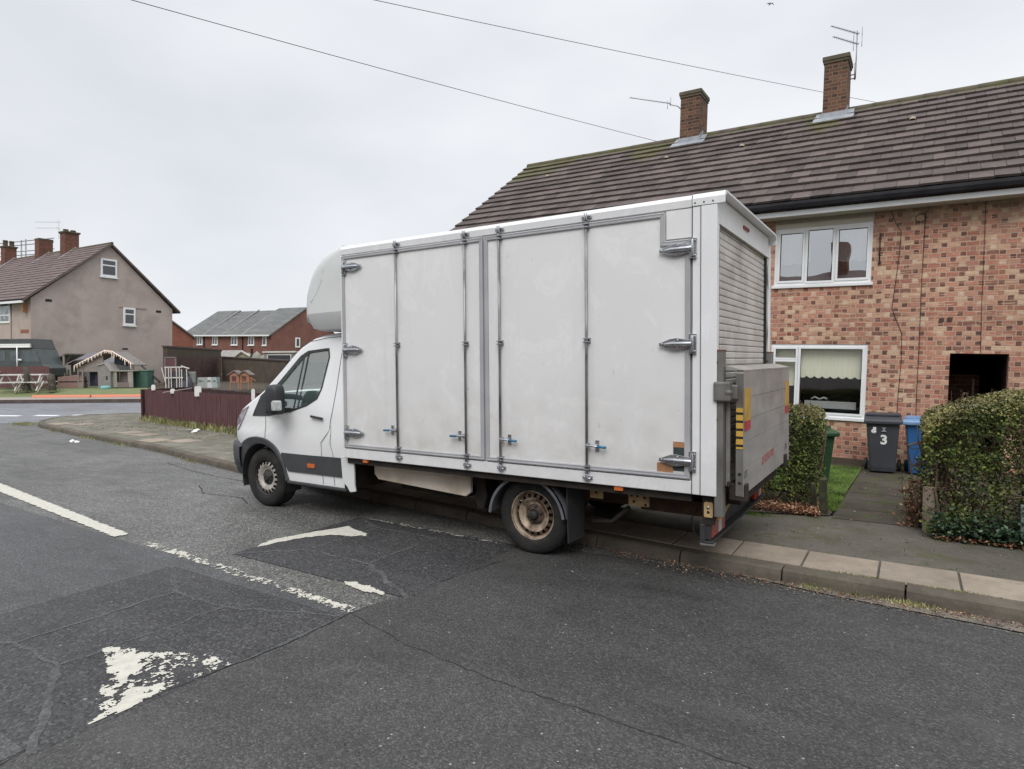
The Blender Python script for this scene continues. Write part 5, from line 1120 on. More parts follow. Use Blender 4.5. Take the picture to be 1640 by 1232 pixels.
# wall cables, bracket, coil
def cable(pts, r=.006, name='wall_cable', m=CABLE, parent=ter):
    mb = MB(); r = r * .72; mb.tube([(u, -.008, w) for u, w in pts], r, 6); return mb.build(name, m, parent)
cable([(.20, 4.08), (.28, 3.86), (.35, 3.74), (.33, 3.3), (.30, 2.9), (.27, 2.55), (.31, 2.42), (.42, 2.14), (.43, 1.7), (.41, 1.2), (.40, .6), (.40, .2)])
cable([(.72, 4.10), (.66, 4.0), (.655, 3.4), (.65, 2.9), (.655, 2.4), (.66, 1.9), (.655, 1.3), (.66, .9), (.66, .2)])
cable([(1.405, 4.10), (1.415, 3.3), (1.42, 2.6), (1.435, 1.84)], .0045)
mb = MB(); mb.tube([(.60 + .068 * math.cos(k * .393), -.016, 3.93 + .068 * math.sin(k * .393)) for k in range(17)], .005, 6, caps=False); mb.build('cable_coil', CABLE, ter)
mb = MB(); mb.tube([(.065, -.05, 3.74), (.07, -.05, 3.26)], .010, 8); mb.tube([(.065, 0, 3.66), (.065, -.06, 3.66)], .018, 8); mb.tube([(.07, 0, 3.28), (.07, -.06, 3.28)], .020, 8); mb.tube([(.068, 0, 3.50), (.068, -.06, 3.50)], .013, 8); mb.build('wall_bracket', CABLE, ter)
mb = MB()
for u in (.93, 1.03): mb.box(u - .032, u + .032, -.006, .0 - .001, 2.315, 2.375)
mb.build('air_brick', mat('vent_brick', (.07, .045, .04), rough=.9), ter)
# TV aerials on the chimneys: things of their own, clamped to them
def aerial(name, label, mast, booms, nel=14, group=None):
    t = thing(name, label, 'aerial', mat4=HM(*mast[0]), org=mast[0], group=group)
    mb = MB(); mb.tube(mast, .011, 8); mb.build('mast', AERM, t)
    for a, b, L in booms:
        a, b = Vector(a), Vector(b); d = (b - a).normalized(); s_ = d.cross(Vector((0, 0, 1))).normalized() if L > 0 else Vector((0, 0, 1)); mb = MB(); mb.tube([a, b], .008, 6)
        for k in range(nel): p = a + (b - a) * ((k + .6) / nel); h = abs(L) * (1 - .35 * k / nel); mb.tube([p - s_ * h, p + s_ * h], .004, 5)
        p = a + d * .03; mb.tube([p + Vector((0, 0, -.10)) - s_ * .10, p + Vector((0, 0, .10)) - s_ * .10], .006, 5); mb.tube([p + Vector((0, 0, -.10)) + s_ * .10, p + Vector((0, 0, .10)) + s_ * .10], .006, 5)
        mb.build('boom', AERM, t)
    return t
aerial('tv_aerial', 'twin boom aerial on the tall chimney furthest right', [(-.73, 3.32, 7.62), (-.73, 3.32, 8.61)], [((-.70, 3.35, 8.55), (-1.15, 2.71, 8.545), .05), ((-.70, 3.35, 8.34), (-1.11, 2.74, 8.335), .05)])
aerial('tv_aerial', 'single boom aerial leaning left off the shorter terrace chimney', [(-4.36, 3.2, 7.62), (-4.45, 3.1, 7.72), (-4.62, 3.0, 7.76)], [((-4.60, 3.0, 7.78), (-5.36, 2.35, 7.84), .055)], nel=16)
ta = [o for o in bpy.data.objects if o.name.startswith('tv_aerial')][0]
mb = MB(); mb.tube([(-.73, 3.32, 7.72), (-.83, 3.32, 7.72)], .012, 6); mb.tube([(-.73, 3.32, 7.64), (-.83, 3.32, 7.64)], .012, 6); mb.tube([(-.742, 3.30, 7.60), (-.742, 3.30, 7.95)], .014, 6); mb.build('bracket', AERM, ta)

# ---- the pebbledashed terrace on the left, gable towards us
lt_ = thing('terraced_house', 'grey pebbledashed end terrace at far left with two small gable windows', 'house', mat4=HM(-44, 0, 0), org=(-44, 0, 0))
G0, GA, G1, LW, LR = 4.0, 8.38, 12.45, 4.62, 8.40
gw = [(7.79, 8.78, 6.39, 7.55), (9.17, 9.94, 3.33, 4.50)]
mb = MB(); ds = sorted({G0, G1, GA} | {v for g in gw for v in g[:2]})
mb.add([(-44, G0, -2), (-44, G1, -2), (-44, G1, LW), (-44, GA, LR), (-44, G0, LW)], [(0, 1, 2, 3, 4)]); mb.add([(-44, G1, -2), (-85, G1, -2), (-85, G1, LW), (-44, G1, LW)], [(0, 1, 2, 3)])
mb.build('wall', RENDER, lt_, recalc=False)
mb = MB(); mb.add([(-44, G0, -2), (-85, G0, -2), (-85, G0, LW), (-44, G0, LW)], [(0, 1, 2, 3)]); mb.build('front_wall', RENDER2, lt_, recalc=False)
for (a, b, c, e) in gw:
    mb = MB(); mb.box(-44.0, -43.93, a, b, c, e); f = mb.build('window', UPVC, lt_, bevel=.01)
    t = c + (e - c) * .62; mb = MB()
    for (p, q) in ((c + .13, t - .03), (t + .06, e - .12)): mb.box(-43.95, -43.925, a + .12, b - .12, p, q)
    mb.build('pane', G_FAR, f)
    mb = MB(); mb.box(-44, -43.88, a - .05, b + .05, c - .08, c - .01); mb.build('sill', UPVC, f)
mb = MB(); mb.box(-44, -43.95, 8.91, 10.63, 4.50, 4.61); mb.build('lintel', RENDER2, lt_)
mb = MB()
for (d, w, h) in ((4.92, 4.55, .15), (11.49, 4.40, .15), (9.31, 1.75, .10)): mb.box(-44, -43.985, d - .17, d + .17, w - h / 2, w + h / 2)
mb.build('air_brick', SEAM, lt_)
mb = MB()
for (u0, u1, c, e) in ((-49.9, -46.98, 3.16, 4.62), (-57, -54.2, 3.16, 4.55)): mb.box(u0, u1, G0 - .06, G0 - .002, c, e)
f = mb.build('window', UPVC, lt_)
mb = MB()
for (u0, u1, c, e) in ((-49.8, -48.5, 3.28, 4.55), (-48.4, -47.08, 3.70, 4.55), (-48.4, -47.08, 3.28, 3.62)): mb.box(u0, u1, G0 - .07, G0 - .055, c, e)
mb.build('pane', mat('far_bright_glass', (.25, .28, .30), (.05, .06, .07), 2.5, rough=.05, spec=1.0, lo=.42, hi=.58), f)
mb = MB(); mb.box(-45.45, -44.26, G0 - .012, G0 - .002, 2.52, 2.74); mb.build('brick_patch', BRK_OR, lt_)
mb = MB(); mb.tube([(-46.85, G0 - .05, 4.5), (-46.85, G0 - .05, -1)], .04, 8); mb.build('downpipe', RENDER2, lt_)
mb = MB(); mb.box(-44.62, -44.45, G0 - .25, G0, 3.75, 4.30); mb.build('wall_lamp', WOODP, lt_)
mb = MB(); a, b, c = (G0 - .45, LW - .10), (GA, LR + .17), (G1 + .45, LW - .12); th = .13
mb.prism([a, b, (b[0], b[1] - th), (a[0], a[1] - th)], 'x', -85, -43.75); mb.prism([b, c, (c[0], c[1] - th), (b[0], b[1] - th)], 'x', -85, -43.75)
mb.build('roof_deck', mat('verge_mortar', (.15, .12, .11), (.11, .09, .085), 3, rough=.9), lt_)
mb = MB(); tiles(mb, -66, -43.75, a, b, 18, .8, th=.03, jit=.008); lr_ = mb.build('roof', TILE_L, lt_, recalc=False)
mb = MB(); mb.box(-85, -43.9, G0 - .50, G0 - .40, LW - .33, LW - .20); mb.build('gutter', UPVC, lr_)
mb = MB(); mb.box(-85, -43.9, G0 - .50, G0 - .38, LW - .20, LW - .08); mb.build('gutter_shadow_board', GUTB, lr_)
mb = MB(); mb.tube([(-66, GA, LR + .16), (-43.75, GA, LR + .16)], .10, 8); mb.build('ridge_tiles', mat('left_ridge', (.11, .105, .06), (.13, .10, .09), 2, rough=.9), lr_)
BR2 = brickmat('left_chimney_brick', [(0.0, (0.15, 0.06, 0.045)), (0.5, (0.19, 0.078, 0.055))], [(0.0, (0.10, 0.05, 0.04)), (0.5, (0.17, 0.08, 0.06))], (0.14, 0.11, 0.085), streak=False)
for (u0, u1, d0, d1, w1, pots) in ((-50.16, -49.33, 7.9, 8.75, 9.80, ((-49.75, 8.1, .16, .16), (-49.75, 8.55, .16, .16))), (-54.36, -53.6, 7.9, 8.78, 9.68, ()), (-60.56, -59.69, 7.85, 8.6, 9.60, ((-60.1, 8.0, .16, .45), (-60.1, 8.42, .16, .45)))):
    ch = chimney(lr_, u0, u1, d0, d1, 7.2, w1, pots, m=BR2, cap=.08 if pots else .02)
    mb = MB(); mb.obox((u1 + .10, d0 + .05, LR - .18), (.10, 0, 0), (0, .55, .50), (0, -.02, .03)); mb.build('lead_flashing', LEAD, ch)
aerial('tv_aerial', 'twin boom aerial on the end chimney of the pebbledashed terrace', [(-50.2, 7.85, 9.3), (-50.2, 7.85, 10.62)], [((-50.2, 7.85, 10.45), (-52.3, 7.2, 10.55), .12), ((-50.2, 7.85, 10.05), (-52.3, 7.2, 10.12), .12)], nel=10)
# scaffolding behind that roof
sc_ = thing('scaffolding', 'scaffold poles and boards behind the pebbledashed roof at far left', 'scaffolding', mat4=HM(-60, 12, 0), org=(-60, 12, 0))
SCM = mat('scaffold_tube', (.35, .35, .36), (.25, .25, .25), 4, rough=.5, metal=.5)
mb = MB()
for u in (-72.24, -71.22): mb.tube([(u, 13.2, 4), (u, 13.2, 12.0)], .06, 6)
mb.build('upright', SCM, sc_)
mb = MB()
for w in (11.55, 11.2, 10.6, 10.25): mb.tube([(-90, 13.0, w + 1.0), (-64.6, 13.0, w - .05)], .045, 6)
mb.build('guard_rail', SCM, sc_)
mb = MB(); mb.box(-88, -69.6, 12.4, 12.7, 9.75, 10.0); mb.build('scaffold_board', mat('scaffold_wood', (.12, .085, .06), rough=.9), sc_)

# ---- newer red brick houses in the distance
D2 = 38.0
rh = thing('terraced_house', 'red brick modern row with grey slate roof, beyond the dark garden wall', 'house', mat4=HM(-78, D2, 0), org=(-78, D2, 0))
A_, B_ = -88.37, -68.25
mb = MB(); mb.add([(A_, D2, -4), (B_, D2, -4), (B_, D2, 4.2), (A_, D2, 4.2)], [(0, 1, 2, 3)]); mb.add([(B_, D2, -4), (B_, D2 + 10.8, -4), (B_, D2 + 10.8, 4.2), (B_, D2 + 5.4, 7.85), (B_, D2, 4.2)], [(0, 1, 2, 3, 4)]); mb.add([(A_, D2, -4), (A_, D2 + 10.8, -4), (A_, D2 + 10.8, 4.2), (A_, D2 + 5.4, 7.85), (A_, D2, 4.2)], [(0, 1, 2, 3, 4)]); mb.build('wall', BRK_RED, rh, recalc=False)
us_ = [A_ - .15, -82.9, -74.06, B_ + .15]
for i, (a, b) in enumerate(zip(us_, us_[1:])):
    k = (.0, -.16, .10)[i]; e_, r_ = (D2 - .35, 4.13), (D2 + 5.4, 8.0 + k); q_ = (D2 + 11.1, 4.13)
    mb = MB(); mb.prism([e_, r_, (r_[0], r_[1] - .12), (e_[0], e_[1] - .12)], 'x', a, b); mb.prism([r_, q_, (q_[0], q_[1] - .12), (r_[0], r_[1] - .12)], 'x', a, b); rk = mb.build('roof', TILE_S, rh)
    mb = MB()
    tiles(mb, a + .02, b - .02, e_, r_, 22, 1.1, th=.025, jit=.012); mb.build('slates', TILE_S, rk, recalc=False)
VG_ = mat('verge_grey', (.25, .25, .25), rough=.9)
for u in (-82.9, -78.4, -74.06):
    mb = MB(); mb.prism([(D2 - .3, 4.22), (D2 + 5.3, 8.02), (D2 + 5.3, 7.9), (D2 - .3, 4.1)], 'x', u - .12, u + .12); mb.build('party_wall_line', VG_, rh)
mb = MB(); mb.box(A_ - .1, B_ + .1, D2 - .5, D2 - .38, 3.98, 4.14); mb.build('gutter', UPVC, rh)
mb = MB()
for u in (-82.95, -74.1): mb.tube([(u, D2 - .1, 4.0), (u, D2 - .1, -4)], .07, 6)
mb.build('downpipe', GUTB, rh)
for (u0, u1) in ((-87.07, -86.45), (-84.75, -83.45), (-81.02, -79.8), (-76.69, -75.3), (-72.95, -71.7), (-69.97, -69.15)):
    mb = MB(); mb.box(u0, u1, D2 - .06, D2 - .003, 2.85, 3.97); mb.box(u0 - .08, u1 + .08, D2 - .14, D2, 2.74, 2.85); f = mb.build('window', UPVC, rh)
    mb = MB(); n3 = 2 if u1 - u0 > 1 else 1; w3 = (u1 - u0 - .12) / n3
    for k in range(n3): mb.box(u0 + .12 + k * w3, u0 + k * w3 + w3 - .04, D2 - .075, D2 - .055, 2.95, 3.87)
    mb.build('pane', G_FAR, f)
mb = MB(); mb.box(B_ + .002, B_ + .06, D2 + 3.6, D2 + 4.35, 2.7, 4.0); f = mb.build('window', UPVC, rh); mb = MB(); mb.box(B_ + .055, B_ + .075, D2 + 3.78, D2 + 4.17, 2.9, 3.85); mb.build('pane', G_FAR, f)
# gable house between
oh = thing('gabled_house', 'orange brick gable end with grey roof just right of the pebbledashed house', 'house', mat4=HM(-66, 26, 0), org=(-66, 26, 0))
mb = MB(); mb.add([(-66, 20.0, -3), (-66, 26.6, -3), (-66, 26.6, 3.3), (-66, 22.6, 5.95), (-66, 18.6, 3.3), (-66, 18.6, -3)], [(0, 1, 2, 3, 4, 5)]); mb.add([(-66, 26.6, -3), (-75, 26.6, -3), (-75, 26.6, 3.3), (-66, 26.6, 3.3)], [(0, 1, 2, 3)]); mb.build('wall', BRK_OR, oh, recalc=False)
mb = MB(); mb.prism([(22.6, 6.1), (26.9, 3.25), (26.9, 3.10), (22.6, 5.95)], 'x', -75, -65.8); mb.prism([(22.6, 6.1), (18.3, 3.25), (18.3, 3.10), (22.6, 5.95)], 'x', -75, -65.8); mb.build('roof', TILE_S, oh)

# ---- terrace across the street, behind the camera (seen only mirrored in the windows)
op = thing('terraced_house', 'brown brick terrace across the street, mirrored in the upstairs window', 'house', loc=(-2, -13, 0), org=(-2, -13, 0))
mb = MB(); mb.box(-22, 16, -17, -10, -.1, 4.6); mb.build('wall', BRK_RED, op)
mb = MB(); mb.prism([(-9.6, 4.5), (-13.5, 7.3), (-17.4, 4.5)], 'x', -22.2, 16.2); r2 = mb.build('roof', TILE_L, op)
for u in (-13.0, -4.6, -1.1, 3.4, 9.0):
    mb = MB(); mb.box(u, u + .7, -13.9, -13.1, 6.6, 8.7); mb.build('chimney', BR2, r2)
for gx in (-9.0, -1.6, 3.4):
    mb = MB(); mb.prism([(gx - 1.8, 4.5), (gx, 6.3), (gx + 1.8, 4.5)], 'y', -11.6, -9.4); mb.build('roof_gable', TILE_L, r2)
# ---------------------------------------------------------------- wheelie bins
def bin_(label, x, y, z, rz, body_m, lid_m, s=1.0, num=None, w=.46, h=.80, lidh=.065):
    t = thing('wheelie_bin', label, 'bin', (x, y, z), rz)
    mb = MB(); vs = []
    lv = [(0.03, .40, .36), (.10, .41, .40), (h - .12, .50, .53), (h - .05, .52, .55), (h - .02, .54, .57)]
    for zz, ww, dd in lv:
        a, b = w * ww / .54 / 2 * .98, .5 * dd / .57 / 2; r = .03
        vs += [(-a + r, -b, zz), (a - r, -b, zz), (a, -b + r, zz), (a, b - r, zz), (a - r, b, zz), (-a + r, b, zz), (-a, b - r, zz), (-a, -b + r, zz)]
    mb.add(vs, [(i * 8 + k, i * 8 + (k + 1) % 8, (i + 1) * 8 + (k + 1) % 8, (i + 1) * 8 + k) for i in range(4) for k in range(8)] + [tuple(range(8))[::-1], tuple(range(32, 40))])
    b_ = mb.build('body', body_m, t, bevel=.008)
    mb = MB(); a = w / 2 + .012
    mb.prism([(-.285, h - .055), (-.29, h - .005), (-.27, h + .012), (.0, h + lidh), (.20, h + lidh + .005), (.27, h + .02), (.27, h - .02)], 'x', -a, a); l_ = mb.build('lid', lid_m, t, bevel=.014)
    mb = MB(); mb.box(-a + .02, a - .02, -.10, .22, h + lidh - .012, h + lidh + .022); mb.tube([(-a + .04, .29, h + .0), (a - .04, .29, h + .0)], .014, 8); mb.build('lid_handle', lid_m, l_, bevel=.012)
    for s_ in (-1, 1):
        mb = MB(); mb.lathe([(0, -.025), (.075, -.025), (.09, -.012), (.09, .012), (.075, .025), (0, .025)], (s_ * (w / 2 - .01), .22, .09), ax='x', n=24); mb.build('wheel', BLACKP, t)
    if num:
        for txt, tx, tz, sz, m_ in num:
            cu = bpy.data.curves.new('txt', 'FONT'); cu.body = txt; cu.size = sz; cu.extrude = .0015; cu.align_x = 'CENTER'; cu.offset = sz * .035
            to = bpy.data.objects.new('txt', cu); S.collection.objects.link(to); bpy.context.view_layer.update()
            me = bpy.data.meshes.new_from_object(to.evaluated_get(bpy.context.evaluated_depsgraph_get())); bpy.data.objects.remove(to)
            o = bpy.data.objects.new('lettering', me); S.collection.objects.link(o); me.materials.clear(); me.materials.append(m_); o.parent = b_
            f_ = (tz - .1) / (h - .22); yb = -(.40 + (.53 - .40) * f_) * .5 / .57 / 2 - .006
            o.location = (tx, yb, tz); o.rotation_euler = (R(90) + math.atan((.53 - .40) * .5 / .57 / 2 / (h - .22)), 0, 0)
    return t
gb = bin_('dark grey wheelie bin with white number 3, against the brick wall', -.355, 10.98, .025, R(2), BIN_G, BIN_G, w=.46, h=.80, num=[('3', .015, .45, .19, INK)])
# council sticker and small emblem on it
mb = MB(); mb.box(-.125, -.085, -.243, -.236, .655, .70); mb.lathe([(0, .004), (.032, .003), (.034, 0)], (-.115, -.232, .635), n=16, sgn=-1)
mb.build('sticker', INK, gb)
mb = MB(); mb.prism([(-.012, .695), (.045, .695), (.020, .665), (.050, .635), (-.020, .635), (.008, .665)], 'y', -.243, -.236); mb.build('emblem', INKG, gb)
bin_('bright blue wheelie bin with a paler lid beside the grey one', .155, 11.05, .02, R(-4), BIN_B, BIN_BL, w=.46, h=.80, lidh=.03)
bin_('green wheelie bin half hidden behind the left hedge', -1.13, 9.35, .05, R(35), BIN_N, BIN_N, w=.44, h=.72, lidh=.05)

# ---------------------------------------------------------------- hedges
from mathutils import noise as mn
def leafcloud(mb, pts, size, spread=1.0):
    for (p, nrm) in pts:
        s = size * random.uniform(.6, 1.35); d = Vector((random.gauss(0, 1), random.gauss(0, 1), random.gauss(0, 1))) * .75 * spread + nrm; d.normalize()
        a = d.orthogonal().normalized(); a.rotate(Matrix.Rotation(random.uniform(0, 6.28), 3, d)); b = d.cross(a)
        p = Vector(p); q = p + a * s; mb.add([p, p + a * s * .5 + b * s * .32 + d * s * .1, q, p + a * s * .5 - b * s * .32 + d * s * .1], [(0, 1, 2, 3)])
def hedge(label, x0, x1, y0, y1, z0, top, n, m, mtop=None, leaf=.032, stems=14, thin=None, dens_in=.10, bare=.18, lump=.06):
    t = thing('hedge', label, 'hedge', ((x0 + x1) / 2, (y0 + y1) / 2, z0), org=((x0 + x1) / 2, (y0 + y1) / 2, z0))
    P, T = [], []; zt0 = top((x0 + x1) / 2)
    W_, D_ = x1 - x0, y1 - y0; areas = [W_ * 1.2, D_ * 1.2, D_ * 1.2, W_ * D_, W_ * .3]; tot = sum(areas)
    for _ in range(n):
        r = random.uniform(0, tot); dep = random.expovariate(1 / dens_in)
        if r < areas[0]: x, y, nr, f = random.uniform(x0, x1), y0 + dep, Vector((0, -1, .25)), 0
        elif r < sum(areas[:2]): x, y, nr, f = x0 + dep, random.uniform(y0, y1), Vector((-1, 0, .25)), 0
        elif r < sum(areas[:3]): x, y, nr, f = x1 - dep, random.uniform(y0, y1), Vector((1, 0, .25)), 0
        elif r < sum(areas[:4]): x, y, nr, f = random.uniform(x0, x1), random.uniform(y0, y1), Vector((0, 0, 1)), 1
        else: x, y, nr, f = random.uniform(x0, x1), y1 - dep, Vector((0, 1, .25)), 0
        if not (x0 <= x <= x1 and y0 <= y <= y1): continue
        zt = top(x); z = zt - dep * .6 if f else random.uniform(z0 + bare * random.random(), zt)
        ex, ey = min(x - x0, x1 - x), min(y - y0, y1 - y); rnd_ = .13; lim = zt
        for e in (ex, ey):
            if e < rnd_: lim -= rnd_ - math.sqrt(max(0, rnd_ ** 2 - (rnd_ - e) ** 2))
        z = min(z, lim - random.uniform(0, .03))
        nz_ = mn.noise(Vector((x * 2.3, y * 2.3, z * 2.6))) ; p = Vector((x, y, z)) + nr * nz_ * lump
        gap = mn.noise(Vector((x * 6 + 9, y * 6, z * 6)))
        if gap < -.32 and not f: continue
        if thin and random.random() < thin(x, y, z): continue
        (T if (z > lim - .035 and mtop) else P).append((p, nr))
    mb = MB(); leafcloud(mb, P, leaf); mb.build('foliage', m, t, recalc=False)
    if T and mtop:
        mb = MB(); leafcloud(mb, T, leaf * .8); mb.build('clipped_top', mtop, t, recalc=False)
    mb = MB()
    for _ in range(stems):
        x = random.uniform(x0 + .05, x1 - .05); y = random.uniform(y0 + .12, y1 - .1); pts = [Vector((x, y, z0 - .02))]
        for k in range(5): pts.append(pts[-1] + Vector((random.gauss(0, .05), random.gauss(0, .05), (top(x) - z0) / 5.6)))
        mb.tube(pts, [.016, .014, .011, .009, .007, .004], 6)
        for q in pts[1:5]:
            for _k in range(5):
                d = Vector((random.gauss(0, 1), random.gauss(0, 1), random.uniform(-.1, .9))).normalized(); L = random.uniform(.12, .34); e = q + d * L; e.x = min(max(e.x, x0), x1); e.y = min(max(e.y, y0), y1); mid_ = (q + e) / 2 + Vector((random.gauss(0, .02),) * 3); mb.tube([q, mid_, e], [.006, .004, .002], 4)
    for _ in range(int((x1 - x0) * 16)):
        x, y = random.uniform(x0 + .08, x1 - .08), random.uniform(y0 + .05, y1 - .1); q = Vector((x, y, top(x) - .05)); e = q + Vector((random.gauss(0, .03), random.gauss(0, .03), random.uniform(.06, .15))); mb.tube([q, e], [.003, .0012], 4)
        for k in range(4): leafcloud(mb, [(q.lerp(e, .4 + .15 * k), Vector((0, 0, 1)))], leaf * .8)
    mb.build('branches', TWIG, t, recalc=False)
    return t
def topR(x): return 1.19 if x < .12 else (1.19 + (x - .12) * .52 if x < .45 else (1.36 + min(.06, (x - .45) * .16)))
def thinR(x, y, z):
    # the near left corner has died back
    a = max(0, 1 - math.hypot((x - .18) / .30, (z - .55) / .42)); return min(.93, a * 1.9) if y < 7.5 else 0
hedge('tall clipped privet hedge at the right edge, thin and brown at its corner', .10, 3.2, 6.88, 8.1, .10, topR, 78000, LEAF, LEAFT, leaf=.031, stems=60, thin=thinR, dens_in=.14, bare=.10)
hedge('narrow clipped hedge between the tail lift and the garden path', -2.4, -.86, 7.55, 8.35, .10, lambda x: 1.20, 34000, LEAF2, LEAFT, leaf=.030, stems=26, dens_in=.12, bare=.35)
hedge('privet hedge hidden behind the truck body', -8.4, -2.9, 7.75, 8.4, .10, lambda x: 1.15, 9000, LEAF2, None, leaf=.05, stems=12)
# ivy and litter at the foot of the hedges
def ground_leaves(name, label, cat, fn, n, size, m, up=1.0, kind=None, group=None):
    mb = MB(); leafcloud(mb, [(fn(), Vector((0, 0, up))) for _ in range(n)], size, .8); o = mb.build(name, m, None, recalc=False)
    if kind: o['kind'] = kind
    if label: tag(o, label, cat, group)
    return o
ground_leaves('ivy', 'dark ivy creeping over the foot of the right hedge', 'ivy', lambda: (random.uniform(.18, 1.2) , 6.90 + abs(random.gauss(0, .10)) - .10 * random.random(), .10 + abs(random.gauss(0, .11))), 2600, .045, IVY)
ground_leaves('fallen_leaves', 'brown leaf litter under the narrow hedge', 'leaves', lambda: (random.uniform(-2.4, -.80), 7.15 + abs(random.gauss(0, .22)), .118 + random.random() * .035), 3600, .030, DEADL, kind='stuff')
ground_leaves('fallen_leaves', 'brown leaf litter along the foot of the right hedge', 'leaves', lambda: (random.uniform(.2, 3.0), 6.78 + abs(random.gauss(0, .10)), .115 + random.random() * .02), 1500, .026, DEADL, kind='stuff')
ground_leaves('fallen_leaves', 'a few pale leaves scattered on the garden path and pavement', 'leaves', lambda: ((lambda x, y: (x, y, (gz(y) + .026 if y > 7.3 else .108)))(random.uniform(-.62, .1), random.uniform(6.2, 11)) if random.random() < .6 else (random.uniform(-1.2, 2.0), random.uniform(6.05, 6.8), .10)), 110, .022, DEADL, kind='stuff')
ds_ = thing('dead_shrub', 'withered brown shrub beside the concrete post by the path', 'shrub', (.03, 7.28, .1), org=(.03, 7.28, .1))
mb = MB()
for _ in range(26):
    a = random.uniform(0, 6.28); p = Vector((.03 + random.gauss(0, .03), 7.30 + random.gauss(0, .06), .1)); q = p + Vector((math.cos(a) * .07, math.sin(a) * .09, random.uniform(.15, .42))); mb.tube([p, (p + q) / 2 + Vector((random.gauss(0, .015), 0, 0)), q], [.005, .004, .002], 4)
mb.build('stems', TWIG, ds_, recalc=False)
mb = MB(); leafcloud(mb, [((.03 + random.gauss(0, .05), 7.30 + random.gauss(0, .09), .11 + random.random() * .46), Vector((0, 0, 1))) for _ in range(420)], .034); mb.build('leaves', DEADL, ds_, recalc=False)
def post(label, x, y, z0, z1, w, m, lean=0, cat='post'):
    mb = MB(); vs = []
    for k in range(7):
        z = z0 + (z1 - z0) * k / 6; s = 1 - .06 * k / 6
        for a, b in ((-1, -1), (1, -1), (1, 1), (-1, 1)): vs.append((x + a * w / 2 * s + lean * k / 6 + random.gauss(0, .002), y + b * w / 2 * s + random.gauss(0, .002), z + (random.uniform(-.015, .015) if k == 6 else 0)))
    mb.add(vs, [(4 * i + k, 4 * i + (k + 1) % 4, 4 * i + 4 + (k + 1) % 4, 4 * i + 4 + k) for i in range(6) for k in range(4)] + [(24, 25, 26, 27)]); o = mb.build('gate_post', m, None, bevel=.008); return tag(o, label, cat)
post('short concrete gate post at the corner of the right hedge', .155, 7.12, .08, .52, .105, mat('old_concrete', (.27, .22, .175), (.2, .165, .125), 8, rough=.9, bump=.4, dirt=(.14, .13, .07)))
post('dark mossy wooden gate stump beside the narrow hedge', -.765, 7.36, .08, .47, .075, mat('rotten_wood', (.035, .035, .022), (.06, .06, .032), 9, rough=.95, bump=.6), lean=-.01)
post('dark broken fence stub under the narrow hedge', -.87, 7.50, .08, .40, .05, bpy.data.materials['rotten_wood'], lean=-.02)
post('pale blue painted post in the right hedge at the picture edge', .835, 6.93, .10, .46, .05, mat('pale_blue_paint', (.20, .27, .27), (.14, .18, .17), 10, rough=.7))
# lawn beside the path, mossy edges
sheet('lawn', [(-2.2, 8.6, .098), (-.84, 8.4, .10), (-.68, 7.5, .120), (-.63, 11.3, .03), (-3.0, 11.4, .03)], 0, LAWN)
blades('lawn_grass', [lambda: (lambda x, y: (x, y, gz(y) + .015, 1))(random.uniform(-1.7, -.66), random.uniform(8.6, 11.2)) if random.random() < .8 else (lambda x, y: (x, y, gz(y) + .015, 1))(random.uniform(-.84, -.66), random.uniform(7.5, 8.6))], 16000, .015, .04, GRASS, .003)
blades('mossy_tufts', [lambda: (lambda x, y: (x, y, gz(y) + .018, .6))(.02 + random.gauss(0, .07), random.uniform(7.3, 10.6)), lambda: (random.uniform(.9, 1.5), 6.72 + random.gauss(0, .04), .095, .6), lambda: (-1.45 + random.gauss(0, .12), 7.0 + random.gauss(0, .05), .1, .6)], 2600, .01, .028, GRASS, .004)
# weeds in the gutter and kerb joints
blades('kerb_weeds', [lambda: (lambda x: (x, ky(x) - abs(random.gauss(0, .03)), .005, random.uniform(.3, 1)))(random.choice((-.05, .02, -.6, -.3, .1)) + random.gauss(0, .06)), lambda: (lambda x: (x, ky(x) + .15 + random.gauss(0, .012), .10, .4))(random.choice((-.3, .3, .9, -1.3)) + random.gauss(0, .12)),
    lambda: (lambda x: (x, ky(x) - abs(random.gauss(0, .05)), .0, 1.3))(random.choice((-14.6, -16.5, -18.9, -10.9)) + random.gauss(0, .3)), lambda: (-21.6 + random.gauss(0, .30), 7.85 + random.gauss(0, .12), .03, 1.6)], 2200, .015, .05, GRASSY, .004)
ground_leaves('gutter_debris', 'dry leaves and grit in the gutter by the right kerb', 'debris', lambda: (lambda x: (x, ky(x) - abs(random.gauss(0, .07)) - .01, .012))(random.uniform(-2.3, 1.6)), 900, .018, DEADL, kind='stuff')
def grit(name, fn, n, m, s0=.004, s1=.009):
    mb = MB()
    for _ in range(n):
        x, y, z = fn(); s = random.uniform(s0, s1); a = random.uniform(0, 3); u = Vector((math.cos(a), math.sin(a), random.uniform(-.3, .3))) * s; v = Vector((-math.sin(a), math.cos(a), random.uniform(-.3, .3))) * s * .7; w = u.cross(v).normalized() * s * .5; c = Vector((x, y, z + s * .4))
        mb.add([c + u, c + v, c - u, c - v, c + w, c - w], [(0, 1, 4), (1, 2, 4), (2, 3, 4), (3, 0, 4), (1, 0, 5), (2, 1, 5), (3, 2, 5), (0, 3, 5)])
    o = mb.build(name, m, None, recalc=False); o['kind'] = 'stuff'
grit('gutter_grit', lambda: (lambda x: (x, ky(x) - abs(random.gauss(0, .10)) - .01, .010))(random.uniform(-3, 3)), 1800, leafmat('grit_stone', [(0.0, (.05, .045, .04)), (.6, (.14, .125, .105)), (1.0, (.36, .33, .29))], .9))
grit('road_grit', lambda: (lambda x, y: (x, y, cz(x, y) + .001))(random.uniform(-7, 2.5), random.uniform(.9, 5.0)), 700, bpy.data.materials['grit_stone'], .003, .006)
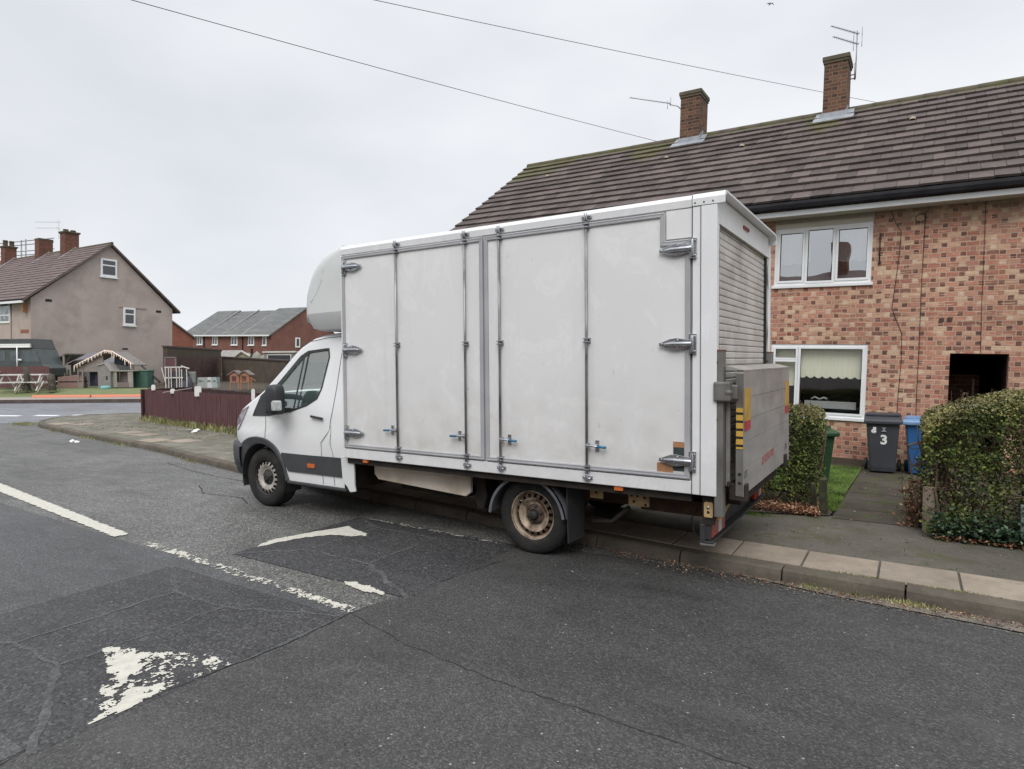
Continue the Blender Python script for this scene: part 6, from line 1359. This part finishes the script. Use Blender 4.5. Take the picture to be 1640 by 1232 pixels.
grit('footway_grit', lambda: (random.uniform(-2.5, 3), random.uniform(5.9, 7.0), .095), 700, bpy.data.materials['grit_stone'], .003, .007)
grit('corner_grit', lambda: (random.uniform(-20, -9), random.uniform(8.0, 9.2), .095), 500, bpy.data.materials['grit_stone'], .008, .02)
# scraps of litter
def litter(label, px, py, s, z=.0, n=5):
    c = gnd(px, py, z); mb = MB()
    for _ in range(n):
        p = c + Vector((random.gauss(0, s), random.gauss(0, s * .6), .004 + random.random() * s * .35)); a = random.uniform(0, 3); u = Vector((math.cos(a), math.sin(a), random.gauss(0, .25))) * s * .6; v = Vector((-math.sin(a), math.cos(a), random.gauss(0, .25))) * s * .45
        mb.obox(p, u, v, u.cross(v).normalized() * .001)
    o = mb.build('litter', INK, None); return tag(o, label, 'litter')
litter('crumpled white scraps lying against the kerb behind the truck', 1141, 908, .022, n=7)
litter('white paper scrap on the pavement by the maroon fence', 311, 691, .11, z=.1, n=4)
litter('white litter in the gutter at the junction corner', 117, 708, .085, n=5)
mb = MB(); q = [cg(-.577 * 31, 31.0, .178), cg(20, 31.0, .178), cg(20, 32.6, .450), cg(-.577 * 32.6, 32.6, .450), cg(30, 70, .466), cg(-.577 * 70, 70, .466)]; mb.add(q, [(0, 1, 2, 3), (3, 2, 4, 5)]); struct('bare_garden_ground', mb, SOIL)
litter('small white scrap on the road left of the tail lift', 917, 917, .012, n=1); litter('tiny white fleck on the road near the front wheel', 310, 930, .010, n=1)

# ---------------------------------------------------------------- corner plot fence and its white plates
def pale_fence(label, A, B, h, m, name='fence', gap=.004, bw=.115, z0=.10):
    A, B = Vector(A), Vector(B); L = (B - A).length; t = (B - A) / L; nr = Vector((t.y, -t.x)); f = thing(name, label, 'fence', (A.x, A.y, z0), org=(A.x, A.y, z0))
    mb = MB(); s = 0
    while s < L:
        c = A + t * (s + bw / 2); hh = h + random.uniform(-.006, .006); mb.obox((c.x + nr.x * random.uniform(0, .006), c.y + nr.y * random.uniform(0, .006), z0 + hh / 2), (t.x * (bw / 2 - gap), t.y * (bw / 2 - gap), 0), (nr.x * .009, nr.y * .009, 0), (0, 0, hh / 2)); s += bw
    mb.build('boards', m, f, recalc=False)
    mb = MB()
    for zz in (.2, h - .15): c = (A + B) / 2; mb.obox((c.x - nr.x * .035, c.y - nr.y * .035, z0 + zz), (t.x * L / 2, t.y * L / 2, 0), (nr.x * .02, nr.y * .02, 0), (0, 0, .035))
    mb.build('rails', FENCED, f); k = 0
    while k <= L: c = A + t * k; mb = MB(); mb.obox((c.x - nr.x * .09, c.y - nr.y * .09, z0 + h / 2), (.04, 0, 0), (0, .04, 0), (0, 0, h / 2)); mb.build('post', FENCED, f); k += 2.0
    return f
FL, FR_ = (-19.0, 9.92), (-8.6, 8.40)
pale_fence('maroon stained close-boarded fence along the corner pavement', FL, FR_, .90, FENCE)
g1 = gnd(296, 620, 1.0); g2 = gnd(428, 631, 1.0)
pale_fence('dark rear fence closing the corner plot', (g1.x, g1.y), (g2.x, g2.y), .90, FENCED)
pale_fence('dark side fence returning from the left end of the maroon fence', FL, (g1.x, g1.y), .90, FENCED)
def fpt(px): # point on the fence line under photo column px
    best = min(((abs((lambda v: CX + FPX * v.dot(RX) / v.dot(RF))(Vector((FL[0] + (FR_[0] - FL[0]) * t, FL[1] + (FR_[1] - FL[1]) * t, 1.0)) - Vector((0, 0, HC))) - px), t) for t in [k / 400 for k in range(401)])); t = best[1]
    return FL[0] + (FR_[0] - FL[0]) * t, FL[1] + (FR_[1] - FL[1]) * t
for lb, px, w, z0, z1 in (('small rounded white plate on the left end of the maroon fence', 247, .12, .985, 1.145), ('small square white plate, second from the left on the maroon fence', 277.5, .13, .93, 1.06), ('large square white plate on the middle of the maroon fence', 318.5, .18, .90, 1.16), ('tall narrow white plate on the maroon fence by the truck bonnet', 407, .085, .88, 1.16)):
    x, y = fpt(px); mb = MB(); hw_ = w / 2; c = .02; pts = [(-hw_ + c, z0), (hw_ - c, z0), (hw_, z0 + c), (hw_, z1 - c * 1.5), (hw_ - c * 1.5, z1), (-hw_ + c * 1.5, z1), (-hw_, z1 - c * 1.5), (-hw_, z0 + c)]
    t = thing('plate', lb, 'plate', (x, y, z0), R(30)); mb.prism([(a, b - z0) for a, b in pts], 'y', -.045, -.030); mb.build('face', mat('white_plate', (.72, .72, .70), (.6, .6, .58), 9, rough=.6) if 'white_plate' not in bpy.data.materials else bpy.data.materials['white_plate'], t, bevel=.004)
    mb = MB(); mb.box(-.02, .02, -.030, .02, -.05, z1 - z0 - .03); mb.build('stake', FENCED, t)
def onf(sp, z=.1):
    def f():
        t = random.random(); x = FL[0] + (FR_[0] - FL[0]) * t; y = FL[1] + (FR_[1] - FL[1]) * t; return (x + random.gauss(0, .05), y - .03 - abs(random.gauss(0, sp)), z, random.uniform(.4, 1.3))
    return f
blades('fence_foot_grass', [onf(.05), onf(.05), onf(.12)], 5200, .05, .17, GRASSY, .008)
# planks and light timber inside the plot
mb = MB(); a, b = gnd(262, 629, .98), gnd(308, 622, .98); mb.tube([a, b], .02, 6); tag(mb.build('timber_rail', mat('pale_timber', (.30, .25, .22), rough=.8), None), 'pale slanting timber rail behind the maroon fence', 'rail')

# ---------------------------------------------------------------- garden across the side road (built facing us; local x right, y away, z up)
RZC = math.atan2(.5337, .8457)
def bg(name, label, cat, px, py, depth, group=None, z=None):
    if depth < 47: p = rot_cam(px, py, depth * .82); o = thing(name, label, cat, (p.x, p.y, .45), RZC, group); o.scale = (.82, .82, .82); return o
    p = rot_cam(px, py, depth); return thing(name, label, cat, (p.x, p.y, .46 if z is None else z), RZC, group)
PXM = lambda d: FPX / d
DG = 43.0; K = FPX / DG     # pixels per metre in that garden
shed_m = cm('grey_shed_boards', (.20, .19, .20)); roof_g = cm('grey_felt_roof', (.17, .165, .175)); dkg = cm('dark_opening', (.03, .025, .035))
# green camper van with white awning
t = bg('camper_van', 'dark green camper with a white roof awning at the far left edge', 'camper van', 30, 600, 42)
VG = cm('dark_green_paint', (.075, .09, .088), .4); VG2 = cm('dark_grey_green_roof', (.065, .07, .07), .5)
mb = MB(); mb.prism([(-2.4, .8), (1.72, .8), (1.86, 1.35), (1.62, 1.62), (1.24, 2.62), (-2.4, 2.62)], 'y', 0, 1.9); b_ = mb.build('body', VG, t, bevel=.05)
mb = MB(); mb.prism([(-2.4, 2.622), (1.22, 2.622), (.98, 3.32), (-2.4, 3.32)], 'y', .05, 1.85); mb.build('raised_roof', VG2, t, bevel=.04)
mb = MB(); mb.box(-2.4, .88, -.12, .06, 2.72, 2.88); mb.box(-2.4, .88, -.10, .04, 2.90, 2.97); mb.build('awning', INK, t, bevel=.02)
mb = MB(); mb.box(-1.95, -.85, -.012, -.001, 1.85, 2.52); mb.box(-.52, -.06, -.012, -.001, 1.85, 2.52); mb.prism([(.30, 1.78), (1.42, 1.78), (1.18, 2.50), (.30, 2.50)], 'y', -.012, -.001); mb.build('window', mat('van_glass', (.06, .075, .085), (.10, .12, .12), 2, rough=.1, spec=.7), b_)
mb = MB(); mb.tube([(.06, -.15, 2.75), (.02, -.15, .85)], .035, 8); mb.build('awning_pole', INK, t)
mb = MB(); mb.box(.10, .30, -.16, -.03, 1.88, 1.98); mb.build('wing_mirror', INK, t)
# maroon low fence in front
t = bg('fence', 'low maroon fence behind the picnic tables at far left', 'fence', 35, 612, 41)
mb = MB()
for k in range(40): mb.box(-2.4 + k * .105, -2.4 + k * .105 + .095, 0, .03, .1, 1.48 + random.uniform(-.02, .02))
mb.build('boards', cm('maroon_boards', (.13, .06, .06)), t)
mb = MB(); mb.box(-2.4, -1.3, -.05, -.02, 1.12, 1.18); mb.build('rail', cm('pink_rail', (.4, .28, .28)), t)
WT_ = cm('white_painted_wood', (.62, .60, .57))
# picnic tables
def picnic(px, label, lw):
    t = bg('picnic_table', label, 'picnic table', px, 615, 39.5, 'white picnic tables on the verge'); t.scale = (.92, .92, .98)
    mb = MB(); mb.box(-lw, lw, -.35, .35, .78, .84); mb.build('top', WT_, t)
    for y in (-.72, .6):
        mb = MB(); mb.box(-lw, lw, y, y + .22, .40, .45); mb.build('bench', WT_, t)
    for x in (-lw + .12, lw - .12):
        for s_ in (-1, 1):
            mb = MB(); mb.obox((x, s_ * .38, .42), (.03, 0, 0), (0, .03 + .0, .0), (0, -s_ * .30, .42)); mb.build('leg', WT_, t)
        mb = MB(); mb.obox((x, 0, .40), (.03, 0, 0), (0, .7, 0), (0, 0, .05)); mb.build('cross_beam', WT_, t)
    for s_, x in ((1, -lw + .15), (-1, lw - .2)):
        mb = MB(); mb.obox((x - s_ * .06, -.40, .58), (.035, 0, 0), (0, .03, 0), (-s_ * .09, 0, .22)); mb.build('brace', WT_, t)
picnic(24, 'left white picnic table on the grass verge', .62); picnic(59, 'right white picnic table, beside the bushy stump', .58)
for px0, py0, px1, py1, lb in ((24, 627.5, 40, 604.5, 'pale pole leaning on the left picnic table'), (59, 629, 71, 610, 'pale pole leaning on the right picnic table')):
    a, b = rot_cam(px0, py0, 31.7), rot_cam(px1, py1, 31.9); a.z = .30; mb = MB(); mb.tube([a, b], .045, 8); tag(mb.build('leaning_pole', cm('pale_pole', (.42, .38, .30)), None), lb, 'pole')
# bushy stump and dark posts
for px, w, h, lb in ((43, .35, 1.45, 'dark broken tree stump between the picnic tables'), (83, .42, 1.0, 'mossy tree stump right of the picnic tables')):
    t = bg('tree_stump', lb, 'stump', px, 620, 39)
    mb = MB(); rr_ = w / 2; mb.lathe([(rr_ * 1.25, 0), (rr_ * 1.02, .25), (rr_ * .92, h * .6), (rr_ * .8, h), (0, h * .93)], (0, 0, 0), ax='z', n=11, smooth=True); mb.build('trunk', cm('stump_bark', (.07, .058, .045)), t)
    mb = MB(); leafcloud(mb, [((random.gauss(0, w * .55), random.gauss(0, w * .5), abs(random.gauss(.0, h * .3))), Vector((0, 0, 1))) for _ in range(260)], .10); mb.build('ivy_growth', mat('stump_leaf', (.10, .10, .07), (.06, .06, .045), 3), t, recalc=False)
# open timber shelter with lean-to roof
t = bg('garden_shelter', 'open timber shelter with a sloping grey roof, between camper and shed', 'shelter', 93, 610, 44)
mb = MB(); mb.prism([(-1.0, 1.58), (.72, 2.35), (.72, 2.28), (-1.0, 1.50)], 'y', -.2, 1.8); mb.prism([(-1.0, 1.56), (.3, 1.50), (.72, 2.28)], 'y', .3, .36); mb.build('roof', cm('felt_shelter_roof', (.17, .16, .145)), t)
mb = MB()
for x, h in ((-.92, 1.6), (.55, 2.35)): mb.box(x - .05, x + .05, -.2, -.1, 0, h)
mb.build('post', cm('weathered_post', (.30, .27, .22)), t)
mb = MB(); mb.box(-.9, .7, .2, .25, .15, .85)
for k in range(8): mb.box(-.85 + k * .2, -.85 + k * .2 + .10, .19, .24, .85, 1.25)
mb.build('panel', cm('mossy_panel', (.14, .14, .11)), t)
mb = MB(); mb.box(-.85, .6, .0, .12, .86, .92); mb.build('rail', cm('weathered_post', (.30, .27, .22)), t)
for px, py, w, h, lb, c in ((112, 612, .85, .75, 'pinkish brick planter before the shelter', (.27, .17, .15)),):
    t = bg('planter', lb, 'planter', px, py, 42.5); mb = MB(); mb.prism([(-w, 0), (w, 0), (w * .92, h), (w * .2, h * 1.15), (-w * .95, h)], 'y', 0, .5); mb.build('body', cm('planter_brick', c), t); mb = MB(); mb.box(-w * 1.02, w * 1.02, -.03, .53, h * .55, h * .62); mb.build('band', cm('dark_opening', (.03, .025, .035)), t)
# big grey shed
t = bg('garden_shed', 'large grey felt-roofed shed against the pebbledashed gable', 'shed', 150, 600, 45.5)
mb = MB(); mb.box(-1.62, 1.5, 0, 2.4, 0, 1.72); mb.prism([(0, 1.72), (1.2, 2.0), (2.4, 1.72)], 'x', -1.62, 1.5); mb.build('wall', shed_m, t)
mb = MB(); mb.add([(-1.75, -.15, 1.62), (1.6, -.15, 1.62), (1.4, 1.4, 2.42), (-1.15, 1.4, 2.48), (-1.75, -.15, 1.55), (1.6, -.15, 1.55), (1.4, 1.4, 2.35), (-1.15, 1.4, 2.41)], [(0, 1, 2, 3), (4, 7, 6, 5), (0, 4, 5, 1), (1, 5, 6, 2), (2, 6, 7, 3), (3, 7, 4, 0)]); mb.build('roof', roof_g, t)
# playhouse-like arbour carrying fairy lights
t = bg('garden_arbour', 'wooden arbour with a low gable roof hung with fairy lights', 'arbour', 170, 605, 42.5); t.scale = (.82, .82, .87)
WDN = cm('weathered_boards', (.26, .225, .20)); WD2 = cm('grey_boards', (.24, .23, .22))
mb = MB(); mb.prism([(-1.95, 1.38), (.10, 2.30), (.10, 2.22), (-1.95, 1.30)], 'y', -.2, 1.4); mb.prism([(.10, 2.30), (.60, 2.28), (1.95, 1.45), (1.95, 1.37), (.6, 2.20), (.1, 2.22)], 'y', -.2, 1.4); mb.build('roof', cm('arbour_roof', (.20, .18, .165)), t)
mb = MB(); mb.prism([(-1.85, 1.30), (-1.85, 1.02), (-.15, 1.02), (-.15, 2.1)], 'y', -.02, .02); mb.build('gable_boards', WDN, t)
mb = MB()
for x in (-1.85, -1.55, 1.80): mb.box(x - .05, x + .05, -.05, .05, 0, 1.35)
mb.box(-1.85, -1.5, -.04, 0, 0, .55); mb.build('post', WDN, t)
mb = MB(); mb.prism([(.25, 1.50), (.30, 2.12), (.75, 2.15), (1.6, 1.62), (1.1, 1.35)], 'y', .5, .55); mb.build('dark_gable_opening', cm('blue_black_interior', (.045, .055, .07)), t); mb = MB(); mb.box(-1.5, -.3, .6, .65, .1, 1.05); mb.build('dark_interior', cm('blue_black_interior', (.045, .055, .07)), t)
mb = MB(); mb.box(-.95, -.35, .3, .5, .25, 1.15); mb.build('purple_bag', cm('purple_cloth', (.06, .03, .075)), t)
FLM = N('warm_fairy_lights'); FLM.b.inputs['Emission Color'].default_value = (1, .72, .5, 1); FLM.b.inputs['Emission Strength'].default_value = .25; FLM.fin((.75, .65, .58), .4)
mb = MB(); strand = [(-1.95, 1.42), (-1.0, 1.86), (.10, 2.36), (.60, 2.30), (1.3, 1.90), (1.95, 1.50)]
for (a, b), (c, d) in zip(strand, strand[1:]):
    for k in range(5):
        x, z = a + (c - a) * k / 5, b + (d - b) * k / 5; L = random.choice((.1, .25, .4, .18)); mb.tube([(x, -.24, z), (x + random.gauss(0, .02), -.24, z - L)], .022, 5)
    mb.tube([(a, -.24, b), (c, -.24, d)], .025, 6)
tag(None or mb.build('string_lights', FLM.mat, t), None)
# small playhouse
t = bg('playhouse', 'small grey pointed playhouse under the fairy lights', 'playhouse', 172, 610, 41.6)
mb = MB(); mb.prism([(-.62, 0), (.22, 0), (.22, 1.15), (-.15, 1.62), (-.62, 1.5)], 'y', 0, .9); mb.build('wall', WD2, t)
mb = MB(); mb.prism([(-.66, 1.55), (-.15, 1.70), (.30, 1.12), (.26, 1.08), (-.15, 1.60), (-.66, 1.48)], 'y', -.06, .96); mb.build('roof', cm('playhouse_trim', (.32, .30, .28)), t)
mb = MB(); mb.box(-.08, .02, -.012, 0, .55, .80); mb.build('window', dkg, t)
t = bg('wooden_hut', 'low slatted wooden hut with an open front right of the playhouse', 'hut', 194, 612, 41.8)
mb = MB()
for k in range(9): mb.box(-.62, -.28, 0, .04, .05 + k * .12, .05 + k * .12 + .11); mb.box(.45, .78, 0, .04, .05 + k * .12, .05 + k * .12 + .11)
mb.build('slat_panel', cm('pale_slats', (.33, .31, .27)), t)
mb = MB(); mb.box(-.3, .5, .4, .44, 0, 1.1); mb.box(-.28, .5, 0, .04, .05, .38); mb.build('back_panel', cm('brown_back', (.20, .16, .15)), t)
mb = MB(); mb.box(-.68, .84, -.05, .9, 1.10, 1.17); mb.build('roof', cm('pale_slats', (.33, .31, .27)), t)
t = bg('storage_box', 'tall dark green storage box right of the slatted hut', 'storage box', 224, 612, 42.5)
mb = MB(); mb.box(-.42, .52, 0, .8, 0, 1.10); mb.build('body', cm('green_box_paint', (.055, .12, .095)), t, bevel=.02); mb = MB(); mb.box(-.48, .58, -.05, .85, 1.10, 1.18); mb.build('lid', cm('green_lid', (.12, .21, .17)), t); mb = MB(); mb.box(-.62, -.42, .1, .8, 0, 1.05); mb.build('side_flap', cm('teal_flap', (.04, .085, .10)), t)
mb = MB(); p = rot_cam(169, 621, 33.4); p.z = .45; mb.lathe([(0, .16), (.18, .15), (.24, .08), (.22, 0)], (p.x, p.y, p.z), ax='z', n=16); tag(mb.build('paddling_shell', cm('turquoise_plastic', (.18, .42, .40)), None), 'small turquoise plastic tub on the grass before the playhouse', 'tub')
mb = MB(); a, b = rot_cam(222, 581, 35.6), rot_cam(256, 612, 35.3); mb.tube([a, b], .06, 8); tag(mb.build('leaning_beam', cm('dark_beam', (.07, .055, .05)), None), 'dark beam slanting down before the pebbledashed gable', 'beam')
# low orange ramp barriers lying along the footway
OR_M = mat('orange_plastic', (.66, .18, .10), (.58, .20, .13), 2, rough=.5)
for a, b, lb in ((-22.3 + .0, -19.0, 'long flat orange barrier, left one on the far footway'), (-18.95, -15.8, 'long flat orange barrier, right one on the far footway')):
    pass
def cp_(px, py, d): 
    r = (px - CX) / FPX * d; return r
for (p0, p1, lb) in ((54, 148, 'flat orange barrier lying on the far footway, left of two'), (149, 236, 'flat orange barrier lying on the far footway, right of two')):
    r0, r1 = cp_(p0, 0, 30.4), cp_(p1, 0, 30.4); c = cg((r0 + r1) / 2, 30.4); t = thing('traffic_barrier', lb, 'barrier', (c.x, c.y, .165), RZC, 'orange barriers on the far footway'); L = (r1 - r0) / 2 - .02
    mb = MB(); mb.prism([(-.28, 0), (.28, 0), (.22, .10), (-.22, .13)], 'x', -L, L); mb.build('slab', OR_M, t, bevel=.02)
    mb = MB(); mb.box(-L + .05, L - .05, -.292, -.24, .0, .035); mb.build('edge_strip', cm('pale_orange', (.55, .3, .22)), t)
# white glazed frame, crates, hutches behind the corner fence
t = bg('cold_frame', 'white glazed garden frame behind the maroon fence', 'cold frame', 283, 606, 41); t.scale = (.84, .82, 1.0)
mb = MB()
for x in (-.72, -.52, -.36, -.02, .16, .30, .62): mb.box(x, x + .045, -.03, .03, 0, 1.12 if x < .2 else 1.0)
for z in (.52, 1.08): mb.box(-.75, .40, -.03, .03, z, z + .06)
mb.obox((.55, 0, 1.10), (.25, 0, -.07), (0, .03, 0), (0, 0, .03)); mb.obox((-.80, 0, .6), (.02, 0, .0), (0, .02, 0), (-.14, 0, .5)); mb.build('frame', WT_, t)
mb = MB(); mb.box(-.6, .5, .1, .5, 0, .9); mb.build('contents', cm('dark_contents', (.06, .06, .065)), t)
t = bg('covered_heap', 'heap under a dark tarpaulin right of the white frame', 'tarpaulin', 296, 606, 41.5)
mb = MB(); mb.lathe([(.55, 0), (.50, .35), (.34, .72), (.12, .86), (0, .88)], (0, 0, 0), ax='z', n=9); mb.build('sheet', cm('dark_tarp', (.085, .08, .10)), t); mb = MB(); mb.box(.15, .6, .1, .3, .3, 1.05); mb.build('grey_board', cm('grey_board', (.25, .27, .25)), t)
for px, w, lb in ((324, .32, 'pale grey crate behind the fence, left of three'), (334.5, .20, 'white crate behind the fence, middle of three'), (343, .20, 'grey green crate behind the fence, right of three')):
    t = bg('crate', lb, 'crate', px, 612, 41, 'crates behind the maroon fence'); cc = cm('crate_%d' % int(px), {324: (.33, .35, .34), 334: (.55, .57, .56), 343: (.36, .41, .39)}[int(px)])
    mb = MB(); mb.box(-w, w, 0, .4, .28, .36); mb.box(-w, w, 0, .03, .5, .68); mb.box(-w, -w + .05, 0, .4, .3, .68); mb.box(w - .05, w, 0, .4, .3, .68); mb.box(-w, w, .37, .4, .3, .68); mb.box(-w, w, 0, .4, .0, .28); mb.build('body', cc, t)
for px, s_, lb in ((375, 1.0, 'left small orange wooden hutch on legs with a felt roof'), (391, 1.0, 'right small orange wooden hutch on legs with a felt roof')):
    t = bg('rabbit_hutch', lb, 'hutch', px, 606, 38, 'wooden hutches behind the maroon fence'); OW = cm('orange_timber', (.30, .145, .085))
    mb = MB(); mb.prism([(-.26, .42), (.30, .42), (.30, .88), (.02, 1.04), (-.26, .92)], 'y', 0, .5); mb.build('body', OW, t); mb = MB()
    for x in (-.25, .25): mb.box(x - .03, x + .03, 0, .05, 0, .42)
    mb.build('leg', OW, t); mb = MB(); mb.prism([(-.40, .90), (.03, 1.16), (.42, .88), (.42, .83), (.03, 1.09), (-.40, .85)], 'y', -.08, .6); mb.build('roof', cm('hutch_felt', (.17, .14, .13)), t); mb = MB(); mb.box(-.14, .12, -.012, 0, .50, .80); mb.build('opening', cm('hutch_dark', (.09, .035, .03)), t)
    mb = MB(); mb.obox((.52, 0, .62), (.16, 0, -.10), (0, .03, 0), (0, 0, .02)); mb.box(.40, .44, 0, .04, 0, .72); mb.build('ramp_frame', OW, t)
# brick garden wall: tall dark part then lower part
def slab_wall(name, label, p0, p1, d0, d1, h0, h1, m, y0=0, th=.25):
    d0 *= .82; d1 *= .82; h0 *= .82; h1 *= .82; a, b = rot_cam(p0, 600, d0), rot_cam(p1, 600, d1); v = Vector((b.x - a.x, b.y - a.y, 0)); L = v.length; t = thing(name, label, 'wall', (a.x, a.y, .40), math.atan2(v.y, v.x))
    mb = MB(); mb.prism([(0, -.2), (L, -.2), (L, h1), (0, h0)], 'y', 0, th); mb.build('brickwork', m, t); mb = MB(); mb.prism([(-.05, h0), (L + .05, h1), (L + .05, h1 + .10), (-.05, h0 + .10)], 'y', -.05, th + .05); mb.build('coping', cm('wall_coping', (.075, .055, .05)), t); return t
slab_wall('garden_wall', 'tall dark brick wall with a boarded doorway, behind the white frame', 269, 355, 46.5, 58, 2.85, 2.80, BRK_DK)
t = bg('door_frame', 'weathered doorway frame against the tall dark wall', 'door frame', 273, 590, 46); mb = MB(); mb.box(-.36, .36, 0, .05, 0, 1.95); mb.build('door_leaf', cm('maroon_boards', (.13, .06, .06)), t); mb = MB(); mb.box(-.42, -.34, -.03, .08, 0, 2.05); mb.box(.34, .42, -.03, .08, 0, 2.05); mb.box(-.42, .42, -.03, .08, 2.0, 2.08); mb.build('surround', cm('door_surround', (.22, .19, .18)), t)
slab_wall('garden_wall', 'lower ivy-stained brick wall running right towards the truck bonnet', 355.5, 560, 57, 41, 2.15, 1.45, mat('ivy_stained_wall', (.10, .078, .060), (.075, .055, .045), 1.5, rough=.95, dirt=(.13, .11, .06), dsc=.6))
# behind that wall
t = bg('garage', 'small garage with a white corrugated roof beyond the low wall', 'garage', 378, 590, 64)
mb = MB(); mb.prism([(-1.5, 0), (1.55, 0), (1.55, 1.75), (.55, 2.35), (-.3, 1.85), (-1.5, 1.85)], 'y', .2, 3); mb.build('wall', cm('garage_render', (.32, .29, .20)), t); mb = MB(); mb.prism([(-1.62, 1.80), (-.30, 1.80), (.55, 2.45), (1.70, 1.75), (1.70, 1.86), (.55, 2.60), (-1.3, 2.60), (-1.62, 2.2)], 'y', 0, .22); mb.build('roof', cm('white_garage_roof', (.60, .58, .56)), t)
t = bg('conifer', 'small dark conical conifer beyond the low wall', 'conifer', 404, 590, 63)
mb = MB(); mb.tube([(0, 0, 0), (0, 0, 2.4)], [.08, .02], 6); mb.build('trunk', TWIG, t)
mb = MB(); leafcloud(mb, [((lambda z, a, r: (math.cos(a) * r, math.sin(a) * r, z))(z_, random.uniform(0, 6.28), (2.75 - z_) * .17 * random.uniform(.6, 1.1))) and ((math.cos(a_) * (2.75 - z_) * .17 * q_, math.sin(a_) * (2.75 - z_) * .17 * q_, z_), Vector((0, 0, 1))) for z_, a_, q_ in [(random.uniform(.2, 2.7), random.uniform(0, 6.28), random.uniform(.5, 1.1)) for _ in range(900)]], .12); mb.build('crown', mat('conifer_needles', (.035, .045, .022), (.06, .045, .03), 4), t, recalc=False)
t = bg('outbuilding', 'pale outbuilding with white window beside the truck windscreen', 'outbuilding', 440, 590, 60)
mb = MB(); mb.box(-1.0, 2.0, 0, 3, 0, 2.25); mb.build('wall', cm('outbuilding_grey', (.25, .24, .22)), t); mb = MB(); mb.box(-1.1, 2.1, -.1, 3.1, 2.25, 2.40); mb.build('roof', WT_, t); mb = MB(); mb.box(-.7, 1.6, -.03, 0, 1.5, 2.1); f = mb.build('window', WT_, t); mb = MB(); mb.box(-.6, 1.5, -.05, -.03, 1.58, 2.02); mb.build('pane', G_FAR, f)
for px, w, h, lb in ((412, .8, 2.45, 'grey shrubby mound beyond the wall, right of the conifer'), (425, 1.0, 2.2, 'pale rubble heap beyond the wall beside the outbuilding')):
    t = bg('garden_heap', lb, 'heap', px, 590, 61.5); mb = MB(); mb.lathe([(w, 0), (w * .9, h * .5), (w * .5, h * .85), (0, h)], (0, 0, 0), ax='z', n=9); mb.build('mound', cm('heap_grey', (.24, .235, .20)), t)

# ---------------------------------------------------------------- overhead wires, bird
def wire(label, P0, P1, sag, r=.006):
    mb = MB(); mb.tube([P0.lerp(P1, k / 24) + Vector((0, 0, -sag * 4 * (k / 24) * (1 - k / 24))) for k in range(25)], r, 6); tag(mb.build('overhead_wire', CABLE, None), label, 'wire')
wire('lower overhead telephone wire crossing to the left chimney of the terrace', rot_cam(-90, -84, 9.0), rot_cam(1070, 231, 18.6), .05)
wire('upper overhead wire passing behind the right chimney', rot_cam(330, -58, 11), rot_cam(1440, 171, 20.5), .06)
t = thing('seagull', 'tiny gull gliding at the top of the sky', 'bird', tuple(rot_cam(1233, 6.5, 40)), RZC)
GM = cm('gull_grey', (.35, .35, .37)); mb = MB(); mb.lathe([(0, -.16), (.03, -.12), (.05, -.02), (.04, .08), (.012, .17), (0, .20)], (0, 0, 0), ax='y', n=10); mb.build('body', GM, t)
for s_ in (-1, 1):
    mb = MB(); P = [(s_ * .03, 0, .01), (s_ * .12, -.02, .035), (s_ * .20, .0, .0), (s_ * .27, .05, -.07)]; wd = (.05, .055, .04, .006); vs = []
    for (x, y, z), w in zip(P, wd): vs += [(x, y - w, z), (x, y + w, z), (x, y + w, z + .008), (x, y - w, z + .008)]
    mb.add(vs, [(4 * i + k, 4 * i + (k + 1) % 4, 4 * i + 4 + (k + 1) % 4, 4 * i + 4 + k) for i in range(3) for k in range(4)]); mb.build('wing', GM, t)
